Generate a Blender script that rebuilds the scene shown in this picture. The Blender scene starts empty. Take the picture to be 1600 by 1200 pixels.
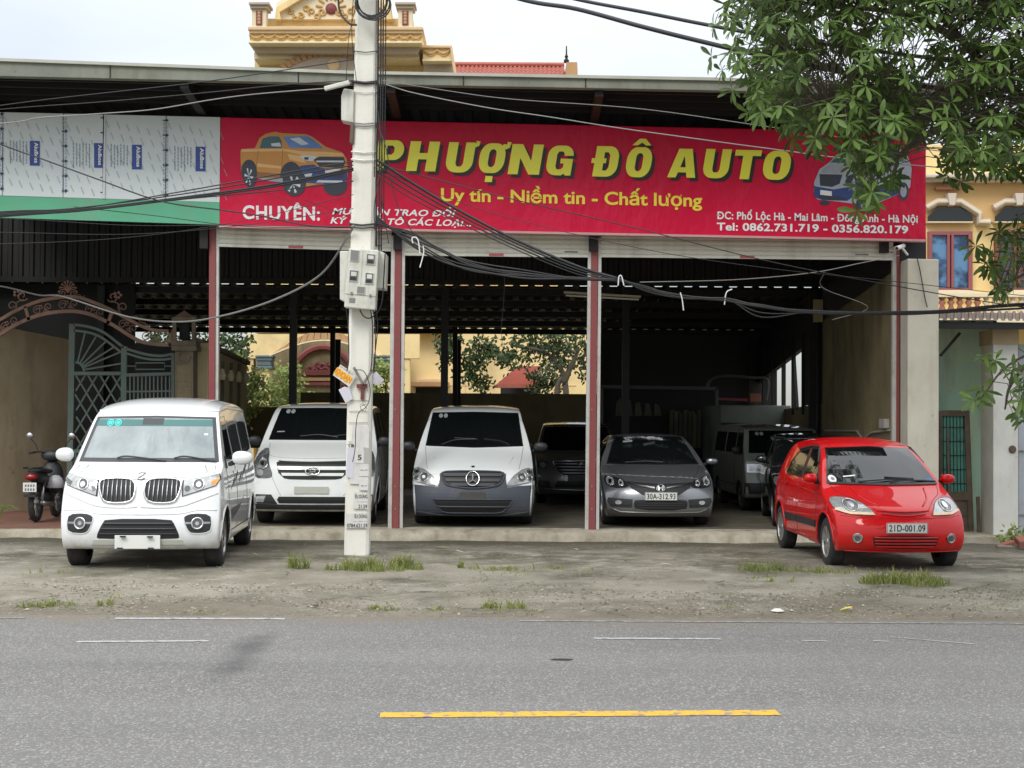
import bpy, bmesh, math, random
from mathutils import Vector, Matrix, noise
from mathutils.bvhtree import BVHTree
R = math.radians
rnd = random.Random(11)
S = bpy.context.scene
COL = S.collection
# ---------------------------------------------------------------- camera
cam_d = bpy.data.cameras.new('camera'); cam = bpy.data.objects.new('camera', cam_d); COL.objects.link(cam)
FP = 2300.0; EYE = 1.70
cam_d.sensor_width = 36; cam_d.lens = FP / 1600 * 36; cam_d.clip_end = 3000
CM = Matrix.Translation((0, 0, EYE)) @ Matrix.Rotation(R(90 + 1.32), 4, 'X') @ Matrix.Rotation(R(0.35), 4, 'Z')
cam.matrix_world = CM
S.camera = cam
# ---------------------------------------------------------------- sky, overcast
w = bpy.data.worlds.new('World'); S.world = w; w.use_nodes = True
nt = w.node_tree; N = nt.nodes; L = nt.links
for n in list(N): N.remove(n)
out = N.new('ShaderNodeOutputWorld')
sky = N.new('ShaderNodeTexSky'); sky.sky_type = 'NISHITA'; sky.sun_disc = False
sky.sun_elevation = R(62); sky.sun_rotation = R(160)
bgs = N.new('ShaderNodeBackground'); bgs.inputs[1].default_value = 0.05; L.new(sky.outputs[0], bgs.inputs[0])
tc = N.new('ShaderNodeTexCoord'); sep = N.new('ShaderNodeSeparateXYZ'); L.new(tc.outputs['Generated'], sep.inputs[0])
mr = N.new('ShaderNodeMapRange'); L.new(sep.outputs[2], mr.inputs[0])          # overcast: zenith about three times the horizon
mr.inputs[1].default_value = 0; mr.inputs[2].default_value = 1; mr.inputs[3].default_value = 0.34; mr.inputs[4].default_value = 2.3
nz = N.new('ShaderNodeTexNoise'); nz.inputs['Scale'].default_value = 2.2; nz.inputs['Detail'].default_value = 5
mp = N.new('ShaderNodeMapping'); mp.inputs['Scale'].default_value = (1, 1, 3.2)
L.new(tc.outputs['Generated'], mp.inputs[0]); L.new(mp.outputs[0], nz.inputs[0])
cr = N.new('ShaderNodeValToRGB'); L.new(nz.outputs[0], cr.inputs[0])
cr.color_ramp.elements[0].position = 0.38; cr.color_ramp.elements[0].color = (0.80, 0.83, 0.85, 1)
cr.color_ramp.elements[1].position = 0.62; cr.color_ramp.elements[1].color = (1.0, 1.0, 0.99, 1)
bgc = N.new('ShaderNodeBackground'); L.new(cr.outputs[0], bgc.inputs[0]); L.new(mr.outputs[0], bgc.inputs[1])
ad = N.new('ShaderNodeAddShader'); L.new(bgs.outputs[0], ad.inputs[0]); L.new(bgc.outputs[0], ad.inputs[1]); L.new(ad.outputs[0], out.inputs[0])
sl = bpy.data.lights.new('sun', 'SUN'); sl.energy = 1.5; sl.angle = R(22); sl.color = (1, 0.97, 0.92)
so = bpy.data.objects.new('sun', sl); COL.objects.link(so)
so.rotation_euler = Vector((0.30, 0.66, -0.72)).to_track_quat('-Z', 'Y').to_euler()
S.view_settings.view_transform = 'Standard'; S.view_settings.look = 'None'; S.view_settings.gamma = 1
S.view_settings.exposure = 0.12; S.view_settings.use_curve_mapping = False
S.cycles.max_bounces = 6

# ---------------------------------------------------------------- helpers
def W(px, py, d):
    v = CM.to_3x3() @ Vector(((px - 800) / FP, (600 - py) / FP, -1.0))
    return Vector((0, 0, EYE)) + v * (d / v.y)
def Gz(px, py, z):
    v = CM.to_3x3() @ Vector(((px - 800) / FP, (600 - py) / FP, -1.0))
    return Vector((0, 0, EYE)) + v * ((z - EYE) / v.z)
MATS = {}
class ND:
    """tiny node helper"""
    def __init__(s, name):
        m = bpy.data.materials.new(name); m.use_nodes = True; s.m = m; s.nt = m.node_tree; s.N = s.nt.nodes; s.L = s.nt.links
        s.b = s.N['Principled BSDF']; s.tc = s.N.new('ShaderNodeTexCoord'); s.co = s.tc.outputs['Object']; MATS[name] = m
    def val(s, sock, v):
        if hasattr(v, 'links') or isinstance(v, bpy.types.NodeSocket): s.L.new(v, sock)
        elif isinstance(v, (tuple, list)) and len(v) == 3 and sock.type == 'RGBA': sock.default_value = (*v, 1)
        else: sock.default_value = v
    def map(s, scale=(1, 1, 1), co=None):
        n = s.N.new('ShaderNodeMapping'); s.L.new(co or s.co, n.inputs[0]); n.inputs['Scale'].default_value = scale; return n.outputs[0]
    def noise(s, scale, detail=4, rough=.55, co=None, lo=None, hi=None, dist=0):
        n = s.N.new('ShaderNodeTexNoise'); s.L.new(co or s.co, n.inputs['Vector']); n.inputs['Scale'].default_value = scale
        n.inputs['Detail'].default_value = detail; n.inputs['Roughness'].default_value = rough; n.inputs['Distortion'].default_value = dist
        o = n.outputs[0]
        return s.rng(o, lo, hi) if lo is not None else o
    def voro(s, scale, co=None, feat='F1', out='Distance'):
        n = s.N.new('ShaderNodeTexVoronoi'); s.L.new(co or s.co, n.inputs['Vector']); n.inputs['Scale'].default_value = scale; n.feature = feat
        return n.outputs[out]
    def rng(s, v, lo, hi, a=0, b=1):
        n = s.N.new('ShaderNodeMapRange'); s.L.new(v, n.inputs[0]); n.inputs[1].default_value = lo; n.inputs[2].default_value = hi
        n.inputs[3].default_value = a; n.inputs[4].default_value = b; return n.outputs[0]
    def mix(s, f, a, b, mode='MIX'):
        n = s.N.new('ShaderNodeMix'); n.data_type = 'RGBA'; n.blend_type = mode
        s.val(n.inputs[0], f); s.val(n.inputs[6], a); s.val(n.inputs[7], b); return n.outputs[2]
    def math(s, op, a, b=0.0):
        n = s.N.new('ShaderNodeMath'); n.operation = op; s.val(n.inputs[0], a); s.val(n.inputs[1], b); return n.outputs[0]
    def xyz(s):
        n = s.N.new('ShaderNodeSeparateXYZ'); s.L.new(s.co, n.inputs[0]); return n.outputs
    def bump(s, h, strength=.3, dist=.01):
        n = s.N.new('ShaderNodeBump'); s.L.new(h, n.inputs['Height']); n.inputs['Strength'].default_value = strength; n.inputs['Distance'].default_value = dist
        s.L.new(n.outputs[0], s.b.inputs['Normal'])
    def set(s, **k):
        for a, v in k.items(): s.val(s.b.inputs[a.replace('_', ' ')], v)
        return s.m
def hexc(h, k=1.0):
    o = []
    for i in (0, 2, 4):
        c = int(h[i:i+2], 16) / 255; o.append((c / 12.92 if c <= .04045 else ((c + .055) / 1.055) ** 2.4) * k)
    return tuple(o)
def M(name, col, rough=.5, metal=0, var=.12, vs=3, dirt=None, da=.3, ds=1.5, bump=0, bs=30, coat=0, spec=None, streak=0):
    if name in MATS: return MATS[name]
    n = ND(name); c = col
    if var:
        c = n.mix(n.noise(vs, 5), tuple(x * (1 - var) for x in col), tuple(min(1, x * (1 + var)) for x in col))
    if dirt:
        f = n.noise(ds, 8, .65, lo=.62 - da * .5, hi=.72)
        if streak:
            f = n.math('MAXIMUM', f, n.noise(ds * 2, 5, .6, co=n.map((3, 3, .22)), lo=.5, hi=.8))
        c = n.mix(n.math('MULTIPLY', f, min(1, da * 2)), c, dirt)
    n.set(Base_Color=c, Roughness=rough, Metallic=metal)
    if coat: n.set(Coat_Weight=coat, Coat_Roughness=.03)
    if spec is not None: n.set(Specular_IOR_Level=spec)
    if bump: n.bump(n.noise(bs, 6), bump, .02)
    return n.m
# mesh builder
class MB:
    def __init__(s): s.v = []; s.f = []; s.mi = []; s.c = 0
    def add(s, vs, fs):
        o = len(s.v); s.v += [tuple(v) for v in vs]; s.f += [tuple(i + o for i in f) for f in fs]; s.mi += [s.c] * len(fs); return s
    def box(s, x0, x1, y0, y1, z0, z1):
        return s.add([(x0,y0,z0),(x1,y0,z0),(x1,y1,z0),(x0,y1,z0),(x0,y0,z1),(x1,y0,z1),(x1,y1,z1),(x0,y1,z1)],
                     [(0,3,2,1),(4,5,6,7),(0,1,5,4),(1,2,6,5),(2,3,7,6),(3,0,4,7)])
    def bar(s, a, b, wx, wy, up=(0, 0, 1)):
        a = Vector(a); b = Vector(b); t = (b - a).normalized(); u = Vector(up)
        if abs(t.dot(u)) > .95: u = Vector((0, 1, 0))
        x = t.cross(u).normalized() * wx / 2; y = x.cross(t).normalized() * wy / 2
        vs = [p + sx * x + sy * y for p in (a, b) for sx, sy in ((-1,-1),(1,-1),(1,1),(-1,1))]
        return s.add(vs, [(0,3,2,1),(4,5,6,7),(0,1,5,4),(1,2,6,5),(2,3,7,6),(3,0,4,7)])
    def tube(s, pts, r, n=6, closed=False, cap=True):
        pts = [Vector(p) for p in pts]; k = len(pts); base = len(s.v); ref = None; vs = []; fs = []
        for i, p in enumerate(pts):
            if closed: t = pts[(i + 1) % k] - pts[i - 1]
            else: t = pts[min(i + 1, k - 1)] - pts[max(i - 1, 0)]
            t = t.normalized() if t.length > 1e-9 else Vector((0, 0, 1))
            if ref is None: ref = t.orthogonal().normalized()
            ref = (ref - t * ref.dot(t)); ref = ref.normalized() if ref.length > 1e-6 else t.orthogonal().normalized()
            b = t.cross(ref); rr = r[i] if isinstance(r, (list, tuple)) else r
            vs += [p + (ref * math.cos(q) + b * math.sin(q)) * rr for q in [2 * math.pi * j / n for j in range(n)]]
        rng = range(k if closed else k - 1)
        for i in rng:
            a = i * n; c = ((i + 1) % k) * n
            for j in range(n): fs.append((a + j, a + (j + 1) % n, c + (j + 1) % n, c + j))
        if cap and not closed: fs += [tuple(range(n))[::-1], tuple(range((k - 1) * n, k * n))]
        return s.add(vs, fs)
    def lathe(s, prof, o=(0, 0, 0), axis='z', n=24):
        o = Vector(o); vs = []; fs = []
        for r, h in prof:
            for j in range(n):
                q = 2 * math.pi * j / n; a, b = r * math.cos(q), r * math.sin(q)
                vs.append(o + (Vector((a, b, h)) if axis == 'z' else Vector((h, a, b)) if axis == 'x' else Vector((a, h, b))))
        for i in range(len(prof) - 1):
            for j in range(n): fs.append((i*n+j, i*n+(j+1) % n, (i+1)*n+(j+1) % n, (i+1)*n+j))
        return s.add(vs, fs)
    def prism(s, poly, off):
        n = len(poly); off = Vector(off); a = [Vector(p) for p in poly]
        return s.add(a + [p + off for p in a], [tuple(range(n)), tuple(range(2 * n - 1, n - 1, -1))] + [(i, i + n, (i + 1) % n + n, (i + 1) % n) for i in range(n)])
    def px(s, poly, d, t):
        """prism from a pixel outline on the plane at distance d, going back by t"""
        return s.prism([W(x, y, d) for x, y in poly], (0, t, 0))
    def pxr(s, x0, y0, x1, y1, d, t): return s.px([(x0, y1), (x1, y1), (x1, y0), (x0, y0)], d, t)
    def mesh(s, name, org=(0, 0, 0), smooth=False):
        o = Vector(org); me = bpy.data.meshes.new(name); me.from_pydata([tuple(Vector(v) - o) for v in s.v], [], s.f)
        if any(s.mi): me.polygons.foreach_set('material_index', s.mi)
        bm = bmesh.new(); bm.from_mesh(me); bmesh.ops.recalc_face_normals(bm, faces=bm.faces); bm.to_mesh(me); bm.free()
        if smooth: me.polygons.foreach_set('use_smooth', [True] * len(me.polygons))
        me.update(); return me
ORG = {}
def tag(o, label=None, cat=None, group=None, kind=None):
    if label: o['label'] = label
    if cat: o['category'] = cat
    if group: o['group'] = group
    if kind: o['kind'] = kind
    return o
def thing(name, label, cat, loc=(0, 0, 0), rz=0, group=None, local=False):
    o = bpy.data.objects.new(name, None); COL.objects.link(o); o.location = loc; o.rotation_euler = (0, 0, rz); o.empty_display_size = .2
    ORG[o.name] = Vector((0, 0, 0)) if local else Vector(loc); return tag(o, label, cat, group)
def link(name, me, mat, parent=None, label=None, bevel=0, auto=None):
    o = bpy.data.objects.new(name, me); COL.objects.link(o)
    if mat is not None and len(me.materials) == 0:
        for m in (mat if isinstance(mat, (list, tuple)) else [mat]): me.materials.append(m)
    if parent: o.parent = parent; ORG[o.name] = ORG.get(parent.name, Vector((0, 0, 0)))
    if label: o['label'] = label
    if bevel:
        b = o.modifiers.new('bevel', 'BEVEL'); b.width = bevel; b.segments = 2; b.limit_method = 'ANGLE'; b.angle_limit = R(40)
    return o
def part(mb, name, mat, parent, smooth=False, bevel=0, label=None):
    return link(name, mb.mesh(name, ORG.get(parent.name, (0, 0, 0)), smooth), mat, parent, label, bevel)
def single(mb, name, mat, label, cat, group=None, smooth=False, bevel=0, kind=None):
    xs = [v[0] for v in mb.v]; ys = [v[1] for v in mb.v]; zs = [v[2] for v in mb.v]
    o = Vector(((min(xs) + max(xs)) / 2, (min(ys) + max(ys)) / 2, min(zs)))
    ob = link(name, mb.mesh(name, o, smooth), mat, None, None, bevel); ob.location = o; ORG[ob.name] = o
    return tag(ob, label, cat, group, kind)
def struct(mb, name, mat, smooth=False): return tag(link(name, mb.mesh(name, (0, 0, 0), smooth), mat), kind='structure')
def stuff(mb, name, mat, label, cat): return tag(link(name, mb.mesh(name), mat), label, cat, kind='stuff')
def smooth_path(p, n=6):
    p = [Vector(q) for q in p]
    if len(p) < 3: return p
    q = [p[0] * 2 - p[1]] + p + [p[-1] * 2 - p[-2]]; o = []
    for i in range(1, len(q) - 2):
        for k in range(n):
            t = k / n; a, b, c, d = q[i-1], q[i], q[i+1], q[i+2]
            o.append(.5 * ((2*b) + (c-a)*t + (2*a-5*b+4*c-d)*t*t + (3*b-a-3*c+d)*t**3))
    return o + [p[-1]]
def chaikin(p, k=2):
    for _ in range(k):
        o = []
        for i in range(len(p)):
            a, b = p[i], p[(i + 1) % len(p)]
            o += [(a[0]*.75+b[0]*.25, a[1]*.75+b[1]*.25), (a[0]*.25+b[0]*.75, a[1]*.25+b[1]*.75)]
        p = o
    return p
# flat shapes (lettering, print): curve fill so that holes work
def fill(contours):
    cu = bpy.data.curves.new('tmp', 'CURVE'); cu.dimensions = '2D'; cu.fill_mode = 'BOTH'
    for c in contours:
        sp = cu.splines.new('POLY'); sp.points.add(len(c) - 1); sp.use_cyclic_u = True
        for i, p in enumerate(c): sp.points[i].co = (p[0], p[1], 0, 1)
    ob = bpy.data.objects.new('tmp', cu); me = bpy.data.meshes.new_from_object(ob)
    vs = [tuple(v.co) for v in me.vertices]; fs = [tuple(p.vertices) for p in me.polygons]
    bpy.data.objects.remove(ob); bpy.data.curves.remove(cu); bpy.data.meshes.remove(me); return vs, fs
def textshape(s, bold=0.0, space=1.0, shear=0.0):
    cu = bpy.data.curves.new('tmp', 'FONT'); cu.body = s; cu.size = 1; cu.offset = bold; cu.space_character = space; cu.shear = shear; cu.resolution_u = 4; cu.fill_mode = 'FRONT'
    ob = bpy.data.objects.new('tmp', cu); me = bpy.data.meshes.new_from_object(ob)
    vs = [tuple(v.co) for v in me.vertices]; fs = [tuple(p.vertices) for p in me.polygons]
    bpy.data.objects.remove(ob); bpy.data.curves.remove(cu); bpy.data.meshes.remove(me); return vs, fs
CAP = .70
def flat(vs, fs, fn, mb=None):
    mb = mb or MB(); mb.add([fn(v[0], v[1]) for v in vs], fs); return mb
_TS = textshape
def _ext(s, *a):
    v = _TS(s, *a)[0]; return (min(p[0] for p in v), max(p[0] for p in v)) if v else (0, 0)
def textshape(s, bold=0.0, space=1.0, shear=0.0):
    if 'Đ' not in s: return _TS(s, bold, space, shear)
    t = s.replace('Đ', 'D'); vs, fs = _TS(t, bold, space, shear); vs = list(vs); fs = list(fs); d0, d1 = _ext('D', bold, space)
    for i, ch in enumerate(s):
        if ch == 'Đ':
            e0, e1 = _ext(t[:i + 1], bold, space); xl = e1 - (d1 - d0); o = len(vs); q = .33 * shear
            vs += [(xl - .07 + q, .30, 0), (xl + .30 + q, .30, 0), (xl + .30 + q, .385, 0), (xl - .07 + q, .385, 0)]; fs.append((o, o + 1, o + 2, o + 3))
    return vs, fs
def text_px(s, x0, yb0, x1, yb1, cap, d, bold=0, space=1, shear=0, mb=None):
    """text with its baseline from (x0,yb0) to (x1,yb1) px and cap height in px, on the plane at distance d"""
    vs, fs = textshape(s, bold, space, shear); a = min(v[0] for v in vs); b = max(v[0] for v in vs)
    return flat(vs, fs, lambda u, v: W(x0 + (x1-x0)*(u-a)/(b-a), yb0 + (yb1-yb0)*(u-a)/(b-a) - v / CAP * cap, d), mb)
def shape_px(contours, d, mb=None):
    vs, fs = fill(contours); return flat(vs, fs, lambda u, v: W(u, v, d), mb)
def copy_tree(o, parent=None):
    c = o.copy(); COL.objects.link(c)
    if parent: c.parent = parent
    for ch in list(o.children): copy_tree(ch, c)
    return c

# ---------------------------------------------------------------- materials
def mk_asphalt():
    n = ND('asphalt'); c1 = n.noise(130, 3, .7, lo=.3, hi=.7); v = n.voro(140); big = n.noise(.35, 5, lo=.35, hi=.7)
    fine = n.noise(230, 2, .7, lo=.35, hi=.68)
    base = n.mix(big, (.142, .137, .129), (.182, .176, .166)); c = n.mix(n.math('MULTIPLY', c1, .75), base, (.075, .074, .072))
    st = n.rng(n.voro(95, out='Color'), .6, .95); c = n.mix(n.math('MULTIPLY', st, .85), c, (.45, .435, .41)); c = n.mix(n.math('MULTIPLY', fine, .35), c, (.29, .28, .265))
    x = n.xyz(); tr = n.noise(1.2, 6, .6, co=n.map((.12, 1.3, 1)), lo=.45, hi=.75); c = n.mix(n.math('MULTIPLY', tr, .22), c, (.10, .10, .10))
    # oil stain with its own shape
    ct = n.N.new('ShaderNodeVectorMath'); ct.operation = 'DISTANCE'; mpp = n.N.new('ShaderNodeMapping'); n.L.new(n.co, mpp.inputs[0]); mpp.inputs['Scale'].default_value = (3.0, .40, 0)
    mpp.inputs['Rotation'].default_value = (0, 0, R(3)); n.L.new(mpp.outputs[0], ct.inputs[0]); 
    p = Matrix.Rotation(R(3), 3, 'Z') @ Vector((-1.90 * 3.0, 10.6 * .40, 0)); ct.inputs[1].default_value = p
    dd = n.math('ADD', ct.outputs['Value'], n.rng(n.noise(3.2, 5), .2, .8, -.25, .25)); f = n.rng(dd, .56, .12); c = n.mix(n.math('MULTIPLY', f, .62), c, (.055, .055, .055)); wt = n.rng(n.noise(.9, 5, .6, co=n.map((.05, 1.0, 1))), .42, .62); c = n.mix(n.math('MULTIPLY', wt, .22), c, (.24, .235, .225)); c = n.mix(n.math('MULTIPLY', n.rng(n.math('ADD', x[1], n.rng(n.noise(1.6, 7, .7), .25, .75, -.45, .45)), 12.05, 12.6), .75), c, (.20, .165, .12)); sk = n.noise(2.4, 6, .7, co=n.map((.5, 2.5, 1)), lo=.68, hi=.74); c = n.mix(n.math('MULTIPLY', sk, .5), c, (.06, .06, .06))
    n.set(Base_Color=c, Roughness=.93, Specular_IOR_Level=.25); n.bump(n.math('SUBTRACT', v, n.math('MULTIPLY', c1, .6)), .5, .006); return n.m
def mk_apron():
    n = ND('apron'); x = n.xyz(); yy = n.math('ADD', x[1], n.rng(n.noise(.55, 6, .6), .2, .8, -1.2, 1.2))
    m1 = n.noise(.9, 7, .65, lo=.4, hi=.62); c = n.mix(m1, (.290, .265, .208), (.115, .110, .070))
    c = n.mix(n.math('MULTIPLY', n.noise(2.6, 8, .7, lo=.5, hi=.66), .75), c, (.50, .465, .39))
    c = n.mix(n.math('MULTIPLY', n.rng(yy, 17.8, 19.3), .88), c, (.085, .076, .050))
    c = n.mix(n.math('MULTIPLY', n.math('MULTIPLY', n.rng(yy, 16.4, 15.2), n.noise(.8, 5, lo=.38, hi=.6)), .7), c, (.42, .385, .31))
    c = n.mix(n.math('MULTIPLY', n.rng(yy, 13.5, 12.7), .7), c, (.19, .16, .12))
    g = n.noise(70, 3, .7, lo=.35, hi=.7); c = n.mix(n.math('MULTIPLY', g, .45), c, (.11, .10, .075)); s2 = n.rng(n.voro(46, out='Color'), .72, .9)
    c = n.mix(n.math('MULTIPLY', n.math('MULTIPLY', s2, n.noise(1.4, 5, lo=.42, hi=.6)), .7), c, (.42, .39, .33))
    wv = n.N.new('ShaderNodeVectorMath'); wv.operation = 'ADD'; wn = n.N.new('ShaderNodeTexNoise'); n.L.new(n.co, wn.inputs[0]); wn.inputs['Scale'].default_value = 1.3; wn.inputs['Detail'].default_value = 5; n.L.new(n.map((1, 1.2, 0)), wv.inputs[0]); n.L.new(wn.outputs['Color'], wv.inputs[1]); ck = n.rng(n.voro(.55, co=wv.outputs[0], feat='DISTANCE_TO_EDGE'), .008, .0)
    c = n.mix(n.math('MULTIPLY', ck, n.math('MULTIPLY', n.noise(.5, 3, lo=.46, hi=.56), .8)), c, (.03, .028, .02))
    n.set(Base_Color=c, Roughness=n.rng(yy, 18.6, 20.2, .95, .62), Specular_IOR_Level=.3)
    n.bump(n.math('ADD', n.noise(24, 6, .7), n.math('MULTIPLY', g, .5)), .8, .02); return n.m
def mk_wallconc(name, c0, c1, c2, k=1.0, sc=1.0):
    n = ND(name); st = n.noise(1.7 * sc, 6, .6, co=n.map((1.3, 1.3, .3)), lo=.5, hi=.75); c = n.mix(n.noise(1.1 * sc, 7, .62, lo=.35, hi=.68), c0, c1)
    c = n.mix(n.math('MULTIPLY', st, .55 * k), c, c2); sp = n.noise(9 * sc, 6, .75, lo=.63, hi=.7); c = n.mix(n.math('MULTIPLY', sp, .7 * k), c, tuple(v * .5 for v in c2))
    n.set(Base_Color=c, Roughness=.9, Specular_IOR_Level=.2); n.bump(n.noise(30, 6), .25, .01); return n.m
mk_asphalt(); mk_apron()
mk_wallconc('pillar_conc', (.62, .59, .49), (.50, .47, .38), (.26, .23, .17), 1.0)
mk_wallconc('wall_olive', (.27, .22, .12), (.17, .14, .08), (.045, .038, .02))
mk_wallconc('wall_beige', (.54, .45, .30), (.40, .32, .20), (.18, .14, .08), .9)
mk_wallconc('wall_teal', (.36, .64, .52), (.58, .64, .50), (.15, .14, .09), 1.0)
mk_wallconc('wall_white', (.66, .66, .62), (.52, .52, .47), (.20, .17, .11), .7)
mk_wallconc('pole_conc', (.82, .80, .72), (.70, .68, .60), (.32, .29, .23), .6)
mk_wallconc('fascia', (.26, .265, .22), (.19, .20, .165), (.10, .09, .05), .9, 1.4)
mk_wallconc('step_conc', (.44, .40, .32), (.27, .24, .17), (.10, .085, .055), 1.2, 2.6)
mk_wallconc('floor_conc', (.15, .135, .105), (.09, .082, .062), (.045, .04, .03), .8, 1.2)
M('tile_floor', (.24, .11, .08), .6, var=.2, dirt=(.1, .08, .05), da=.4)
M('red_steel', hexc('8c4544'), .55, var=.18, vs=5, dirt=(.16, .06, .05), da=.35, ds=5, streak=1)
M('rail_alu', (.62, .61, .57), .45, .3, var=.08, dirt=(.3, .28, .22), da=.3, ds=4)
M('shutter', (.78, .76, .66), .45, .15, var=.08, dirt=(.36, .33, .26), da=.3, ds=3)
M('dark_steel', (.018, .017, .017), .6, .3, var=.2)
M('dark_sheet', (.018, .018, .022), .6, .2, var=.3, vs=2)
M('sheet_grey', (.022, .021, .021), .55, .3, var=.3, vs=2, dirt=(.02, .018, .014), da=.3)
M('black', (.012, .012, .013), .5, var=0); M('black_matte', (.02, .02, .02), .9, var=0)
M('cable_black', (.018, .018, .02), .55, var=0); M('cable_grey', (.20, .20, .19), .6, var=0); M('cable_pale', (.26, .26, .25), .6, var=0)
def mk_banner():
    n = ND('banner_red'); x = n.xyz(); c = n.mix(n.noise(.5, 3, lo=.3, hi=.7), (.56, .004, .036), (.64, .008, .055))
    n.set(Base_Color=c, Roughness=.40, Specular_IOR_Level=.25); f = n.noise(1.1, 4, .6, co=n.map((1, 1, .5))); n.bump(n.math('ADD', f, n.math('MULTIPLY', n.noise(6, 3), .08)), .8, .10); return n.m
mk_banner()
M('print_yellow', (.95, .88, .07), .4, var=.04); M('print_gold', (.88, .70, .06), .4, var=.03); M('print_black', (.02, .015, .015), .45, var=0)
M('print_white', (.80, .78, .78), .4, var=.02); M('print_blue', (.03, .07, .30), .4, var=.03)
# ================================================================ the ground, road, floors
def interp(x, pts):
    if x <= pts[0][0]: return pts[0][1]
    for (a, u), (b, v) in zip(pts, pts[1:]):
        if x <= b:
            t = (x - a) / (b - a); return u + (v - u) * t
    return pts[-1][1]
GP = [(12.5, 0.0), (14, .05), (16.5, .06), (18.9, .05), (20.2, -.02), (21.6, -.12)]
def gz(y): return interp(y, GP)
m = MB(); ys = [-900, -40, 3.9, 12.5, 14, 16.5, 18.9, 21.6, 34.6, 60, 1400]; zs = [-.06, -.06, -.06, -.06, .0, .01, -.01, -.2, -.1, -.1, -.1]
for i in range(len(ys) - 1): m.add([(-900, ys[i], zs[i]), (900, ys[i], zs[i]), (900, ys[i+1], zs[i+1]), (-900, ys[i+1], zs[i+1])], [(0, 1, 2, 3)])
M('earth', (.15, .13, .09), .95, var=.3, vs=.8, dirt=(.08, .1, .04), da=.4, ds=.6)
struct(m, 'ground', MATS['earth'])
m = MB(); m.add([(-300, 3.9, .004), (300, 3.9, .004), (300, 12.56, .004), (-300, 12.56, .004)], [(0, 1, 2, 3)])
struct(m, 'road', MATS['asphalt'])
def patchgrid(x0, x1, y0, y1, nx, ny, fz):
    m = MB(); vs = []; fs = []
    for j in range(ny + 1):
        for i in range(nx + 1):
            x = x0 + (x1 - x0) * i / nx; y = y0 + (y1 - y0) * j / ny; vs.append((x, y, fz(x, y)))
    for j in range(ny):
        for i in range(nx): a = j * (nx + 1) + i; fs.append((a, a + 1, a + nx + 2, a + nx + 1))
    m.add(vs, fs); return m
def apz(x, y):
    e = min(1, max(0, (y - 12.5) / .5)); n1 = noise.noise((x * .8, y * .8, 3)); n2 = noise.fractal((x * 3.5, y * 3.5, 1), 1, 2, 4)
    lift = .012 if y > 12.55 else -.02
    return gz(y) + lift * 1 + e * (n1 * .018 + n2 * .010)
def edge_y(x): return 12.50 + .12 * noise.noise((x * .5, 0, 7)) + .06 * noise.noise((x * 3, 0, 2)) + .03 * noise.noise((x * 11, 0, 5))
m = MB(); nx, ny = 560, 120; vs = []; fs = []
for j in range(ny + 1):
    for i in range(nx + 1):
        x = -14 + 28 * i / nx; t = (j / ny) ** 1.25; y0 = edge_y(x); y = y0 + (21.66 - y0) * t; vs.append((x, y, apz(x, y) if j else -.03))
for j in range(ny):
    for i in range(nx): a = j * (nx + 1) + i; fs.append((a, a + 1, a + nx + 2, a + nx + 1))
m.add(vs, fs); struct(m, 'roadside_ground', MATS['apron'], True)
# painted road marks (worn), each a sheet 4 mm above the road
def mk_paint(name, col, lo, under=(.17, .17, .165)):
    n = ND(name); f = n.math('MAXIMUM', n.noise(14, 6, .75, lo=lo, hi=lo + .1), n.rng(n.noise(60, 3), .6, .7, 0, .6))
    n.set(Base_Color=n.mix(f, n.mix(n.noise(6, 4), col, tuple(v * .78 for v in col)), under), Roughness=.85); return n.m
mk_paint('paint_yellow', (.70, .40, .03), .51); mk_paint('paint_white_worn', (.46, .46, .45), .50); mk_paint('paint_white_faint', (.36, .355, .34), .44)
def ribbon(p0, p1, w, z=.008, n=26, seed=0):
    m = MB(); vs = []; p0 = Vector((p0[0], p0[1], z)); p1 = Vector((p1[0], p1[1], z)); t = (p1 - p0).normalized(); s = Vector((-t.y, t.x, 0))
    for i in range(n + 1):
        p = p0 + (p1 - p0) * i / n; e = .04 if i in (0, n) else .014
        vs += [p - s * (w / 2 + noise.noise((i * .9, seed, 1)) * e), p + s * (w / 2 + noise.noise((i * .8, seed, 9)) * e)]
    return m.add(vs, [(2*i, 2*i+2, 2*i+3, 2*i+1) for i in range(n)])
def mark(x0, y0, x1, y1, w, mat, seed):
    a = Gz(x0, y0, .008); b = Gz(x1, y1, .008); o = struct(ribbon(a, b, w, seed=seed), 'lane_marking', MATS[mat]); return o
mark(594, 1117, 1216, 1113, .145, 'paint_yellow', 1)
mark(120, 1002.5, 326, 1001, .07, 'paint_white_worn', 2); mark(928, 997, 1126, 998, .07, 'paint_white_worn', 3)
mark(1253, 1000.5, 1293, 1001.5, .035, 'paint_white_worn', 4); mark(1364, 1001, 1389, 1002, .035, 'paint_white_worn', 5)
mark(1390, 995, 1527, 1006.5, .03, 'paint_white_worn', 6)
mark(180, 966, 445, 966.5, .09, 'paint_white_worn', 7); mark(810, 969.5, 1600, 974, .06, 'paint_white_faint', 8); mark(-900, 962, 40, 965, .06, 'paint_white_faint', 9)
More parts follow.
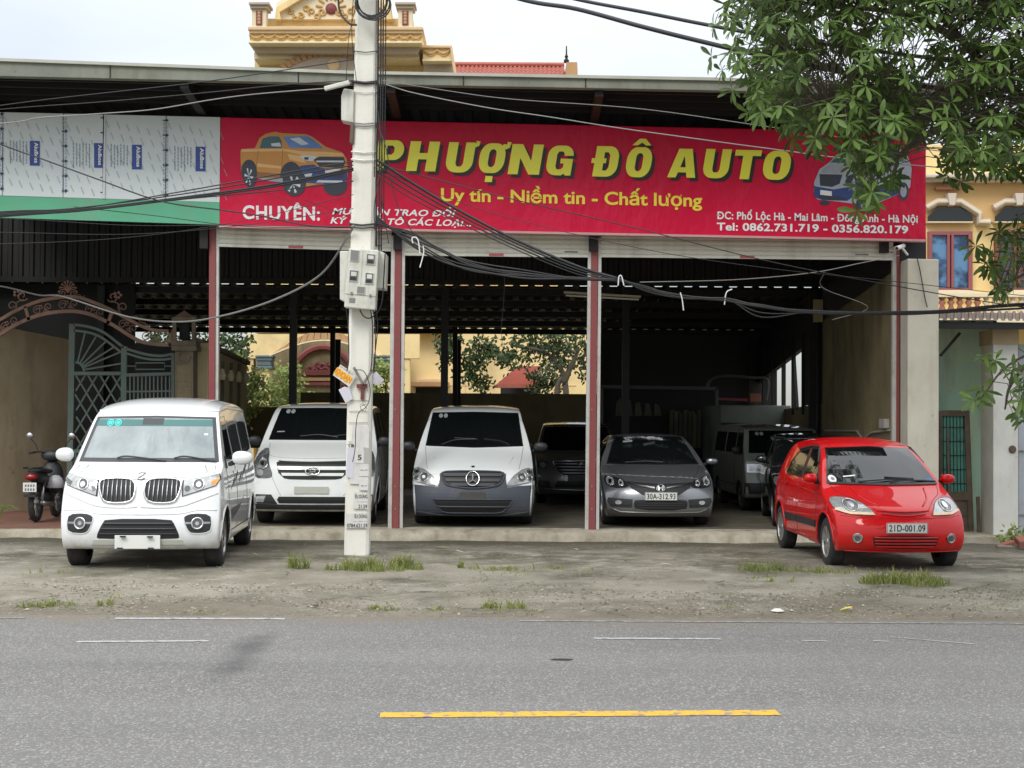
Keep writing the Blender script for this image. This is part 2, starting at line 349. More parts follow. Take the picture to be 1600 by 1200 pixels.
# step, garage floor, tiled floor
m = MB(); vs = []; fs = []; prof = [(21.56, -.16), (21.60, -.02), (21.66, .02), (21.80, .042), (22.2, .047)]
for i in range(241):
    x = -9.0 + 14.75 * i / 240
    for k, (y, z) in enumerate(prof):
        e = noise.fractal((x * 2.2, k * .6, 4), 1, 2, 4) * (.06 if k < 3 else .012); vs.append((x, y + e, z + e * .35))
for i in range(240):
    for k in range(len(prof) - 1): a = i * 5 + k; fs.append((a, a + 5, a + 6, a + 1))
m.add(vs, fs); struct(m, 'concrete_step', MATS['step_conc'], True)
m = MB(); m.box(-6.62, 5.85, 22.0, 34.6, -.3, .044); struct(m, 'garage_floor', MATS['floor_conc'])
m = MB(); m.box(-13, -6.62, 21.7, 34.6, -.3, .052); struct(m, 'forecourt_floor', MATS['tile_floor'])
m = MB(); m.box(5.9, 14, 21.8, 26, -.3, -.02); struct(m, 'yard_floor', MATS['step_conc'])
# ================================================================ the showroom shed
DS = 21.7; DC = 22.0
sh = thing('car_showroom', 'open steel shed showroom with three raised white roller shutters and dark interior', 'showroom', (0, 22, 0))
# columns + guide rails
def col(xt, yt, xb, yb, w, d, dep, mat, name, bev=.004):
    m = MB(); m.px([(xb, yb), (xb + w, yb), (xt + w, yt), (xt, yt)], d, dep); return part(m, name, MATS[mat], sh, bevel=bev)
M('rust_bolt', (.30, .20, .15), .6)
for (xt, yt, xb, yb, w) in ((327, 350, 324.5, 828, 10), (617, 366, 612.5, 828, 10.5), (924, 370, 919.5, 829, 10.5)):
    col(xt, yt, xb, yb, w, DC - .03, .16, 'red_steel', 'steel_column')
    m = MB(); m.px([(xb - 2, yb + 2), (xb + w + 2, yb + 2), (xb + w + 2, yb - 1), (xb - 2, yb - 1)], DC - .06, .25); part(m, 'base_plate', MATS['red_steel'], sh)
    m = MB()
    for yy in (640, 760, 795): m = MB(); m.pxr(xb + w * .4, yy - 1.5, xb + w * .6, yy + 1.5, DC - .040, .02); part(m, 'bolt', MATS['rust_bolt'], sh)
for (xt, xb, yt, yb, w) in ((337, 335, 352, 828, 5), (611.5, 606, 368, 828, 6), (628, 624, 368, 828, 5), (919, 914, 371, 829, 5.5), (935, 931, 371, 829, 5), (1395, 1394, 385, 770, 6)):
    col(xt, yt, xb, yb, w, DC, .09, 'rail_alu', 'guide_rail', .002)
col(1401.5, 384, 1400.5, 780, 4.5, DC - .02, .12, 'red_steel', 'steel_column', .002)
# corner post right of the sign (dark) 
m = MB(); m.pxr(1407, 372, 1447, 412, DC - .02, .2); part(m, 'infill_panel', MATS['dark_sheet'], sh)
# shutters: slats
def slat_mesh(wd, h):
    m = MB(); pr = [(0, 0), (-.012, .012), (-.016, h * .45), (-.012, h - .014), (.004, h - .006), (.004, h)]
    vs = [(x, y, z) for y, z in pr for x in (0, wd)]; m.add(vs, [(2*i, 2*i+1, 2*i+3, 2*i+2) for i in range(len(pr) - 1)])
    m.box(0, wd, .002, .006, 0, h); return m.mesh('slat')
for bi, (x0, x1, yl, yr, top) in enumerate(((341, 611, 385.5, 393, 355), (632, 919, 399.5, 402.5, 366), (939, 1395, 402, 407, 371))):
    a = W(x0, yl, DC + .02); b = W(x1, yr, DC + .02); wd = (b - a).length; ang = math.atan2(b.z - a.z, b.x - a.x); hs = .078
    e = thing('roller_shutter', None, None, (0, 0, 0), 0); e.parent = sh; e.location = a - Vector((0, 22, 0)); e.rotation_euler = (0, -ang, 0)
    me = slat_mesh(wd, hs); 
    for k in range(7):
        o = link('slat', me, MATS['shutter'], e); o.location = (0, rnd.uniform(-.002, .002), k * hs + (.05 if k else 0) if k else 0.05); o.location.z = .045 + k * hs
    m = MB(); m.box(0, wd, -.022, .014, 0, .045); ob = link('bottom_bar', m.mesh('bottom_bar'), MATS['shutter'], e, bevel=.004)
    m = MB(); m.box(wd * (.5 if bi else .45) - .11, wd * (.5 if bi else .45) + .11, -.0265, -.022, .008, .045); link('sticker', m.mesh('sticker'), M('sticker_red', (.55, .12, .12), .5, var=.3, vs=40), e)
    m = MB(); m.box(wd * .87, wd * .87 + .2, -.022, -.0185, .07, .092); link('label_print', m.mesh('label_print'), M('print_grey', (.22, .22, .22), .5, var=.4, vs=60), e)
# fascia gutter along the eave
m = MB(); GT = [(-260, 86), (0, 93), (551, 113), (1100, 123), (1480, 133)]; GB = [(1480, 150), (1100, 141), (551, 131), (0, 119), (-260, 112)]
m.px(GT + GB, 20.4, .14); part(m, 'gutter', MATS['fascia'], sh, bevel=.008)
m = MB(); m.px([(x, y - 2.5) for x, y in GT] + [(x, y + 2.2) for x, y in GT[::-1]], 20.36, .05); part(m, 'gutter_lip', M('lip', (.42, .42, .36), .6, var=.2, vs=4), sh)
for x in (172, 466, 724, 915, 1180):   # joints
    m = MB(); y = interp(x, GT); yb = interp(x, sorted(GB)); m.pxr(x - .8, y + 2, x + .8, yb - 1, 20.39, .02); part(m, 'gutter_joint', MATS['dark_steel'], sh)
# corrugated sheet helper: ribs run along 'u'; box ribs across v
def corrugated(p00, p10, p01, p11, n, amp, nrm, name, mat, parent=None):
    """p00-p10 runs across ribs (n ribs), p00-p01 along them"""
    p00, p10, p01, p11 = map(Vector, (p00, p10, p01, p11)); nrm = Vector(nrm) * amp; vs = []; prof = ((0, 0), (.30, 0), (.42, 1), (.72, 1), (.84, 0))
    for k in range(n):
        for f, h in prof:
            t = (k + f) / n; vs += [p00.lerp(p10, t) + nrm * h, p01.lerp(p11, t) + nrm * h]
    vs += [p10, p11]; c = len(vs) // 2; m = MB(); m.add(vs, [(2*i, 2*i+2, 2*i+3, 2*i+1) for i in range(c - 1)])
    return part(m, name, mat, parent or sh)
zE = lambda x: W(x * 2300 / 20.4 + 800, interp(x * 2300 / 20.4 + 800, sorted(GB)) - 6, 20.4).z     # eave height at x
# roof: eave 20.45 -> 27, falling to the back; ribs along y
px2_ = lambda p, d: [W(x, y, d) for x, y in p]
X0, X1 = -9.3, 6.3
def roofz(x, y): return zE(x) + .10 - (y - 20.45) * .10
for k in range(6):
    a = X0 + (X1 - X0) * k / 6; b = X0 + (X1 - X0) * (k + 1) / 6
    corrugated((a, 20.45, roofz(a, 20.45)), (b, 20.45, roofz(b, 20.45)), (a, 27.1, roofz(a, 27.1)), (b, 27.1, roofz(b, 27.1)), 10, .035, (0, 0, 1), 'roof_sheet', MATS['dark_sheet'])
for y in (20.75, 21.05, 21.4, 21.68, 22.7, 23.9, 25.1, 26.4):
    m = MB(); m.bar((X0, y, roofz(X0, y) - .06), (X1, y, roofz(X1, y) - .06), .05, .11); part(m, 'purlin', MATS['dark_steel'], sh)
for px in (-20, 318, 620, 925, 1380):
    x = (px - 800) / 2300 * DC; m = MB(); m.bar((x, 20.5, roofz(x, 20.5) - .17), (x, 27, roofz(x, 27) - .17), .12, .14); part(m, 'rafter', MATS['dark_steel'], sh)
    m = MB(); m.bar((x, 21.95, 4.2), (x, 21.95, roofz(x, 22) - .2), .12, .12); part(m, 'post', MATS['dark_steel'], sh)
# backing behind the sign
m = MB(); m.pxr(-200, 190, 340, 330, 21.9, .02); part(m, 'backing_sheet', MATS['dark_sheet'], sh)
# upright corrugated panel at 27 m, light slit, rear roof
yv = 27.15; zb = 4.18
for k in range(5):
    a = -10.2 + 16 * k / 5; b = -10.2 + 16 * (k + 1) / 5
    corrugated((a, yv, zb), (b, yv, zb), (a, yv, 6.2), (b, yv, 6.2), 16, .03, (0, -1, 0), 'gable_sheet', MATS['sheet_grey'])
m = MB(); m.bar((-10.2, yv - .05, zb + .02), (5.8, yv - .05, zb + .02), .06, .10); part(m, 'beam', MATS['dark_steel'], sh)
def rz(y): return 4.142 - (y - 27.2) * .052
for k in range(6):
    a = -10.6 + 16.6 * k / 6; b = -10.6 + 16.6 * (k + 1) / 6
    corrugated((a, 27.2, rz(27.2)), (b, 27.2, rz(27.2)), (a, 34.4, rz(34.4)), (b, 34.4, rz(34.4)), 10, .032, (0, 0, 1), 'rear_roof_sheet', MATS['sheet_grey'])
for y in (27.5, 29.2, 30.9, 32.6, 34.2):
    m = MB(); m.bar((-10.6, y, rz(y) - .07), (5.9, y, rz(y) - .07), .06, .12); part(m, 'purlin', MATS['dark_steel'], sh)
for x in (-7.6, -4.05, -1.25, 2.1, 5.55):
    m = MB(); m.bar((x, 27.2, 0), (x, 27.2, 4.1), .13, .13); part(m, 'post', MATS['dark_steel'], sh)
    m = MB(); m.bar((x, 34.2, 0), (x, 34.2, 3.5), .12, .12); part(m, 'post', MATS['dark_steel'], sh)
# posts seen against the yellow house
for px in (712, 521, 1282):
    d = 33.9 if px < 1200 else 27.4; m = MB(); a = W(px, 620 if px < 1200 else 780, d); b = W(px, 400, d); b.z = min(b.z, rz(d)); a.z = .05; m.bar(a, b, .11, .11); part(m, 'post', MATS['dark_steel'], sh)
# rear low wall and dark rear wall of the third bay
m = MB(); a = W(470, 613, 34.5); b = W(936, 613, 34.5); m.box(a.x, b.x, 34.45, 34.65, 0, a.z); part(m, 'rear_wall', MATS['wall_olive'], sh)
m = MB(); m.box(b.x, 6.2, 34.42, 34.52, 0, 3.95); part(m, 'rear_sheet_wall', MATS['dark_sheet'], sh)
m = MB(); m.pxr(385, 636, 470, 700, 34.4, .2); part(m, 'rear_wall', MATS['wall_olive'], sh)
# right concrete side wall (top slopes), upper dark sheets, side openings
XR = 5.74
m = MB(); m.prism([(XR, 22.1, 0), (XR, 27.2, 0), (XR, 27.2, 3.52), (XR, 22.1, 3.95)], (.2, 0, 0)); part(m, 'side_wall', MATS['wall_olive'], sh)
m = MB(); m.prism([(XR, 27.2, 0), (XR, 34.5, 0), (XR, 34.5, 1.85), (XR, 27.2, 2.0)], (.2, 0, 0)); part(m, 'side_wall', MATS['wall_olive'], sh)
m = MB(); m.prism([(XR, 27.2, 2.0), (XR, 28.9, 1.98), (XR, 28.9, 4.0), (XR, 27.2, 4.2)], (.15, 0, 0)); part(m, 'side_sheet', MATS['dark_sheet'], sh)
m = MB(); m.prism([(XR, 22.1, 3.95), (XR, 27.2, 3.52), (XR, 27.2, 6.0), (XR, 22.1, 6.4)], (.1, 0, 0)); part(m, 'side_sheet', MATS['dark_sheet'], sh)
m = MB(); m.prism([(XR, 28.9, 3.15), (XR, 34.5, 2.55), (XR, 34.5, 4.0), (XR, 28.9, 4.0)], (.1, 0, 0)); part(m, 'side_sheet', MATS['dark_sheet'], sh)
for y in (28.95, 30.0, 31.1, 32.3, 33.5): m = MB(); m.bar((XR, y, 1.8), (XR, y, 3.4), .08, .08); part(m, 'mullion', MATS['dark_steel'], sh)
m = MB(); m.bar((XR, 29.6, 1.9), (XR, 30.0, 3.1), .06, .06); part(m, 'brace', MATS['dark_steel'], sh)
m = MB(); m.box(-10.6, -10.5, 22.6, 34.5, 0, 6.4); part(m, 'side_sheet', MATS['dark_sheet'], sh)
# conduits on the side wall
m = MB(); m.tube([(XR - .02, y, z) for y, z in ((22.3, 1.55), (23.4, 1.5), (24.0, 1.38), (24.4, 1.52), (26.9, 1.5))], .018, 6); part(m, 'conduit', M('conduit', (.35, .33, .28), .6), sh)
m = MB(); m.box(XR - .08, XR, 22.4, 22.7, 1.58, 1.72); part(m, 'switch_box', MATS['rail_alu'], sh)
m = MB(); m.box(XR - .10, XR, 22.75, 22.9, 1.12, 1.42); part(m, 'extinguisher', M('ext_red', (.30, .02, .02), .4), sh)
m = MB(); m.pxr(1272, 468, 1286, 503, 27.05, .12); part(m, 'lamp_box', M('box_beige', (.45, .38, .22), .6), sh)
# clutter at the dark end of the third bay
fr_ = thing('storage_frame', 'dark steel storage frame hung with pale sheets at the dark back of the third bay', 'frame', W(1030, 700, 32.5))
for nm, a, b in (('top_bar', (936, 604), (1121, 607)), ('post', (1120, 606), (1120, 740)), ('post', (940, 604), (940, 740))): m = MB(); m.bar(W(*a, 32.5), W(*b, 32.5), .07, .07); part(m, nm, M('frame_steel', (.10, .10, .11), .5, .4), fr_)
for k in range(7): m = MB(); x = 1046 + k * 7.2; m.px([(x, 700), (x + 6, 700), (x + 6.5, 640 + (k % 3) * 4), (x + 1, 641)], 33 - (k % 2) * .1, .05); part(m, 'hanging_sheet', M('sheet_dull', (.13, .13, .085), .8, var=.5, vs=4), fr_)
for k in range(5): m = MB(); x = 962 + k * 15; m.px([(x, 650), (x + 12, 650), (x + 8, 622 + k * 3), (x + 2, 630)], 33.2, .05); part(m, 'stacked_sack', M('sack_dull', (.10, .11, .075), .8, var=.5, vs=3), fr_)
m = MB(); m.tube(smooth_path(px2_([(1104, 605), (1112, 592), (1135, 587), (1175, 590), (1195, 591), (1200, 600), (1197, 625)], 30.5), 5), .03, 8); single(m, 'bent_pipe', MATS['frame_steel'], 'long bent grey pipe above the box truck', 'pipe')
m = MB(); m.bar(W(1122, 623, 30.8), W(1168, 625, 30.8), .05, .05); single(m, 'red_bar', M('red_bar', (.30, .04, .06), .5), 'thin dark red bar lying on the box truck', 'bar')
m = MB(); m.pxr(1172, 615, 1189, 628, 30.9, .2); single(m, 'orange_carton', M('carton', (.28, .10, .05), .7, var=.3, vs=8), 'small orange carton on top of the box truck', 'carton', bevel=.01)
# hanging fluorescent batten
fl = thing('fluorescent_batten', 'long slim fluorescent lamp batten hanging unlit behind the middle columns', 'lamp', W(940, 462, 25))
m = MB(); m.bar(W(881, 457, 25), W(1001, 464, 25), .10, .035); part(m, 'housing', M('batten', (.50, .46, .36), .6), fl)
m = MB(); m.tube([W(884, 461.5, 24.98), W(998, 468.0, 24.98)], .016, 8); part(m, 'tube', M('tube_white', (.75, .72, .62), .3), fl)
m = MB(); m.tube([W(789, 430, 26), W(787, 470, 26), W(783, 520, 26), W(786, 545, 26)], .006, 4)
single(m, 'hanging_cord', MATS['cable_grey'], 'thin pale cord hanging down inside the middle bay', 'cord')
# security camera on the right
sc = thing('security_camera', 'small white bullet camera at the right end of the third shutter', 'camera', W(1408, 388, 21.6))
m = MB(); m.tube([W(1401, 388, 21.55), W(1412, 384, 21.75)], .032, 12); part(m, 'housing', M('cam_white', (.8, .8, .78), .35), sc, True)
m = MB(); m.tube([W(1401, 388, 21.53), W(1402, 387.6, 21.56)], .022, 12); part(m, 'lens', MATS['black'], sc)
m = MB(); m.bar(W(1410, 388, 21.7), W(1418, 398, 21.85), .025, .025); part(m, 'bracket', MATS['cam_white'], sc)
# ================================================================ the red sign
sg = thing('shop_sign', 'long red banner sign with yellow lettering and printed vehicles above the shutters', 'sign', W(900, 300, DS))
m = MB(); m.px([(343, 352), (1447, 374.5), (1447, 207), (345, 183)], DS, .12)
part(m, 'banner', MATS['banner_red'], sg, bevel=.01)
m = MB(); m.px([(342, 351.5), (1448, 374), (1448, 377.5), (342, 355)], DS - .012, .14); part(m, 'frame_rail', M('frame_rail', (.55, .30, .30), .5), sg)
DL = DS - .006
def lt(contours, x0, yb0, x1, yt, slope=.021, sh_=0.17):
    """a letter drawn in a unit box, placed between px x0..x1 with its base at yb0 (left) and top yt"""
    h = yb0 - yt
    vs, fs = fill(contours); return vs, fs, (lambda u, v, dx=0, dy=0: (x0 + (x1 - x0) * u + sh_ * h * (v - .5) + dx, yb0 - h * v + slope * (x1 - x0) * u + dy))
def rr(x0, y0, x1, y1, rx, ry, n=6):
    o = []
    for cx, cy, a in ((x1 - rx, y1 - ry, 0), (x0 + rx, y1 - ry, 90), (x0 + rx, y0 + ry, 180), (x1 - rx, y0 + ry, 270)):
        for k in range(n + 1): q = R(a + 90 * k / n); o.append((cx + rx * math.cos(q), cy + ry * math.sin(q)))
    return o
a = .36
def GO(): return [rr(0, 0, 1, 1, .38, .42), rr(a, .2, 1 - a, .8, .13, .16)]
def GU(): return [[(0, 1), (0, .36)] + [(.38 - .38*math.cos(R(q)), .36 - .36*math.sin(R(q))) for q in range(10, 91, 16)] + [(.62 + .38*math.sin(R(q)), .36 - .36*math.cos(R(q))) for q in range(0, 91, 15)] + [(1, 1), (1-a, 1), (1-a, .3), (.58, .2), (.42, .2), (a, .3), (a, 1)]]
def GH(): return [[(0,0),(a,0),(a,.4),(1-a,.4),(1-a,0),(1,0),(1,1),(1-a,1),(1-a,.61),(a,.61),(a,1),(0,1)]]
def GPp(): return [[(0,0),(a,0),(a,.34),(.66,.34)] + [(.66+.34*math.sin(R(q)), .67-.33*math.cos(R(q))) for q in range(15, 180, 15)] + [(.66,1),(0,1)], [(a,.52),(a,.82),(.56,.82),(.64,.74),(.64,.6),(.56,.52)]]
def GN(): return [[(0,0),(.32,0),(.32,.55),(.66,0),(1,0),(1,1),(.68,1),(.68,.45),(.34,1),(0,1)]]
def GG(): return [[(1,.56),(.52,.56),(.52,.4),(.66,.4),(.66,.28),(.58,.2),(.42,.2),(a,.3),(a,.7),(.42,.8),(.58,.8),(.64,.72),(.64,.66),(1,.66)] + [(.62+.38*math.cos(R(q)), .66+.34*math.sin(R(q))) for q in range(10, 91, 16)] + [(.38-.38*math.sin(R(q)), .66+.34*math.cos(R(q))) for q in range(0, 91, 15)] + [(.38-.38*math.cos(R(q)), .34-.34*math.sin(R(q))) for q in range(0, 91, 15)] + [(.62,0),(.72,.06),(.78,0),(1,0)]]
def GA(): return [[(0,0),(.3,0),(.36,.18),(.64,.18),(.69,0),(1,0),(.74,1),(.27,1)], [(.41,.36),(.6,.36),(.505,.76)]]
def GT_(): return [[(.32,0),(.68,0),(.68,.8),(1,.8),(1,1),(0,1),(0,.8),(.32,.8)]]
def GD(): return [[(.1,0),(.62,0)] + [(.62+.38*math.sin(R(q)), .36-.36*math.cos(R(q))) for q in range(15, 91, 15)] + [(1-.0*q, .64+.0*q) for q in (0,)] + [(.62+.38*math.cos(R(q)), .64+.36*math.sin(R(q))) for q in range(15, 91, 15)] + [(.1,1),(.1,.6),(-.02,.6),(-.02,.44),(.1,.44)], [(.44,.2),(.44,.44),(.54,.44),(.54,.6),(.44,.6),(.44,.8),(.58,.8),(.66,.7),(.66,.3),(.58,.2)]]
HORN = [(.86,.84),(1.0,.84),(1.14,.90),(1.16,1.04),(1.0,1.06),(1.03,.98),(.86,.95)]
HORNO = [(.80,.86),(.98,.80),(1.12,.86),(1.16,1.04),(1.0,1.06),(1.0,.97),(.86,.98)]
DOT = [(.36,-.3),(.64,-.3),(.64,-.1),(.36,-.1)]
HAT = [(.12,1.06),(.34,1.06),(.5,1.15),(.66,1.06),(.88,1.06),(.62,1.28),(.38,1.28)]
TITLE = [(GPp(),588,265.5,630,218.6),(GH(),638,267,684,220.5),(GU()+[],698,269,740,222),(GO(),749,270,789,223.5),(GN(),797,272,846,225),(GG(),855,273.5,895,227),
         (GD(),925,275.5,966,228),(GO(),979,276.5,1018,229.5),(GA(),1046,277,1090,232),(GU(),1100,278,1140,232.5),(GT_(),1146,279.5,1187,234),(GO(),1193,280.5,1235,235)]
EXT = {2: [HORN], 3: [HORNO, DOT], 7: [HAT]}
for i, (g, x0, yb, x1, yt) in enumerate(TITLE):
    for (mat, dx, dy, dd, nm) in (('print_black', 5, 5, .004, 'letter_shadow'), ('print_yellow', 0, 0, .008, 'letter')):
        m = MB()
        for gi, gg in enumerate([g] + [[e] for e in EXT.get(i, [])]):
            vs, fs, fn = lt(gg, x0, yb, x1, yt)
            m.add([W(*fn(v[0], v[1], dx, dy), DL - dd - gi * .0005) for v in vs], fs)
        part(m, nm, MATS[mat], sg)
def line(s, x0, y0, x1, y1, cap, mat, bold=.02, shear=0, space=1.0, nm='lettering'): part(text_px(s, x0, y0, x1, y1, cap, DL - .003, bold, space, shear), nm, MATS[mat], sg)
line('Uy tín - Niềm tin - Chất lượng', 689, 313.5, 1097, 322.5, 19.5, 'print_gold', .022)
line('CHUYÊN:', 379, 341.5, 500, 344, 20.5, 'print_white', .028, 0, 1.08)
line('MUA BÁN TRAO ĐỔI', 519, 334.5, 712, 338.5, 9.5, 'print_white', .026, .25, 1.06)
line('KÝ GỬI Ô TÔ CÁC LOẠI...', 516, 349, 736, 353.5, 9.5, 'print_white', .026, .25, 1.06)
line('ĐC: Phố Lộc Hà - Mai Lâm - Đông Anh - Hà Nội', 1120, 342, 1434, 348, 11.5, 'print_white', .024, 0, 1.04)
line('Tel: 0862.731.719 - 0356.820.179', 1120, 359.5, 1419, 364.5, 11.5, 'print_white', .03, 0, 1.04)
# printed orange pickup (flat print, coordinates of the print itself)
pk = MB(); 
def pp(name, polys, mat, k, parent=None):
    m = MB()
    for p in polys: shape_px([p], DL - .002 - k * .0012, m)
    return part(m, name, MATS[mat], parent or sg)
M('pr_orange', (.62, .27, .05), .4, var=.12, vs=6); M('pr_orange_l', (.80, .48, .18), .4, var=.1, vs=6); M('pr_dark', (.035, .04, .055), .4, var=.2, vs=9); M('pr_glass', (.10, .22, .50), .35, var=.5, vs=5)
M('pr_shade', (.30, .12, .03), .4, var=.2, vs=9); M('pr_glass2', (.04, .12, .14), .35, var=.4, vs=6); M('pr_navy', (.03, .06, .20), .4, var=.3, vs=8); M('pr_grey', (.34, .36, .40), .4, var=.2, vs=10); M('pr_silver', (.40, .43, .50), .4, var=.18, vs=5); M('pr_light', (.62, .66, .70), .4, var=.2, vs=9)
def z1(p): return [(340 + x / 5.333, 180 + y / 5.333) for x, y in p]
bd = pp('printed_pickup', [z1([(190,300),(200,282),(310,275),(350,190),(400,155),(480,137),(540,150),(740,158),(790,180),(900,262),(1040,312),(1075,360),(1085,440),(1085,520),(1050,560),(840,575),(700,600),(560,560),(330,520),(235,480),(195,470)])], 'pr_orange', 0)
pp('bed_rim', [z1([(200,284),(540,278),(700,300),(900,305),(1040,318),(1060,340),(800,345),(690,330),(560,300),(196,305)])], 'pr_orange_l', 1, bd)
pp('side_window', [z1([(350,275),(375,195),(440,175),(510,178),(535,215),(535,275)])], 'pr_glass2', 1, bd)
pp('windscreen', [z1([(545,180),(745,172),(800,205),(885,278),(760,275),(600,270)])], 'pr_glass', 1, bd)
pp('mirror', [z1([(445,235),(520,228),(530,262),(450,258)])], 'pr_light', 2, bd)
pp('grille', [z1([(800,370),(850,345),(1050,350),(1065,390),(1045,440),(850,430)])], 'pr_dark', 2, bd)
pp('bumper', [z1([(690,420),(800,410),(850,440),(1075,450),(1085,520),(1050,562),(830,570),(690,560),(640,500)])], 'pr_navy', 1, bd)
pp('headlight', [z1([(685,335),(750,335),(830,345),(790,385),(720,375)])], 'pr_light', 2, bd)
pp('plate', [z1([(895,448),(1025,448),(1025,478),(895,480)])], 'print_white', 3, bd)
pp('skid_plate', [z1([(820,560),(840,542),(1040,545),(1045,562)])], 'pr_light', 3, bd)
for cx, cy, rx, ry in ((262, 470, 66, 100), (612, 505, 90, 118)): pp('wheel_arch', [z1([(cx + rx * math.cos(q * .26), cy + ry * math.sin(q * .26)) for q in range(24)])], 'pr_dark', 1.5, bd)
pp('door_gap', [z1([(338, 290), (342, 290), (318, 500), (314, 500)]), z1([(540, 285), (544, 285), (536, 500), (531, 500)])], 'pr_shade', 1.2, bd)
pp('lower_body', [z1([(315, 470), (540, 490), (545, 525), (330, 520)]), z1([(195, 400), (215, 480), (200, 470)])], 'pr_shade', 1.1, bd)
pp('highlight', [z1([(330, 400), (530, 425), (528, 445), (330, 430)]), z1([(580, 320), (690, 340), (740, 400), (600, 370)])], 'pr_orange_l', 1.15, bd)
pp('glass_gleam', [z1([(600, 195), (680, 185), (760, 240), (700, 250)])], 'pr_light', 1.5, bd)
pp('grille_bar', [z1([(820, 378), (1050, 378), (1048, 392), (825, 392)])], 'pr_light', 2.5, bd)
pp('lamp_core', [z1([(720, 350), (760, 350), (755, 372), (725, 370)])], 'pr_dark', 2.5, bd)
pp('fog_lamp', [z1([(715, 480), (790, 485), (780, 510), (730, 512)])], 'pr_light', 2.5, bd)
pp('bumper_intake', [z1([(840, 485), (1050, 485), (1040, 520), (850, 522)])], 'pr_dark', 2.2, bd)
pp('running_board', [z1([(330,525),(540,520),(545,560),(400,545)])], 'pr_grey', 2, bd)
for cx, cy, rx, ry in ((270, 495, 58, 110), (640, 560, 98, 115), (980, 590, 100, 80)):
    w_ = pp('wheel', [z1([(cx + rx * math.cos(q * .26), cy + ry * math.sin(q * .26)) for q in range(24)])], 'pr_dark', 3 if cx < 900 else .5, bd)
    if cx < 900:
        ps = []; 
        for k in range(6):
            q = k * math.pi / 3; c, s_ = math.cos(q), math.sin(q); c2, s2 = math.cos(q + .35), math.sin(q + .35)
            ps.append(z1([(cx - 10, cy + 15), (cx - 10 + rx * .62 * c, cy + 15 + ry * .66 * s_), (cx - 10 + rx * .62 * c2, cy + 15 + ry * .66 * s2)]))
        pp('wheel_spokes', ps, 'pr_light', 4, w_)
def z2(p): return [(1240 + x / 6.668, 200 + y / 6.668) for x, y in p]
bd = pp('printed_minivan', [z2([(210,640),(215,560),(270,430),(380,350),(480,240),(560,190),(700,165),(900,170),(1100,210),(1190,300),(1230,420),(1215,620),(1090,690),(860,790),(640,790),(400,760),(250,745),(215,700)])], 'pr_silver', 0)
pp('windscreen', [z2([(385,360),(480,260),(560,205),(660,190),(620,280),(560,370)])], 'pr_glass2', 1, bd)
pp('lower_grille', [z2([(260,700),(500,715),(560,745),(400,755),(270,735)])], 'pr_dark', 1, bd); pp('bonnet', [z2([(290,440),(385,370),(600,380),(520,475),(290,470)])], 'pr_grey', .8, bd); pp('body_shade', [z2([(640,560),(900,600),(1090,640),(1090,688),(860,780),(660,740)])], 'pr_navy', .5, bd)
pp('side_windows', [z2([(650,360),(700,230),(900,215),(1090,250),(1150,350)])], 'pr_glass2', 1, bd)
pp('grille', [z2([(270,480),(510,485),(480,580),(400,615),(275,600)])], 'pr_dark', 1, bd)
pp('bumper', [z2([(212,600),(240,610),(420,640),(600,610),(640,700),(560,760),(300,750),(215,720)])], 'pr_navy', .6, bd)
pp('headlight', [z2([(535,560),(560,500),(640,470),(610,560),(560,600)])], 'pr_dark', 1, bd)
pp('plate', [z2([(278,645),(398,660),(398,708),(278,695)])], 'print_white', 2, bd)
for cx, cy, rx, ry in ((325, 780, 55, 25), (760, 790, 110, 95), (1145, 660, 55, 95)):
    w_ = pp('wheel', [z2([(cx + rx * math.cos(q * .26), cy + ry * math.sin(q * .26)) for q in range(24)])], 'pr_dark', .4 if cy == 780 else 2, bd)
    if cx > 400: pp('wheel_rim', [z2([(cx + rx * .6 * math.cos(q * .26), cy + ry * .65 * math.sin(q * .26)) for q in range(24)])], 'pr_grey', 3, w_)
# ================================================================ film-covered aluminium panels + green strip
def mk_film():
    n = ND('panel_film'); n.set(Base_Color=n.mix(n.noise(.8, 4), (.60, .65, .65), (.70, .74, .735)), Roughness=.3, Specular_IOR_Level=.5); n.bump(n.noise(3.5, 4), .25, .02); return n.m
mk_film(); M('film_ink', (.22, .27, .33), .5, var=0); M('film_arrow', (.025, .03, .10), .5, var=0); M('film_faint', (.30, .34, .37), .5, var=0)
fs_ = thing('panel_fascia', 'pale aluminium panels still in printed film left of the red sign with green strip below', 'panel fascia', W(170, 250, DS))
def ty(x): return 175 + (x / 345) * 8
def by(x): return 305.5 + (x / 345) * 10.5
PX = [(-260, 3), (4, 98), (99, 160), (161.5, 258), (259, 343)]
for x0, x1 in PX:
    m = MB(); m.px([(x0, by(x0)), (x1, by(x1)), (x1 + 1, ty(x1)), (x0 + 1, ty(x0))], DS + rnd.uniform(0, .008), .03); part(m, 'panel', MATS['panel_film'], fs_, bevel=.004)
m = MB(); m.px([(-260, 331), (0, 340), (343, 351), (343, 316), (0, 306), (-260, 298)], DS - .004, .05)
M('green_strip', (.10, .40, .23), .45, var=.15, vs=2, dirt=(.2, .3, .22), da=.3); part(m, 'green_strip', MATS['green_strip'], fs_)
DP = DS - .006
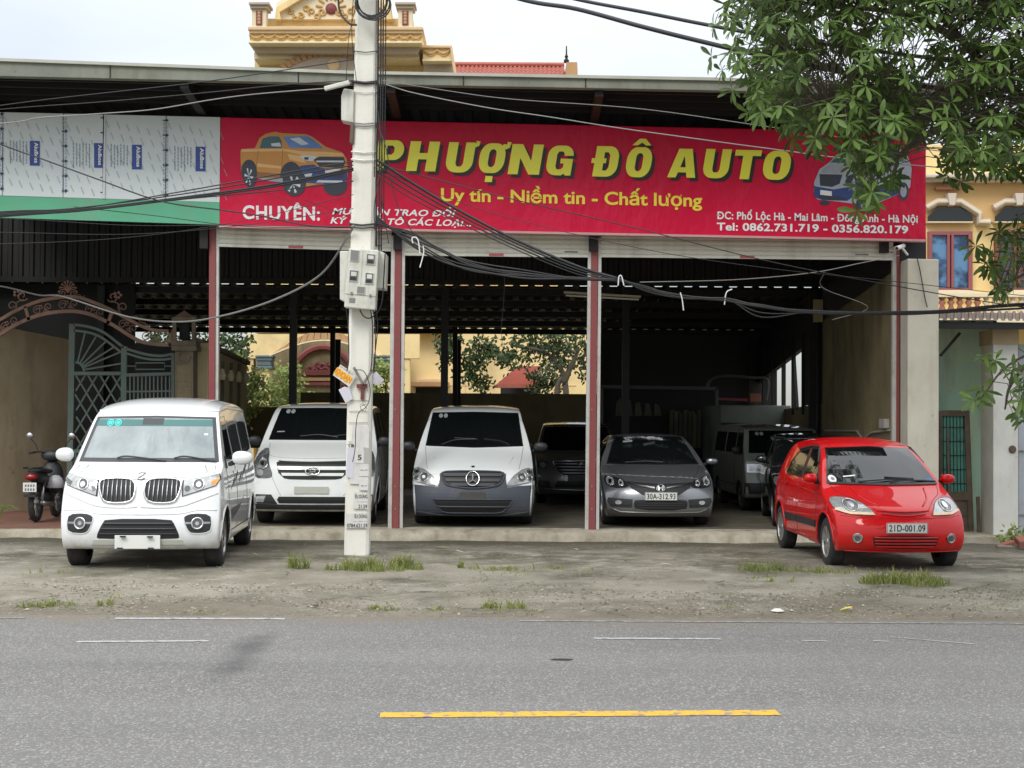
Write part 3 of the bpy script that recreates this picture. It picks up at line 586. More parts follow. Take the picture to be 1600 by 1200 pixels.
for i, (lx, ly) in enumerate(((46.5, 220), (147, 223.5), (206, 226), (305.5, 229))):
    wd = 15.5 if i != 1 else 14; m = MB(); shape_px([[(lx, ly + 38.5), (lx + wd, ly + 38.8), (lx + wd, ly + .3), (lx, ly)]], DP, m); lb = part(m, 'printed_label', MATS['print_blue'], fs_)
    vs, f2 = textshape('AluBoss', .03); a0 = min(v[0] for v in vs); b0 = max(v[0] for v in vs)
    part(flat(vs, f2, lambda u, v: W(lx + wd * .48 + v / CAP * wd * .36, ly + 2.5 + 32 * (u - a0) / (b0 - a0), DP - .002)), 'lettering', MATS['print_white'], lb)
    m = MB()
    for c in range(6):
        xx = lx - 33 + c * 5 + (2 if i == 0 else 0); y = ly - 1 + c % 3; 
        while y < ly + 34 + rnd.uniform(-6, 6):
            l = rnd.uniform(2, 6); m.pxr(xx, y, xx + 1.3, y + l, DP, .001); y += l + rnd.uniform(.6, 1.4)
    part(m, 'fine_print', MATS['film_ink'], fs_)['kind'] = 'stuff'
for (xc, c0) in ((1.5, 178), (101.5, 205), (160.5, 184), (259, 188)):
    for k in range(6 if xc != 1.5 else 7):
        y = c0 + k * 23.3; y += 0
        if y > by(xc) - 6: continue
        s_ = .75 if xc == 160.5 else 1
        m = MB(); m.add([W(xc + u * s_, y + v, DP - .001) for u, v in ((-5, -.8), (0, -.8), (0, -3), (5, 0), (0, 3), (0, .8), (-5, .8))], [(0, 1, 2, 3, 4, 5, 6)]); part(m, 'arrow_print', MATS['film_arrow'], fs_)
m = MB()
for xc in (2, 101, 259):
    for dx in (-4, -2, 0.4, 2.6):
        y = ty(xc) + 6
        while y < by(xc) - 8:
            l = rnd.uniform(2, 5); m.pxr(xc + dx, y, xc + dx + .7, y + l, DP, .001); y += l + rnd.uniform(.8, 2.5)
part(m, 'tape_print', MATS['film_ink'], fs_)['kind'] = 'stuff'
m = MB()
for x0, dy in ((8, 0), (104, 10), (166, 4), (264, 8)):
    for r_ in range(7):
        for c in range(6):
            x = x0 + c * 16 + (r_ % 2) * 6 + rnd.uniform(-1, 1); y = 184 + r_ * 19 + c * 3 + dy
            if x > x0 + (86 if x0 != 104 else 46) or y > by(x) - 12 or y < ty(x) + 3: continue
            for k in range(5): m.pxr(x + k * 1.0, y + k * 2.3, x + k * 1.0 + 1.0, y + k * 2.3 + 1.8, DP, .001)
part(m, 'watermark_print', MATS['film_faint'], fs_)['kind'] = 'stuff'
m = MB(); m.px([(160, by(160)), (164, by(164)), (165, ty(165)), (163, ty(163))], DS - .02, .03); part(m, 'loose_film_edge', M('film_edge', (.62, .63, .62), .3), fs_)
# ================================================================ vehicles
def mk_carpaint(name, col, rough=.28, metal=0, coat=1, dust=.0):
    n = ND(name); c = n.mix(n.noise(.9, 4), tuple(v * .93 for v in col), tuple(min(1, v * 1.05) for v in col)); x = n.xyz()
    if dust:
        f = n.math('MULTIPLY', n.rng(x[2], .55, .18), n.noise(4, 6, .7, lo=.35, hi=.7)); c = n.mix(n.math('MULTIPLY', f, dust), c, (.20, .17, .12))
    n.set(Base_Color=c, Roughness=rough, Metallic=metal, Coat_Weight=coat, Coat_Roughness=.03, Specular_IOR_Level=.5 if metal else .12); return n.m
mk_carpaint('car_white', (.78, .79, .79), .35, dust=.6); mk_carpaint('car_white2', (.80, .82, .79), .35, dust=.8); mk_carpaint('car_white3', (.80, .83, .81), .35, dust=.8)
mk_carpaint('car_red', (.60, .001, .004), .5, dust=.25, coat=.7); mk_carpaint('car_grey', (.19, .195, .205), .32, .6, dust=.4); mk_carpaint('car_dark', (.13, .13, .125), .3, .3, dust=.3); mk_carpaint('car_black', (.008, .008, .009), .25)
mk_carpaint('car_dull', (.25, .265, .225), .5, dust=.8)
M('bumper_slate', (.055, .064, .082), .55, var=.12, dirt=(.12, .11, .1), da=.25, ds=3)
M('glass_dark', (.006, .008, .008), .04, var=0, spec=.6); M('glass_band', (.010, .011, .012), .15, var=0)
def mk_hazy():
    n = ND('glass_hazy'); x = n.xyz(); c = n.mix(n.noise(2.2, 4, .6, co=n.map((1.2, 1, .5)), lo=.3, hi=.7), (.20, .235, .24), (.33, .365, .365))
    f = n.noise(3.2, 4, .6, co=n.map((3, 1, .4)), lo=.5, hi=.7); c = n.mix(n.math('MULTIPLY', f, .5), c, (.13, .15, .15))
    n.set(Base_Color=c, Roughness=.05, Specular_IOR_Level=.6); return n.m
mk_hazy(); M('glass_teal', (.04, .15, .14), .06, var=.1); M('sticker_teal', (.05, .60, .52), .4, var=0); M('sticker_pale', (.35, .38, .36), .5, var=0)
M('glass_side', (.05, .055, .055), .05, var=.4, vs=3)
M('chrome', (.72, .72, .72), .14, 1, var=0); M('chrome_dull', (.42, .42, .42), .3, 1, var=.1); M('alloy', (.48, .48, .47), .32, .8, var=.1, vs=6)
M('lens', (.42, .43, .42), .10, .35, var=.6, vs=22); M('lens_dark', (.13, .135, .135), .10, .4, var=.6, vs=24); M('lens_black', (.03, .03, .035), .1, .3, var=.3, vs=20); M('amber', (.75, .30, .06), .2, var=.2, vs=30)
M('rubber', (.022, .022, .023), .85, var=.25, vs=8, dirt=(.08, .07, .055), da=.3, ds=5); M('plastic', (.022, .023, .025), .5, var=.15); M('plastic_grey', (.05, .052, .055), .55, var=.15)
M('seam', (.02, .02, .02), .8, var=0); M('seam_soft', (.16, .16, .16), .8, var=0); M('plate_white', (.70, .70, .66), .45, var=.06); M('plate_ink', (.02, .02, .02), .5, var=0); M('amber_lens', (.70, .52, .34), .15, .2, var=.3, vs=25)
M('mesh_black', (.010, .010, .011), .6, var=.5, vs=60); M('cream_plastic', (.52, .53, .46), .5, var=.06); M('tail_red', (.25, .01, .01), .15, var=.2)
def sm(t): t = max(0, min(1, t)); return t * t * (3 - 2 * t)
def sinterp(x, pts):
    if x <= pts[0][0]: return pts[0][1]
    for (a, u), (b, v) in zip(pts, pts[1:]):
        if x <= b: return u + (v - u) * (.5 * sm((x - a) / (b - a)) + .5 * (x - a) / (b - a))
    return pts[-1][1]
class Car:
    def __init__(s, name, label, cat, X, Y, Z, yaw, paint, group=None):
        s.e = thing(name, label, cat, (X, Y, Z), R(yaw), group, local=True); s.paint = MATS[paint]
    def shell(s, Fr, T, Re, Wd, zp, yp, wheels, wr, us=(0, .28, .55, .76, .90, .975, 1), p=2.6, lv=2, hood=None):
        hw = lambda y, z: Wd * sinterp(z, zp) * sinterp(y, yp)
        s.hw = hw; rows = list(Fr) + list(T[1:]) + list(Re[1:]); n1 = len(Fr) - 1; n2 = len(T) - 1; L_ = Re[-1][0]
        E = [(y + c, z - dr) for y, z, c, dr in rows]
        cols = [-u for u in us[::-1][:-1]] + list(us); bm = bmesh.new(); vd = {}
        def V(x, y, z):
            k = (round(x, 4), round(y, 4), round(z, 4))
            if k not in vd: vd[k] = bm.verts.new((x, y, z))
            return vd[k]
        def face(*v):
            v = [a for i, a in enumerate(v) if a is not v[i - 1]]
            if len(set(v)) >= 3:
                try: bm.faces.new(v)
                except ValueError: pass
        def sheet(i, u):
            y, z, c, dr = rows[i]; e = hw(*E[i]); au = abs(u)
            return (u * e, y + c * au ** p, z - dr * au ** p)
        for i in range(len(rows) - 1):
            for a, b in zip(cols, cols[1:]): face(V(*sheet(i, a)), V(*sheet(i, b)), V(*sheet(i+1, b)), V(*sheet(i+1, a)))
        Fe = E[:n1+1]; Te = E[n1:n1+n2+1]; Rr = E[n1+n2:][::-1]
        Be = [(Fe[0][0] + (Rr[0][0] - Fe[0][0]) * ((Te[i][0] - Te[0][0]) / (Te[-1][0] - Te[0][0])), Fe[0][1] + (Rr[0][1] - Fe[0][1]) * i / n2) for i in range(n2 + 1)]
        def P(i, j):
            ss = (Te[i][0] - Te[0][0]) / (Te[-1][0] - Te[0][0]); h = (Fe[j][1] - Fe[0][1]) / (Fe[-1][1] - Fe[0][1]); hr = (Rr[j][1] - Rr[0][1]) / (Rr[-1][1] - Rr[0][1]); t = h * (1 - ss) + hr * ss
            o = []
            for k in (0, 1):
                o.append((1-t)*Be[i][k] + t*Te[i][k] + (1-ss)*Fe[j][k] + ss*Rr[j][k] - ((1-ss)*(1-t)*Fe[0][k] + ss*(1-t)*Rr[0][k] + (1-ss)*t*Fe[-1][k] + ss*t*Rr[-1][k]))
            return o
        for sd in (-1, 1):
            for i in range(n2):
                for j in range(n1):
                    q = [P(i, j), P(i+1, j), P(i+1, j+1), P(i, j+1)]; face(*[V(sd * hw(*a), a[0], a[1]) for a in q])
        for i in range(n2):
            for a, b in zip(cols, cols[1:]):
                def B(i, u): 
                    if i == 0: return sheet(0, u)
                    if i == n2: return sheet(len(rows) - 1, u)
                    return (u * hw(*P(i, 0)), *P(i, 0))
                face(V(*B(i, a)), V(*B(i, b)), V(*B(i+1, b)), V(*B(i+1, a)))
        bmesh.ops.recalc_face_normals(bm, faces=bm.faces); me = bpy.data.meshes.new('body'); bm.to_mesh(me); bm.free()
        ob = bpy.data.objects.new('body_tmp', me); COL.objects.link(ob); sb = ob.modifiers.new('s', 'SUBSURF'); sb.levels = sb.render_levels = lv
        dg = bpy.context.evaluated_depsgraph_get(); m2 = bpy.data.meshes.new_from_object(ob.evaluated_get(dg)); ob.modifiers.clear(); ob.data = m2
        s.bvh = BVHTree.FromPolygons([v.co.copy() for v in m2.vertices], [tuple(f.vertices) for f in m2.polygons])
        m2.materials.append(s.paint); m2.materials.append(MATS['black_matte'])
        c = MB()
        for wy, wx in wheels:
            for sd in (-1, 1): c.lathe([(0, 0), (wr, 0), (wr, sd * .7), (0, sd * .7)][::1], (sd * (Wd - .27), wy, wx), 'x', 28)
        cm = c.mesh('cut'); 
        cm.materials.append(s.paint); cm.materials.append(MATS['black_matte'])
        for f in cm.polygons: f.material_index = 1
        bmx = bmesh.new(); bmx.from_mesh(cm); bmesh.ops.remove_doubles(bmx, verts=bmx.verts, dist=1e-4); bmesh.ops.dissolve_degenerate(bmx, edges=bmx.edges, dist=1e-5); bmesh.ops.recalc_face_normals(bmx, faces=bmx.faces); bmx.to_mesh(cm); bmx.free()
        co = bpy.data.objects.new('cut_tmp', cm); COL.objects.link(co); bo = ob.modifiers.new('b', 'BOOLEAN'); bo.object = co; bo.operation = 'DIFFERENCE'; bo.solver = 'EXACT'
        dg = bpy.context.evaluated_depsgraph_get(); m3 = bpy.data.meshes.new_from_object(ob.evaluated_get(dg))
        if len(m3.polygons) < 100: print('BOOLEAN FAILED', s.e.name); m3 = m2.copy()
        bpy.data.objects.remove(ob); bpy.data.objects.remove(co)
        m3.polygons.foreach_set('use_smooth', [True] * len(m3.polygons))
        try: m3.set_sharp_from_angle(angle=R(38))
        except Exception: pass
        m3.name = 'body'; s.body = link('body', m3, None, s.e); s.wheels = wheels; s.L = L_
    def hit(s, view, a, b):
        if view == 'F': o, d = Vector((a, -6, b)), Vector((0, 1, 0))
        elif view == 'B': o, d = Vector((a, 12, b)), Vector((0, -1, 0))
        elif view == 'L': o, d = Vector((-6, a, b)), Vector((1, 0, 0))
        elif view == 'R': o, d = Vector((6, a, b)), Vector((-1, 0, 0))
        else: o, d = Vector((a, b, 9)), Vector((0, 0, -1))
        p, n, i, _ = s.bvh.ray_cast(o, d)
        if p is None:
            q = {'F': Vector((a, .3, b)), 'B': Vector((a, s.L, b)), 'L': Vector((-1, a, b)), 'R': Vector((1, a, b)), 'T': Vector((a, b, 1))}[view]
            p, n, i, _ = s.bvh.find_nearest(q)
        if n.dot(d) > 0: n = -n
        return p, n
    def patch(s, name, poly, view, off, mat, res=.045, depth=.012, parent=None, label=None, th=None):
        """a conformal skin piece: the outline is laid onto the body along the view direction, lifted by off and given a rim"""
        bx = [p[0] for p in poly]; bz = [p[1] for p in poly]; vs = []; vi = {}; fs = []
        def clip(pl, ax, lim, keep_less):
            o = []
            for i in range(len(pl)):
                A, B = pl[i], pl[(i + 1) % len(pl)]; ia = (A[ax] <= lim) if keep_less else (A[ax] >= lim); ib = (B[ax] <= lim) if keep_less else (B[ax] >= lim)
                if ia: o.append(A)
                if ia != ib: t = (lim - A[ax]) / (B[ax] - A[ax]); o.append((A[0] + (B[0]-A[0])*t, A[1] + (B[1]-A[1])*t))
            return o
        nx = max(1, math.ceil((max(bx) - min(bx)) / res)); nz_ = max(1, math.ceil((max(bz) - min(bz)) / res))
        for i in range(nx):
            xa = min(bx) + (max(bx)-min(bx)) * i / nx; xb = min(bx) + (max(bx)-min(bx)) * (i+1) / nx; st = clip(clip(poly, 0, xa, False), 0, xb, True)
            if len(st) < 3: continue
            for j in range(nz_):
                za = min(bz) + (max(bz)-min(bz)) * j / nz_; zb_ = min(bz) + (max(bz)-min(bz)) * (j+1) / nz_; ce = clip(clip(st, 1, za, False), 1, zb_, True)
                idx = []
                for a, b in ce:
                    k = (round(a, 4), round(b, 4))
                    if k not in vi: vi[k] = len(vs); vs.append(k)
                    if vi[k] not in idx: idx.append(vi[k])
                if len(idx) >= 3: fs.append(tuple(idx))
        P = []; Q = []
        for a, b in vs: p, n = s.hit(view, a, b); P.append(p + n * off); Q.append(p + n * (off - depth))
        ec = {}
        for f in fs:
            for a, b in zip(f, f[1:] + f[:1]): ec.setdefault(frozenset((a, b)), []).append((a, b))
        k = len(P); side = [(a, b, b + k, a + k) for e, l in ec.items() if len(l) == 1 for a, b in l]
        mb = MB(); mb.add(P + Q, fs + side)
        return part(mb, name, MATS[mat] if isinstance(mat, str) else mat, parent or s.e, False, 0, label)
    def line(s, name, pts, view, rad, mat, off=0.0, n=5, parent=None, sp=0, closed=False):
        if sp: pts = [(p.x, p.y) for p in smooth_path([(a, b, 0) for a, b in pts], sp)]
        q = []
        pts = list(pts) + ([pts[0]] if closed else [])
        for (a, b), (c, d) in zip(pts, pts[1:]):
            k = max(1, int(math.hypot(c - a, d - b) / .06))
            for i in range(k): q.append((a + (c-a)*i/k, b + (d-b)*i/k))
        if not closed: q.append(pts[-1])
        w_ = []
        for a, b in q: p, nn = s.hit(view, a, b); w_.append(p + nn * off)
        mb = MB(); mb.tube(w_, rad, n, closed=closed); return part(mb, name, MATS[mat], parent or s.e, True)
    def ring(s, name, cx, cz, r, tr, mat, view='F', off=.004, parent=None, rz_=None):
        rz_ = rz_ or r; return s.line(name, [(cx + r*math.cos(q*math.pi/12), cz + rz_*math.sin(q*math.pi/12)) for q in range(24)], view, tr, mat, off, 6, parent, closed=True)
    def disc(s, name, cx, cz, r, mat, view='F', off=.006, parent=None, rz_=None, depth=.01):
        rz_ = rz_ or r; return s.patch(name, [(cx + r*math.cos(q*math.pi/10), cz + rz_*math.sin(q*math.pi/10)) for q in range(20)], view, off, mat, .2, depth, parent)
    def wheel(s, x, y, r, wd, style='alloy', spokes=5, steer=0):
        sd = 1 if x > 0 else -1
        e = thing('wheel', None, None, (0, 0, 0), 0, local=True); e.parent = s.e; e.location = (x, y, r); e.rotation_euler = (0, 0, R(steer)); del_keys = None
        h = wd / 2; m = MB(); m.lathe([(r*.64, -h), (r*.72, -h*1.02), (r*.93, -h*.97), (r*.985, -h*.8), (r, -h*.45), (r, h*.45), (r*.985, h*.8), (r*.93, h*.97), (r*.72, h*1.02), (r*.64, h)], (0, 0, 0), 'x', 36)
        link('tyre', m.mesh('tyre', smooth=True), MATS['rubber'], e)
        m = MB(); f = sd * h; m.lathe([(r*.66, f*1.0), (r*.62, f*.98), (r*.59, f*.80), (r*.60, f*.2)], (0, 0, 0), 'x', 36); m.lathe([(0, f*.86), (r*.12, f*.86), (r*.15, f*.7), (r*.15, f*.3)], (0, 0, 0), 'x', 18)
        for k in range(spokes):
            q = 2 * math.pi * k / spokes + .3; c, sn = math.cos(q), math.sin(q); wa = r * (.10 if spokes < 8 else .06); wb = r * (.17 if spokes < 8 else .08)
            o = [(f*.78, c*r*.10 - sn*wa, sn*r*.10 + c*wa), (f*.78, c*r*.10 + sn*wa, sn*r*.10 - c*wa), (f*.88, c*r*.61 + sn*wb, sn*r*.61 - c*wb), (f*.88, c*r*.61 - sn*wb, sn*r*.61 + c*wb)]
            m.prism(o, (-f*.28, 0, 0))
        link('rim', m.mesh('rim'), MATS[style], e)
        m = MB(); m.lathe([(0, f*.35), (r*.60, f*.35)], (0, 0, 0), 'x', 24); link('brake_disc', m.mesh('brake_disc'), MATS['black_matte'], e)
    def wheels4(s, r, wd, style='alloy', spokes=5, inset=.02, steer=0):
        for i, (wy, wz) in enumerate(s.wheels):
            for sd in (-1, 1): s.wheel(sd * (s.hw(wy, wz) - wd / 2 - inset), wy, r, wd, style, spokes, steer if i == 0 else 0)
    def arch_lips(s, r, paint):
        for wy, wz in s.wheels:
            for v in 'LR':
                pts = [(wy + (r + .012) * math.cos(R(q)), wz + (r + .012) * math.sin(R(q))) for q in range(-8, 190, 9)]; s.line('arch_lip', [p for p in pts if p[1] > .24], v, .014, paint, -.002, 6)
    def plate(s, cx, cz, w_, h, y=None, text=None, off=.015, blank=None, mat='plate_white'):
        p, n = s.hit('F', cx, cz); y0 = p.y - off; m = MB(); m.box(cx - w_/2, cx + w_/2, y0 - .008, y0, cz - h/2, cz + h/2); pl = part(m, 'licence_plate', MATS[mat] if isinstance(mat, str) else mat, s.e, bevel=.003)
        if text:
            vs, fs = textshape(text, .018, 1.05); a = min(v[0] for v in vs); b = max(v[0] for v in vs); cap = h * .62
            part(flat(vs, fs, lambda u, v: Vector((cx - w_*.44 + w_*.88*(u-a)/(b-a), y0 - .0100, cz - cap/2 + v/CAP*cap))), 'plate_number', MATS['plate_ink'], pl)
            m = MB(); 
            for x0, x1, z0, z1 in ((-.49,.49,.44,.47),(-.49,.49,-.47,-.44),(-.49,-.482,-.47,.47),(.482,.49,-.47,.47)): m.box(cx+x0*w_, cx+x1*w_, y0-.0102, y0-.0081, cz+z0*h, cz+z1*h)
            part(m, 'plate_border', MATS['plate_ink'], pl)
        return pl
    def wiper(s, pts, view='F'):
        w_ = []
        for a, b, o in pts: p, n = s.hit(view, a, b); w_.append(p + n * o)
        m = MB(); m.tube(smooth_path(w_, 4), .009, 5); return part(m, 'wiper', MATS['plastic'], s.e)
    def mirror(s, x, y, z, w_, h, mat, dz=0, arm=.1):
        sd = 1 if x > 0 else -1; m = MB(); pr = chaikin([(-.5, -.5), (.5, -.42), (.5, .42), (-.5, .5)], 2); vs = []; fs = []; k = len(pr)
        for f, yy in ((.72, -.055), (.95, -.025), (1, .02), (.94, .07)): vs += [(x + sd * a * w_ * f, y + yy, z + b * h * f) for a, b in pr]
        for j in range(3):
            for i in range(k): fs.append((j*k+i, j*k+(i+1) % k, (j+1)*k+(i+1) % k, (j+1)*k+i))
        fs += [tuple(range(k)), tuple(range(4*k-1, 3*k-1, -1))]; m.add(vs, fs); mm = part(m, 'wing_mirror', mat if not isinstance(mat, str) else MATS[mat], s.e, True)
        m = MB(); m.bar((x - sd * w_ * .42, y + .02, z - h * .3), (x - sd * (w_ * .5 + arm), y + .06, z - h * .45 - dz), .05, .04); part(m, 'mirror_arm', MATS['plastic'], mm)
def mir(p, s_): return [(s_ * a, b) for a, b in p]
def scl(p, k):
    cx = sum(a for a, b in p) / len(p); cz = sum(b for a, b in p) / len(p); return [(cx + (a-cx)*k, cz + (b-cz)*k) for a, b in p]

# ---- white minivan parked on the left
c = Car('minivan', 'white minivan with twin chrome kidney grilles and blank front plate parked by the ornate gate', 'van', -3.92, 15.5, .06, 4.2, 'car_white')
c.shell([(.07, .22, .13, 0), (.01, .28, .13, 0), (-.02, .40, .13, 0), (.00, .56, .13, 0), (.035, .68, .13, 0), (.06, .80, .14, 0), (.10, .93, .15, 0), (.17, 1.01, .16, .005), (.25, 1.045, .17, .01)],
        [(.25, 1.045, .17, .01), (.34, 1.075, .16, .015), (.45, 1.10, .15, .01), (.52, 1.125, .14, 0), (.66, 1.27, .12, 0), (.85, 1.46, .11, 0), (1.02, 1.62, .10, 0), (1.10, 1.685, .10, .02), (1.25, 1.75, .06, .05), (1.6, 1.83, 0, .07), (2.3, 1.87, 0, .08), (3.3, 1.86, 0, .08), (3.9, 1.80, 0, .08), (4.08, 1.72, 0, .05)],
        [(4.08, 1.72, 0, .05), (4.15, 1.60, -.03, 0), (4.20, 1.35, -.04, 0), (4.22, 1.1, -.05, 0), (4.24, .9, -.05, 0), (4.25, .7, -.05, 0), (4.25, .5, -.05, 0), (4.22, .34, -.04, 0), (4.16, .26, -.04, 0)],
        .855, [(.2, .965), (.34, .985), (.55, 1), (.85, .99), (1.0, .965), (1.12, .935), (1.25, .90), (1.55, .82), (1.68, .79), (1.85, .76)], [(0, .97), (.25, .98), (.6, 1), (3.8, 1), (4.25, .94)], [(.62, .31), (3.35, .31)], .345, p=3.6)
c.wheels4(.30, .19, 'chrome_dull', 8)
ws = [(-.755, 1.135), (.755, 1.135), (.655, 1.625), (0, 1.64), (-.655, 1.625)]
c.patch('windscreen_frame', ws, 'F', .004, 'plastic_grey', .06); wsi = [(-.705, 1.175), (.705, 1.175), (.62, 1.60), (0, 1.612), (-.62, 1.60)]
g_ = c.patch('windscreen', wsi, 'F', .007, 'glass_hazy', .06)
c.patch('tint_band', [(-.64, 1.52), (.64, 1.52), (.622, 1.592), (-.622, 1.592)], 'F', .0085, 'glass_teal', .06, .002, g_); c.patch('rear_view_mirror', [(-.13, 1.535), (.10, 1.535), (.10, 1.606), (-.13, 1.606)], 'F', .0095, 'plastic_grey', .06, .002, g_)
for dx in (-.485, -.40): c.disc('sticker', dx, 1.555, .038, 'sticker_teal', off=.0105, parent=g_, depth=.002); c.ring('sticker_ring', dx, 1.555, .024, .003, 'glass_teal', off=.011, parent=g_)
c.patch('sticker', [(.56, 1.42), (.60, 1.42), (.60, 1.44), (.56, 1.44)], 'F', .0095, 'print_white', .06, .002, g_)
c.wiper([(-.33, 1.165, .02), (-.22, 1.178, .03), (.10, 1.150, .018), (.20, 1.140, .015)]); c.wiper([(.28, 1.165, .02), (.40, 1.178, .03), (.66, 1.140, .018), (.73, 1.13, .015)])
for sd in (-1, 1):
    hl = [(.437, .952), (.60, .975), (.80, 1.015), (.815, .965), (.78, .895), (.60, .835), (.44, .785)]
    h = c.patch('headlight', mir(hl, sd), 'F', .010, 'seam', .04); c.patch('lens', mir(scl(hl, .94), sd), 'F', .014, 'lens', .04, .004, h)
    c.disc('reflector', sd * .60, .905, .052, 'lens_dark', off=.018, parent=h); c.ring('reflector_ring', sd * .60, .905, .054, .006, 'chrome', off=.019, parent=h); c.disc('bulb', sd * .60, .905, .026, 'chrome', off=.022, parent=h); c.disc('reflector', sd * .49, .865, .03, 'lens_dark', off=.018, parent=h)
    c.patch('indicator', mir([(.72, .93), (.80, .975), (.79, .925), (.74, .89)], sd), 'F', .0175, 'amber' if sd > 0 else 'lens_dark', .04, .003, h)
    kg = chaikin([(.055, .955), (.20, .972), (.41, .962), (.43, .90), (.385, .745), (.30, .715), (.10, .722), (.045, .80)], 1)
    k_ = c.patch('kidney_grille', mir(kg, sd), 'F', .008, 'mesh_black', .05); c.line('grille_frame', mir(kg, sd), 'F', .0115, 'chrome', .012, 6, k_, closed=True)
    for i in range(7):
        x = .098 + i * .046; c.line('grille_bar', mir([(x + .004, .95), (x - .006 + .004 * i * .5, .735 + .001 * i)], sd), 'F', .0072, 'chrome_dull', .016, 6, k_)
    fg = chaikin([(.47, .585), (.56, .612), (.735, .60), (.755, .50), (.735, .405), (.56, .395), (.51, .43), (.47, .53)], 1)
    f = c.patch('fog_light_recess', mir(fg, sd), 'F', .006, 'plastic', .05); c.line('recess_lip', mir(fg, sd), 'F', .006, 'car_white', .004, 5, f, closed=True)
    c.disc('fog_light', sd * .605, .505, .048, 'lens_dark', off=.014, parent=f); c.ring('fog_light_ring', sd * .605, .505, .056, .010, 'chrome', off=.016, parent=f); c.disc('fog_bulb', sd * .605, .505, .02, 'lens', off=.018, parent=f)
    for a, b in ((.48, .545), (.665, .735)): c.patch('chrome_fin', mir([(a, .497), (b, .500), (b, .520), (a, .520)], sd), 'F', .012, 'chrome_dull', .05, .008, f)
    c.line('panel_seam', mir([(.73, 1.10), (.745, 1.02)], sd), 'F', .003, 'seam_soft', 0); c.line('panel_seam', mir([(.505, .24), (.535, .33)], sd), 'F', .003, 'seam_soft', 0)
    c.mirror(sd * (1.0 if sd > 0 else .93), .72, 1.18 if sd > 0 else 1.21, .23 if sd > 0 else .19, .165, 'car_white', 0, .03); c.patch('mirror_foot', [(.80, 1.06), (.92, 1.06), (.90, 1.2), (.84, 1.2)], 'R' if sd > 0 else 'L', .01, 'plastic', .06)
    v = 'R' if sd > 0 else 'L'
    c.patch('door_window', [(.93, 1.16), (1.58, 1.14), (1.60, 1.58), (1.24, 1.58)], v, .004, 'glass_dark', .08); c.patch('side_window', [(1.70, 1.14), (2.62, 1.13), (2.62, 1.58), (1.72, 1.59)], v, .004, 'glass_side', .08)
    c.patch('side_window', [(2.74, 1.13), (3.82, 1.13), (3.72, 1.57), (2.74, 1.58)], v, .004, 'glass_side', .08)
    for q in ([(.82, .42), (.83, 1.05), (1.18, 1.62), (1.62, 1.64), (1.65, 1.1), (1.64, .36)], [(2.68, .36), (2.68, 1.64)]): c.line('door_seam', q, v, .004, 'seam_soft', 0)
    c.line('roof_gutter', [(1.15, 1.685), (2.0, 1.735), (3.9, 1.71)], v, .012, 'car_white', .002); c.patch('door_handle', [(1.42, .985), (1.58, .985), (1.58, 1.015), (1.42, 1.015)], v, .02, 'car_white', .08)
    for q in range(6):
        y0 = 1.0 + q * .38; z0 = .80 + .035 * math.sin(q * 2) + q * .03; c.patch('side_stripe', [(y0, z0), (y0 + .42, z0 + .09), (y0 + .55, z0 + .15), (y0 + .3, z0 + .10)], v, .002, 'plastic_grey', .1, .002)
    c.patch('side_stripe', [(.95, .60), (1.9, .62), (2.4, .70), (1.8, .56), (1.0, .45)], v, .002, 'chrome_dull', .1, .002)
    c.line('sill_seam', [(.98, .36), (2.98, .36)], v, .006, 'seam', 0)
lg = chaikin([(-.335, .555), (.335, .555), (.375, .50), (.435, .365), (.40, .345), (-.40, .345), (-.435, .365), (-.375, .50)], 1)
k_ = c.patch('lower_grille', lg, 'F', .004, 'mesh_black', .05)
for z, a in ((.505, .36), (.452, .385), (.40, .41)): c.line('grille_slat', [(-a, z), (a, z)], 'F', .010 if z > .42 else .005, 'plastic_grey', .012, 6, k_)
c.patch('bumper_insert', [(-.46, .335), (.46, .335), (.50, .235), (-.50, .235)], 'F', .006, 'cream_plastic', .06)
c.line('bonnet_seam', [(-.62, 1.105), (-.66, 1.02), (-.45, .985), (-.2, .99), (0, .955), (.2, .99), (.45, .985), (.66, 1.02), (.62, 1.105)], 'F', .0035, 'seam', -.001, sp=3)
bz = MB(); bz.tube([c.hit('F', a, b)[0] + Vector((0, -.012, 0)) for a, b in ((-.04, 1.020), (-.01, 1.036), (.036, 1.030), (.012, 1.008), (-.028, .985), (-.034, .972), (.008, .966), (.04, .980))], .0075, 6); part(bz, 'badge', MATS['chrome_dull'], c.e, True)
c.plate(0, .315, .47, .142, off=.03, mat='plate_white'); c.arch_lips(.345, 'car_white')
for sd in (-1, 1):
    c.line('nose_crease', mir([(.80, .82), (.60, .745), (.44, .69), (.22, .672), (.02, .68)], sd), 'F', .013, 'car_white', -.003, sp=3)
    c.line('bumper_crease', mir([(.80, .64), (.60, .645), (.42, .61), (.0, .60)], sd), 'F', .010, 'car_white', -.003, sp=3)
    c.line('bumper_seam', [(.30, .62), (.34, .40)], 'R' if sd > 0 else 'L', .003, 'seam', 0)
for x, z in ((-.14, .375), (.14, .372), (-.17, .252), (.15, .252)): pm = MB(); pm.box(x - .035, x + .02, -.055-.02, -.02, z - .006, z + .006); part(pm, 'plate_clip', MATS['plastic'], c.e)

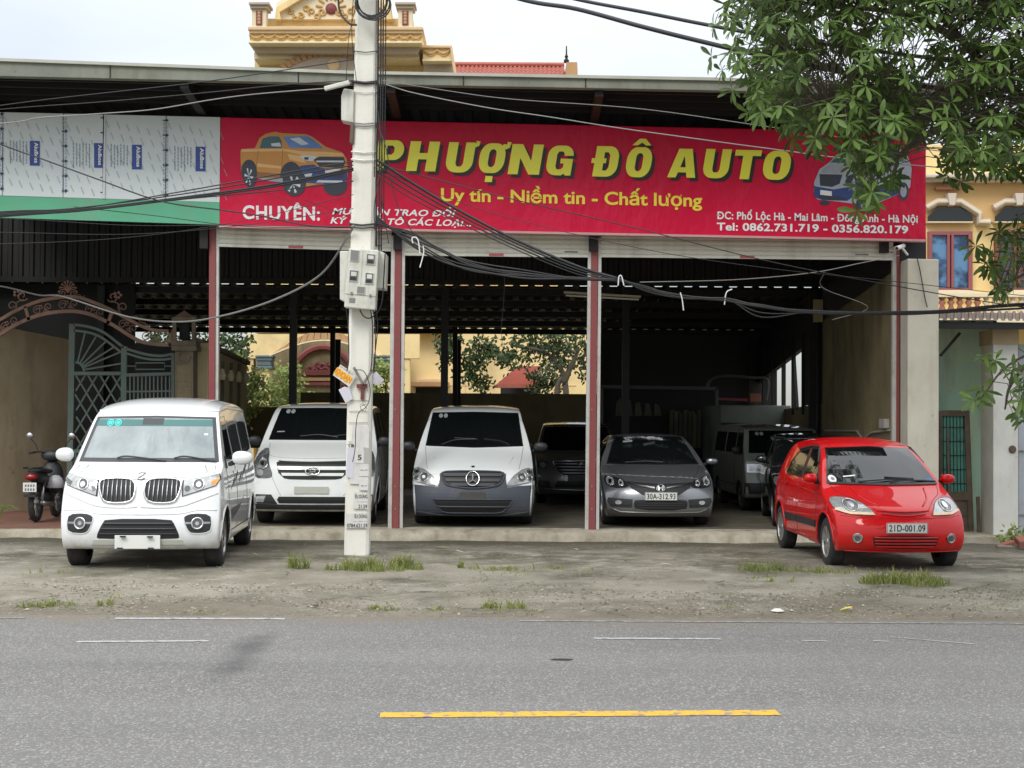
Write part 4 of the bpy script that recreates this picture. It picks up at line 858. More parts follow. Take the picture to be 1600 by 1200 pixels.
# ---- white van with three-bar grille, behind the pole
c = Car('passenger_van', 'white van with black three-band grille and oval emblem parked behind the concrete pole', 'van', -3.01, 22.25, .045, 2, 'car_white2')
c.shell([(.12, .20, .14, 0), (.04, .26, .15, 0), (0, .38, .16, 0), (.02, .50, .17, 0), (.045, .62, .18, 0), (.07, .78, .20, 0), (.11, .92, .21, 0), (.19, .99, .22, .02), (.30, 1.04, .22, .03)],
        [(.30, 1.04, .22, .03), (.50, 1.11, .20, .04), (.75, 1.19, .17, .04), (.95, 1.25, .13, .02), (1.05, 1.31, .12, 0), (1.30, 1.50, .11, 0), (1.60, 1.70, .10, 0), (1.78, 1.80, .09, .02), (1.95, 1.85, .05, .04), (2.4, 1.90, 0, .06), (3.4, 1.91, 0, .06), (4.5, 1.87, 0, .06), (4.9, 1.80, 0, .06)],
        [(4.9, 1.80, 0, .06), (5.0, 1.65, -.03, 0), (5.06, 1.4, -.04, 0), (5.1, 1.15, -.05, 0), (5.12, .95, -.05, 0), (5.12, .7, -.05, 0), (5.12, .5, -.05, 0), (5.1, .36, -.04, 0), (5.0, .26, -.04, 0)],
        .96, [(.2, .94), (.34, .975), (.55, 1), (.9, 1.0), (1.15, .965), (1.3, .93), (1.7, .84), (1.9, .78)], [(0, .95), (.3, .97), (.8, 1), (4.6, 1), (5.1, .94)], [(.88, .33), (4.05, .33)], .38, p=3.2)
c.wheels4(.335, .22, 'alloy', 7)
c.patch('windscreen_frame', [(-.80, 1.285), (.80, 1.285), (.69, 1.79), (0, 1.80), (-.69, 1.79)], 'F', .004, 'glass_band', .06); g_ = c.patch('windscreen', [(-.775, 1.31), (.775, 1.31), (.672, 1.775), (0, 1.785), (-.672, 1.775)], 'F', .007, 'glass_dark', .06)
for dx in (-.56, -.48): c.disc('sticker', dx, 1.735, .035, 'sticker_pale', off=.009, parent=g_, depth=.002)
c.patch('sticker', [(-.68, 1.40), (-.56, 1.405), (-.56, 1.42), (-.68, 1.415)], 'F', .009, 'sticker_pale', .1, .002, g_)
c.wiper([(-.30, 1.33, .02), (.0, 1.355, .02), (.30, 1.315, .02)]); c.wiper([(.20, 1.33, .02), (.45, 1.355, .02), (.70, 1.315, .02)])
gr = [(-.56, .955), (-.50, .975), (0, .965), (.50, .975), (.56, .955), (.52, .80), (.43, .72), (.35, .705), (0, .70), (-.35, .705), (-.43, .72), (-.52, .80)]
k_ = c.patch('grille', gr, 'F', .005, 'mesh_black', .05)
for z0, z1, a in ((.845, .895, .535), (.755, .798, .475)): c.patch('grille_bar', [(-a, z1), (a, z1), (a - .02, z0), (-a + .02, z0)], 'F', .020, 'car_white2', .06, .02, k_)
c.line('grille_edge', [(-.53, .975), (0, .963), (.53, .975)], 'F', .007, 'chrome_dull', .01, 6, k_)
c.ring('emblem', 0, .822, .105, .010, 'chrome', off=.028, parent=k_, rz_=.055); m = MB()
for sd in (-1, 1): m.bar(c.hit('F', sd * .035 - .014, .785)[0] + Vector((0, -.03, 0)), c.hit('F', sd * .035 + .014, .858)[0] + Vector((0, -.03, 0)), .02, .012)
m.bar(c.hit('F', -.05, .812)[0] + Vector((0, -.031, 0)), c.hit('F', .05, .834)[0] + Vector((0, -.031, 0)), .012, .014); part(m, 'emblem_letter', MATS['chrome'], k_)
for sd in (-1, 1):
    hl = chaikin([(.73, 1.14), (.80, 1.17), (.90, 1.07), (.93, .88), (.90, .72), (.66, .715), (.60, .76), (.68, .95)], 1)
    h = c.patch('headlight', mir(hl, sd), 'F', .008, 'lens_dark', .05); c.disc('reflector', sd * .77, .93, .075, 'lens', off=.013, parent=h, rz_=.075); c.ring('reflector_ring', sd * .77, .93, .078, .007, 'chrome', off=.014, parent=h); c.disc('bulb', sd * .77, .93, .03, 'chrome', off=.017, parent=h); c.disc('reflector', sd * .80, .80, .05, 'lens', off=.012, parent=h)
    c.patch('front_fog_recess', mir([(.62, .475), (.90, .475), (.90, .34), (.52, .33)], sd), 'F', .006, 'plastic', .06); c.patch('fog_light', mir([(.70, .455), (.86, .445), (.86, .36), (.74, .36)], sd), 'F', .010, 'lens', .06)
    c.line('bumper_seam', mir([(.62, .74), (.50, .50), (.47, .46)], sd), 'F', .003, 'seam_soft', 0); c.mirror(sd * 1.03, 1.12, 1.27, .20, .17, 'plastic', 0, .02); v = 'R' if sd > 0 else 'L'
    c.patch('door_window', [(1.35, 1.28), (2.25, 1.27), (2.28, 1.72), (1.86, 1.70)], v, .004, 'glass_dark', .08); c.patch('side_window', [(2.38, 1.27), (3.45, 1.27), (3.45, 1.74), (2.40, 1.73)], v, .004, 'glass_dark', .08); c.patch('side_window', [(3.55, 1.27), (4.75, 1.27), (4.65, 1.72), (3.55, 1.74)], v, .004, 'glass_dark', .08)
    c.line('door_seam', [(1.2, .40), (1.22, 1.25), (1.80, 1.74), (2.3, 1.78), (2.33, .36)], v, .004, 'seam_soft', 0); c.line('window_trim', [(1.30, 1.25), (4.8, 1.25)], v, .010, 'chrome_dull', .004)
c.patch('lower_intake', [(-.50, .445), (.50, .445), (.53, .40), (.50, .345), (-.50, .345), (-.53, .40)], 'F', .004, 'mesh_black', .06)
c.patch('bumper_skirt', [(-.92, .335), (-.52, .325), (.52, .325), (.92, .335), (.90, .255), (-.90, .255)], 'F', .012, 'plastic', .06)
c.line('bonnet_seam', [(-.76, 1.24), (-.70, 1.06), (-.3, 1.02), (.3, 1.02), (.70, 1.06), (.76, 1.24)], 'F', .003, 'seam_soft', 0, sp=3)
c.plate(-.01, .545, .52, .11, mat='cream_plastic'); c.arch_lips(.38, 'car_white2')

# ---- white panel van with slate bumper, star emblem
c = Car('panel_van', 'white van with slate grey bumper and round star emblem in the middle bay', 'van', -.585, 22.25, .045, .3, 'car_white3')
c.shell([(.10, .15, .13, 0), (.02, .22, .14, 0), (-.02, .34, .15, 0), (-.02, .48, .16, 0), (.02, .60, .17, 0), (.05, .70, .18, 0), (.10, .80, .20, 0), (.16, .855, .22, .01), (.24, .90, .22, .03)],
        [(.24, .90, .22, .03), (.48, 1.00, .20, .05), (.75, 1.09, .17, .05), (.95, 1.16, .14, .03), (1.06, 1.22, .12, 0), (1.30, 1.40, .11, 0), (1.55, 1.58, .10, 0), (1.78, 1.73, .09, .01), (1.92, 1.80, .06, .03), (2.3, 1.86, 0, .05), (3.4, 1.88, 0, .05), (4.4, 1.86, 0, .05), (4.7, 1.80, 0, .05)],
        [(4.7, 1.80, 0, .05), (4.80, 1.65, -.03, 0), (4.86, 1.4, -.04, 0), (4.9, 1.15, -.05, 0), (4.92, .95, -.05, 0), (4.92, .7, -.05, 0), (4.92, .5, -.05, 0), (4.9, .36, -.04, 0), (4.8, .22, -.04, 0)],
        .945, [(.15, .96), (.34, .99), (.6, 1), (.85, .99), (1.1, .955), (1.25, .92), (1.7, .79), (1.86, .75)], [(0, .965), (.3, .975), (.8, 1), (4.4, 1), (4.9, .95)], [(.90, .33), (4.0, .33)], .38, p=3.2)
c.wheels4(.325, .21, 'chrome_dull', 6)
c.patch('windscreen_frame', [(-.775, 1.205), (0, 1.18), (.775, 1.205), (.70, 1.735), (0, 1.75), (-.70, 1.735)], 'F', .004, 'glass_band', .06); g_ = c.patch('windscreen', [(-.75, 1.225), (0, 1.205), (.75, 1.225), (.672, 1.72), (0, 1.735), (-.672, 1.72)], 'F', .007, 'glass_dark', .06)
for dx in (-.56, -.48): c.disc('sticker', dx, 1.68, .034, 'sticker_pale', off=.009, parent=g_, depth=.002)
c.wiper([(-.52, 1.215, .015), (-.30, 1.285, .02), (.05, 1.30, .02), (-.32, 1.32, .014)]); c.wiper([(.56, 1.215, .015), (.42, 1.27, .02), (.15, 1.31, .014)])
fr = [(-.96, .635), (-.70, .62), (-.52, .60), (-.50, .715), (-.50, .80), (-.40, .835), (0, .85), (.40, .835), (.50, .80), (.50, .715), (.52, .60), (.70, .62), (.96, .635), (.96, .17), (-.96, .17)]
bp = c.patch('bumper', fr, 'F', .010, 'bumper_slate', .05)
gr = chaikin([(-.49, .80), (-.38, .832), (.38, .832), (.49, .80), (.44, .67), (.36, .615), (0, .575), (-.36, .615), (-.44, .67)], 1)
k_ = c.patch('grille', gr, 'F', .014, 'mesh_black', .05); c.line('grille_frame', gr, 'F', .014, 'bumper_slate', .018, 6, k_, closed=True)
for z, a in ((.775, .455), (.70, .42), (.635, .34)): c.patch('grille_bar', [(-a, z + .022), (a, z + .022), (a - .02, z - .018), (-a + .02, z - .018)], 'F', .030, 'plastic_grey', .06, .02, k_)
c.ring('star_emblem', 0, .715, .098, .010, 'chrome', off=.045, parent=k_); m = MB(); oc = c.hit('F', 0, .715)[0] + Vector((0, -.05, 0))
for q in (90, 210, 330): m.bar(oc, oc + Vector((math.cos(R(q)) * .095, 0, math.sin(R(q)) * .095)), .02, .012)
part(m, 'star', MATS['chrome'], k_); c.disc('bonnet_badge', 0, .905, .028, 'chrome_dull', rz_=.013)
for sd in (-1, 1):
    hl = [(.90, .86), (.84, .875), (.74, .85), (.62, .77), (.52, .645), (.515, .618), (.66, .628), (.76, .655), (.93, .69)]
    h = c.patch('headlight', mir(hl, sd), 'F', .013, 'lens', .04); c.line('lens_edge', mir(hl, sd), 'F', .004, 'seam_soft', .015, 5, h, closed=True)
    for x, z, r in ((.74, .745, .062), (.855, .815, .035), (.86, .73, .034)): c.disc('reflector', sd * x, z, r, 'lens_dark', off=.017, parent=h); c.ring('reflector_ring', sd * x, z, r, .005, 'chrome', off=.018, parent=h); c.disc('bulb', sd * x, z, r * .4, 'chrome', off=.021, parent=h)
    c.line('bonnet_seam', mir([(.775, 1.19), (.74, 1.0), (.70, .87)], sd), 'F', .0035, 'seam_soft', 0); c.line('bonnet_crease', mir([(.62, 1.04), (.50, .90)], sd), 'F', .006, 'car_white3', 0)
    c.mirror(sd * 1.055, 1.10, 1.20, .22, .16, 'plastic', 0, .03); v = 'R' if sd > 0 else 'L'
    c.patch('door_window', [(1.32, 1.22), (2.15, 1.20), (2.18, 1.66), (1.80, 1.64)], v, .004, 'glass_dark', .08); c.patch('side_window', [(2.35, 1.22), (3.4, 1.22), (3.4, 1.68), (2.35, 1.67)], v, .004, 'glass_dark', .08)
    c.line('door_seam', [(1.25, .40), (1.26, 1.18), (1.76, 1.67), (2.22, 1.70), (2.24, .36)], v, .004, 'seam_soft', 0)
it = [(-.60, .42), (.60, .42), (.56, .34), (.46, .245), (.36, .225), (-.36, .225), (-.46, .245), (-.56, .34)]
k_ = c.patch('lower_intake', it, 'F', .016, 'mesh_black', .05, parent=bp); c.line('intake_bar', [(-.53, .315), (.53, .315)], 'F', .012, 'bumper_slate', .022, 6, bp); c.line('intake_frame', it, 'F', .010, 'bumper_slate', .018, 6, bp, closed=True)
c.patch('bumper_lip', [(-.90, .25), (-.50, .20), (.50, .20), (.90, .25), (.90, .235), (.50, .185), (-.50, .185), (-.90, .235)], 'F', .022, 'bumper_slate', .06, parent=bp)
c.arch_lips(.38, 'car_white3'); c.plate(0, .475, .37, .125, off=.02, mat=M('plate_dull', (.075, .07, .06), .5, var=.3, vs=15))

# ---- grey saloon
c = Car('saloon_car', 'dark grey saloon car with winged chrome grille between the third bay columns', 'car', 2.26, 22.25, .045, .8, 'car_grey')
c.shell([(.16, .15, .16, 0), (.06, .20, .18, 0), (.00, .30, .20, 0), (.00, .42, .22, 0), (.02, .52, .24, 0), (.06, .61, .26, .01), (.13, .68, .28, .02), (.22, .715, .28, .03)],
        [(.22, .715, .28, .03), (.45, .79, .22, .03), (.75, .87, .16, .03), (1.0, .925, .10, .03), (1.12, .955, .10, .03), (1.35, 1.09, .12, .02), (1.65, 1.25, .12, .01), (1.92, 1.365, .10, .02), (2.1, 1.405, .06, .03), (2.5, 1.425, 0, .04), (3.0, 1.38, 0, .04), (3.5, 1.20, -.05, .03), (3.9, 1.03, -.05, .02), (4.4, .98, -.05, .02)],
        [(4.4, .98, -.05, .02), (4.48, .92, -.08, 0), (4.50, .8, -.10, 0), (4.50, .65, -.10, 0), (4.50, .5, -.10, 0), (4.5, .4, -.10, 0), (4.46, .28, -.08, 0), (4.4, .2, -.06, 0)],
        .875, [(.15, .93), (.3, .97), (.5, 1), (.72, .99), (.9, .95), (1.0, .91), (1.2, .80), (1.38, .68), (1.45, .64)], [(0, .95), (.3, .965), (.8, 1), (3.8, 1), (4.4, .94)], [(.90, .315), (3.6, .315)], .355)
c.wheels4(.315, .20, 'alloy', 5)
c.patch('windscreen_frame', [(-.735, .935), (0, .93), (.735, .935), (.555, 1.36), (0, 1.375), (-.555, 1.36)], 'F', .003, 'glass_band', .06); g_ = c.patch('windscreen', [(-.71, .95), (0, .948), (.71, .95), (.535, 1.345), (0, 1.36), (-.535, 1.345)], 'F', .006, 'glass_dark', .06)
c.patch('sticker', [(-.42, 1.285), (-.27, 1.30), (-.27, 1.275), (-.42, 1.262)], 'F', .0085, 'sticker_pale', .1, .002, g_); c.patch('rear_view_mirror', [(-.10, 1.21), (.09, 1.25), (.09, 1.28), (-.10, 1.25)], 'F', .008, 'plastic_grey', .1, .002, g_)
c.wiper([(-.45, .945, .02), (-.1, .965, .018), (.15, .955, .015)])
gr = [(-.50, .695), (0, .665), (.50, .685), (.44, .60), (.28, .505), (.25, .50), (-.25, .50), (-.28, .505), (-.44, .60)]
k_ = c.patch('grille', gr, 'F', .006, 'mesh_black', .05)
for sd in (-1, 1): c.patch('grille_wing', mir([(.48, .678), (.30, .645), (.09, .612), (.09, .592), (.28, .622), (.44, .655)], sd), 'F', .018, 'chrome_dull', .05, .014, k_)
H = [(-.075, .64), (-.035, .64), (-.028, .605), (.028, .605), (.035, .64), (.075, .64), (.06, .545), (.025, .545), (.020, .585), (-.020, .585), (-.025, .545), (-.06, .545)]
c.ring('emblem', 0, .592, .062, .006, 'chrome_dull', off=.026, parent=k_, rz_=.05); c.patch('emblem_letter', scl(H, .68), 'F', .030, 'chrome', .2, .01, k_)
for sd in (-1, 1):
    hl = chaikin([(.82, .765), (.70, .765), (.50, .70), (.46, .61), (.72, .595), (.82, .665)], 1)
    h = c.patch('headlight', mir(hl, sd), 'F', .008, 'lens_black', .04)
    for x, z, r in ((.735, .69, .062), (.585, .665, .042)): c.disc('reflector', sd * x, z, r, 'lens', off=.014, parent=h); c.ring('reflector_ring', sd * x, z, r, .006, 'chrome', off=.015, parent=h); c.disc('bulb', sd * x, z, r * .4, 'chrome', off=.018, parent=h)
    f = c.patch('fog_light_recess', mir([(.42, .435), (.78, .455), (.80, .40), (.74, .32), (.44, .31)], sd), 'F', .006, 'plastic', .05); c.disc('fog_light', sd * .63, .385, .048, 'lens', off=.014, parent=f, rz_=.03)
    c.mirror(sd * .95, 1.18, .985, .19, .11, 'car_grey', 0, .02); v = 'R' if sd > 0 else 'L'
    c.patch('door_window', [(1.45, .96), (2.35, .97), (2.38, 1.30), (1.98, 1.29)], v, .004, 'glass_dark', .08); c.patch('side_window', [(2.45, .97), (3.3, .98), (3.1, 1.24), (2.48, 1.31)], v, .004, 'glass_dark', .08); c.line('door_seam', [(1.25, .35), (1.27, .93), (1.9, 1.32), (2.4, 1.34), (2.42, .3)], v, .004, 'seam', 0)
    c.line('bonnet_seam', mir([(.74, .92), (.62, .80), (.52, .72)], sd), 'F', .0035, 'seam', 0)
k_ = c.patch('lower_intake', chaikin([(-.38, .435), (.38, .435), (.41, .38), (.38, .275), (-.38, .275), (-.41, .38)], 1), 'F', .005, 'mesh_black', .05)
for z in (.31, .345, .38): c.line('intake_slat', [(-.37, z), (.37, z)], 'F', .004, 'plastic_grey', .009, 5, k_)
c.line('bumper_lip', [(-.74, .30), (-.60, .245), (0, .235), (.60, .245), (.74, .30)], 'F', .010, 'car_grey', .008, 6)
c.plate(0, .485, .49, .125, text='30A-312.93', off=.03); c.arch_lips(.355, 'car_grey')

# ---- dark people carrier far back
c = Car('people_carrier', 'dark brownish people carrier with slatted grille deep in the shed beside the star emblem van', 'car', 1.33, 28.0, .045, 1, 'car_dark')
c.shell([(.16, .18, .16, 0), (.06, .24, .18, 0), (.00, .34, .20, 0), (.00, .46, .22, 0), (.03, .58, .24, 0), (.07, .70, .26, .01), (.15, .79, .28, .02), (.26, .85, .28, .03)],
        [(.26, .85, .28, .03), (.5, .92, .22, .03), (.8, .99, .16, .03), (.95, 1.03, .12, .03), (1.3, 1.25, .12, .02), (1.6, 1.42, .12, .01), (1.85, 1.54, .10, .02), (2.3, 1.60, 0, .04), (3.3, 1.58, 0, .04), (4.1, 1.50, 0, .04), (4.35, 1.35, -.03, .03)],
        [(4.35, 1.35, -.03, .03), (4.45, 1.15, -.05, 0), (4.50, .95, -.10, 0), (4.5, .75, -.10, 0), (4.5, .6, -.10, 0), (4.5, .45, -.10, 0), (4.46, .32, -.08, 0), (4.4, .25, -.06, 0)],
        .885, [(.15, .93), (.4, .98), (.7, 1), (.95, .96), (1.1, .91), (1.4, .80), (1.6, .72)], [(0, .95), (.3, .965), (.8, 1), (3.8, 1), (4.4, .94)], [(.88, .33), (3.55, .33)], .37)
c.wheels4(.325, .20, 'alloy', 6)
c.patch('windscreen', [(-.74, 1.03), (0, 1.02), (.74, 1.03), (.60, 1.52), (0, 1.53), (-.60, 1.52)], 'F', .004, 'glass_dark', .08)
k_ = c.patch('grille', [(-.52, .815), (0, .83), (.52, .815), (.46, .66), (.36, .56), (-.36, .56), (-.46, .66)], 'F', .005, 'mesh_black', .06); c.line('grille_frame', [(-.52, .815), (-.46, .66), (-.36, .56), (.36, .56), (.46, .66), (.52, .815)], 'F', .009, 'chrome', .01, 6, k_); c.line('grille_top', [(-.52, .818), (0, .832), (.52, .818)], 'F', .010, 'chrome', .01, 6, k_)
for z, a in ((.775, .50), (.72, .46), (.665, .43), (.61, .38)): c.line('grille_bar', [(-a, z), (a, z)], 'F', .012, 'chrome_dull', .012, 6, k_)
c.ring('emblem', 0, .755, .062, .008, 'chrome', off=.022, parent=k_, rz_=.042)
c.ring('emblem_loop', 0, .755, .022, .006, 'chrome', off=.024, parent=k_, rz_=.040); c.ring('emblem_loop', 0, .768, .045, .006, 'chrome', off=.024, parent=k_, rz_=.016)
for sd in (-1, 1):
    h = c.patch('headlight', mir(chaikin([(.58, .80), (.74, .835), (.84, .80), (.83, .69), (.66, .67), (.58, .70)], 1), sd), 'F', .008, 'lens_dark', .06); c.disc('reflector', sd * .72, .755, .05, 'lens', off=.013, parent=h)
    f = c.patch('fog_light_recess', mir([(.60, .46), (.80, .46), (.80, .34), (.56, .32)], sd), 'F', .006, 'plastic', .06); c.disc('fog_light', sd * .73, .40, .035, 'lens_dark', off=.012, parent=f); c.mirror(sd * .98, 1.12, 1.08, .20, .13, 'car_dark', 0, .02)
    c.patch('door_window', [(1.4, 1.06), (3.9, 1.06), (3.7, 1.46), (1.95, 1.46)], 'R' if sd > 0 else 'L', .004, 'glass_dark', .1)
c.patch('lower_intake', [(-.46, .46), (.46, .46), (.50, .34), (-.50, .34)], 'F', .005, 'mesh_black', .06); c.patch('number_plate_holder', [(-.26, .56), (.26, .56), (.26, .46), (-.26, .46)], 'F', .02, 'plastic', .1)
c.line('bumper_lip', [(-.70, .31), (0, .29), (.70, .31)], 'F', .012, 'chrome_dull', .008, 6)

# ---- old white minibus + box truck behind
c = Car('old_minibus', 'dull white boxy minibus with square headlamps half hidden behind the black hatchback', 'van', 4.90, 26.2, .045, 2, 'car_dull'); c.e.scale = (1, 1, .93)
c.shell([(.10, .26, .10, 0), (.03, .32, .10, 0), (.0, .44, .10, 0), (.02, .60, .10, 0), (.04, .76, .10, 0), (.07, .90, .10, 0), (.10, 1.0, .10, 0), (.13, 1.08, .10, 0)],
        [(.13, 1.08, .10, 0), (.18, 1.13, .10, 0), (.30, 1.32, .09, 0), (.42, 1.50, .08, 0), (.50, 1.58, .07, .01), (.62, 1.64, .04, .03), (1.2, 1.70, 0, .05), (2.2, 1.71, 0, .05), (3.2, 1.70, 0, .05), (3.5, 1.66, 0, .05)],
        [(3.5, 1.66, 0, .05), (3.57, 1.5, 0, 0), (3.6, 1.2, 0, 0), (3.6, 1.0, 0, 0), (3.6, .8, 0, 0), (3.6, .6, 0, 0), (3.58, .4, 0, 0), (3.5, .3, 0, 0)],
        .74, [(.2, .96), (.4, .99), (.8, 1), (1.1, .98), (1.5, .90), (1.7, .85)], [(0, .97), (.3, 1), (3.3, 1), (3.6, .98)], [(.7, .28), (2.9, .28)], .32)
c.wheels4(.27, .16, 'chrome_dull', 8)
c.patch('windscreen', [(-.64, 1.13), (.64, 1.13), (.58, 1.56), (-.58, 1.56)], 'F', .006, 'glass_dark', .08)
for dx in (-.45, -.37): c.disc('sticker', dx, 1.50, .033, 'sticker_pale', off=.008)
vs, fs = textshape('TOWNER', .02); a0 = min(v[0] for v in vs); b0 = max(v[0] for v in vs); part(flat(vs, fs, lambda u, v: c.hit('F', -.60 + .3*(u-a0)/(b0-a0), .985 + v/CAP*.035)[0] + Vector((0, -.006, 0))), 'lettering', MATS['seam'], c.e)
for sd in (-1, 1):
    h = c.patch('headlight', mir([(.42, .92), (.69, .92), (.69, .76), (.42, .76)], sd), 'F', .008, 'chrome_dull', .08); c.patch('lens', mir([(.45, .895), (.66, .895), (.66, .785), (.45, .785)], sd), 'F', .014, 'lens', .08, .01, h)
    v = 'R' if sd > 0 else 'L'; c.patch('door_window', [(.38, 1.12), (1.05, 1.10), (1.05, 1.52), (.62, 1.52)], v, .004, 'glass_dark', .08); c.patch('side_window', [(1.15, 1.12), (2.1, 1.12), (2.1, 1.52), (1.15, 1.52)], v, .004, 'glass_dark', .08); c.patch('side_window', [(2.2, 1.12), (3.3, 1.12), (3.3, 1.52), (2.2, 1.52)], v, .004, 'glass_dark', .08)
    c.line('door_seam', [(.9 - .55, .4), (.36, 1.05), (.60, 1.56), (1.1, 1.58), (1.1, .4)], v, .006, 'seam', 0); c.line('sill_trim', [(1.05, .50), (2.5, .50)], v, .01, 'seam', .002); c.mirror(sd * .86, .30, 1.18, .13, .17, 'plastic', 0, .02)
c.patch('bumper', [(-.72, .56), (.72, .56), (.72, .36), (-.72, .36)], 'F', .02, 'plastic', .08); c.patch('grille', [(-.36, .88), (.36, .88), (.36, .80), (-.36, .80)], 'F', .006, 'mesh_black', .08)
bt = thing('box_truck', 'grey green box body of a small truck standing behind the dull white minibus', 'truck', (5.0, 31.4, .045))
m = MB(); a = W(1126, 633, 31); b = W(1236, 661, 31); m.box(a.x, b.x, 31.0, 34.0, .75, a.z); part(m, 'cargo_box', M('box_green', (.17, .19, .155), .5, var=.15, dirt=(.08, .08, .06), da=.4), bt, bevel=.02)
m = MB(); m.box(a.x, b.x, 30.93, 31.0, b.z - .05, b.z); part(m, 'box_rail', MATS['dark_steel'], bt)
m = MB(); m.box(a.x + .1, b.x - .1, 30.0, 30.95, .45, 1.45); part(m, 'cab', MATS['box_green'], bt, bevel=.06)
m = MB(); m.box(a.x + .2, b.x - .2, 29.98, 30.0, .95, 1.38); part(m, 'windscreen', MATS['glass_dark'], bt)
for x in (a.x + .2, b.x - .2):
    for y in (30.5, 33.2): m = MB(); m.lathe([(0, -.1), (.30, -.1), (.33, -.06), (.33, .06), (.30, .1), (0, .1)], (x, y, .37), 'x', 20); part(m, 'wheel', MATS['rubber'], bt, True)
m = MB(); m.box(a.x + .3, b.x - .3, 30.3, 33.8, .40, .75); part(m, 'chassis', MATS['dark_steel'], bt)

# ---- black hatchback
c = Car('black_hatchback', 'black hatchback in deep shade just left of and behind the small red car', 'car', 4.74, 21.75 + .35, .045, -6, 'car_black')
c.shell([(.16, .18, .16, 0), (.06, .24, .18, 0), (.00, .34, .20, 0), (.00, .46, .22, 0), (.03, .58, .24, 0), (.07, .70, .26, .01), (.15, .77, .28, .02), (.26, .82, .28, .03)],
        [(.26, .82, .28, .03), (.5, .88, .22, .03), (.75, .94, .16, .03), (.9, .98, .12, .03), (1.2, 1.15, .12, .02), (1.5, 1.30, .12, .01), (1.75, 1.40, .10, .02), (2.2, 1.45, 0, .04), (2.9, 1.43, 0, .04), (3.4, 1.36, 0, .04), (3.6, 1.25, -.03, .03)],
        [(3.6, 1.25, -.03, .03), (3.75, 1.05, -.05, 0), (3.82, .9, -.10, 0), (3.85, .75, -.10, 0), (3.85, .6, -.10, 0), (3.85, .45, -.10, 0), (3.8, .32, -.08, 0), (3.75, .25, -.06, 0)],
        .82, [(.15, .93), (.4, .98), (.7, 1), (.9, .96), (1.0, .91), (1.3, .80), (1.5, .72)], [(0, .95), (.3, .965), (.8, 1), (3.2, 1), (3.8, .94)], [(.75, .30), (3.15, .30)], .345)
c.wheels4(.30, .185, 'alloy', 7)
c.patch('windscreen', [(-.68, .98), (0, .97), (.68, .98), (.55, 1.38), (0, 1.39), (-.55, 1.38)], 'F', .004, 'glass_dark', .08)
for sd in (-1, 1):
    v = 'R' if sd > 0 else 'L'; h = c.patch('headlight', mir(chaikin([(.50, .74), (.74, .80), (.78, .70), (.70, .62), (.52, .64)], 1), sd), 'F', .008, 'lens_dark', .06); c.disc('reflector', sd * .65, .71, .04, 'lens', off=.013, parent=h)
    c.mirror(sd * .91, 1.02, 1.03, .18, .13, 'car_black', 0, .02); c.patch('door_window', [(1.2, 1.0), (2.1, 1.0), (2.1, 1.34), (1.7, 1.34)], v, .004, 'glass_dark', .08); c.patch('side_window', [(2.2, 1.0), (3.1, 1.02), (2.9, 1.32), (2.2, 1.34)], v, .004, 'glass_dark', .08)
    for z in (1.36,): c.line('rain_guard', [(1.55, 1.30), (1.75, z), (2.2, 1.385), (3.0, z)], v, .008, 'chrome_dull', .004)
    c.patch('door_handle', [(1.9, .86), (2.06, .86), (2.06, .885), (1.9, .885)], v, .02, 'chrome', .1)
c.patch('grille', [(-.40, .70), (.40, .70), (.36, .60), (-.36, .60)], 'F', .006, 'chrome_dull', .08); c.patch('lower_intake', [(-.5, .44), (.5, .44), (.5, .30), (-.5, .30)], 'F', .006, 'mesh_black', .08)

# ---- small red car
c = Car('red_hatchback', 'small bright red hatchback with plate 21D-001.09 parked outside on the right', 'car', 4.275, 15.95, .055, 2.2, 'car_red')
c.shell([(.13, .20, .16, 0), (.05, .24, .17, 0), (.00, .32, .19, 0), (-.01, .42, .21, 0), (.01, .52, .23, 0), (.05, .60, .25, .0), (.10, .66, .27, .01), (.19, .705, .28, .02)],
        [(.19, .705, .28, .02), (.34, .765, .25, .03), (.52, .825, .20, .03), (.70, .885, .16, .02), (.80, .925, .14, .01), (1.02, 1.06, .12, 0), (1.25, 1.20, .12, 0), (1.46, 1.315, .11, .01), (1.60, 1.37, .08, .03), (1.9, 1.42, 0, .045), (2.4, 1.445, 0, .05), (2.9, 1.41, 0, .05), (3.2, 1.33, 0, .04)],
        [(3.2, 1.33, 0, .04), (3.38, 1.12, -.04, .01), (3.46, .95, -.06, 0), (3.5, .8, -.08, 0), (3.5, .65, -.08, 0), (3.5, .5, -.08, 0), (3.48, .36, -.07, 0), (3.4, .26, -.06, 0)],
        .742, [(.18, .95), (.32, .985), (.5, 1), (.72, .99), (.86, .96), (.95, .925), (1.15, .82), (1.33, .72), (1.44, .66)], [(0, .95), (.25, .965), (.6, 1), (2.9, 1), (3.5, .93)], [(.66, .28), (2.98, .28)], .325, p=3.0)
c.wheels4(.278, .165, 'alloy', 6, inset=.012)
c.patch('windscreen_frame', [(-.645, .915), (0, .905), (.645, .915), (.495, 1.315), (0, 1.335), (-.495, 1.315)], 'F', .003, 'glass_band', .05); g_ = c.patch('windscreen', [(-.625, .93), (0, .925), (.625, .93), (.475, 1.30), (0, 1.32), (-.475, 1.30)], 'F', .006, 'glass_dark', .05)
c.disc('sticker', -.565, .965, .042, 'print_white', off=.0085, parent=g_, depth=.002); c.disc('sticker_core', -.56, .965, .018, 'print_grey', off=.0095, parent=g_, depth=.002); c.patch('sticker', [(-.44, .985), (-.30, 1.0), (-.30, 1.012), (-.44, .998)], 'F', .0085, 'print_white', .1, .002, g_); c.patch('sticker', [(.50, .945), (.59, .945), (.57, .975), (.49, .968)], 'F', .0085, 'print_blue', .1, .002, g_)
c.patch('cowl', [(-.62, .93), (0, .928), (.62, .93), (.62, .912), (0, .902), (-.62, .912)], 'F', .012, 'plastic', .06)
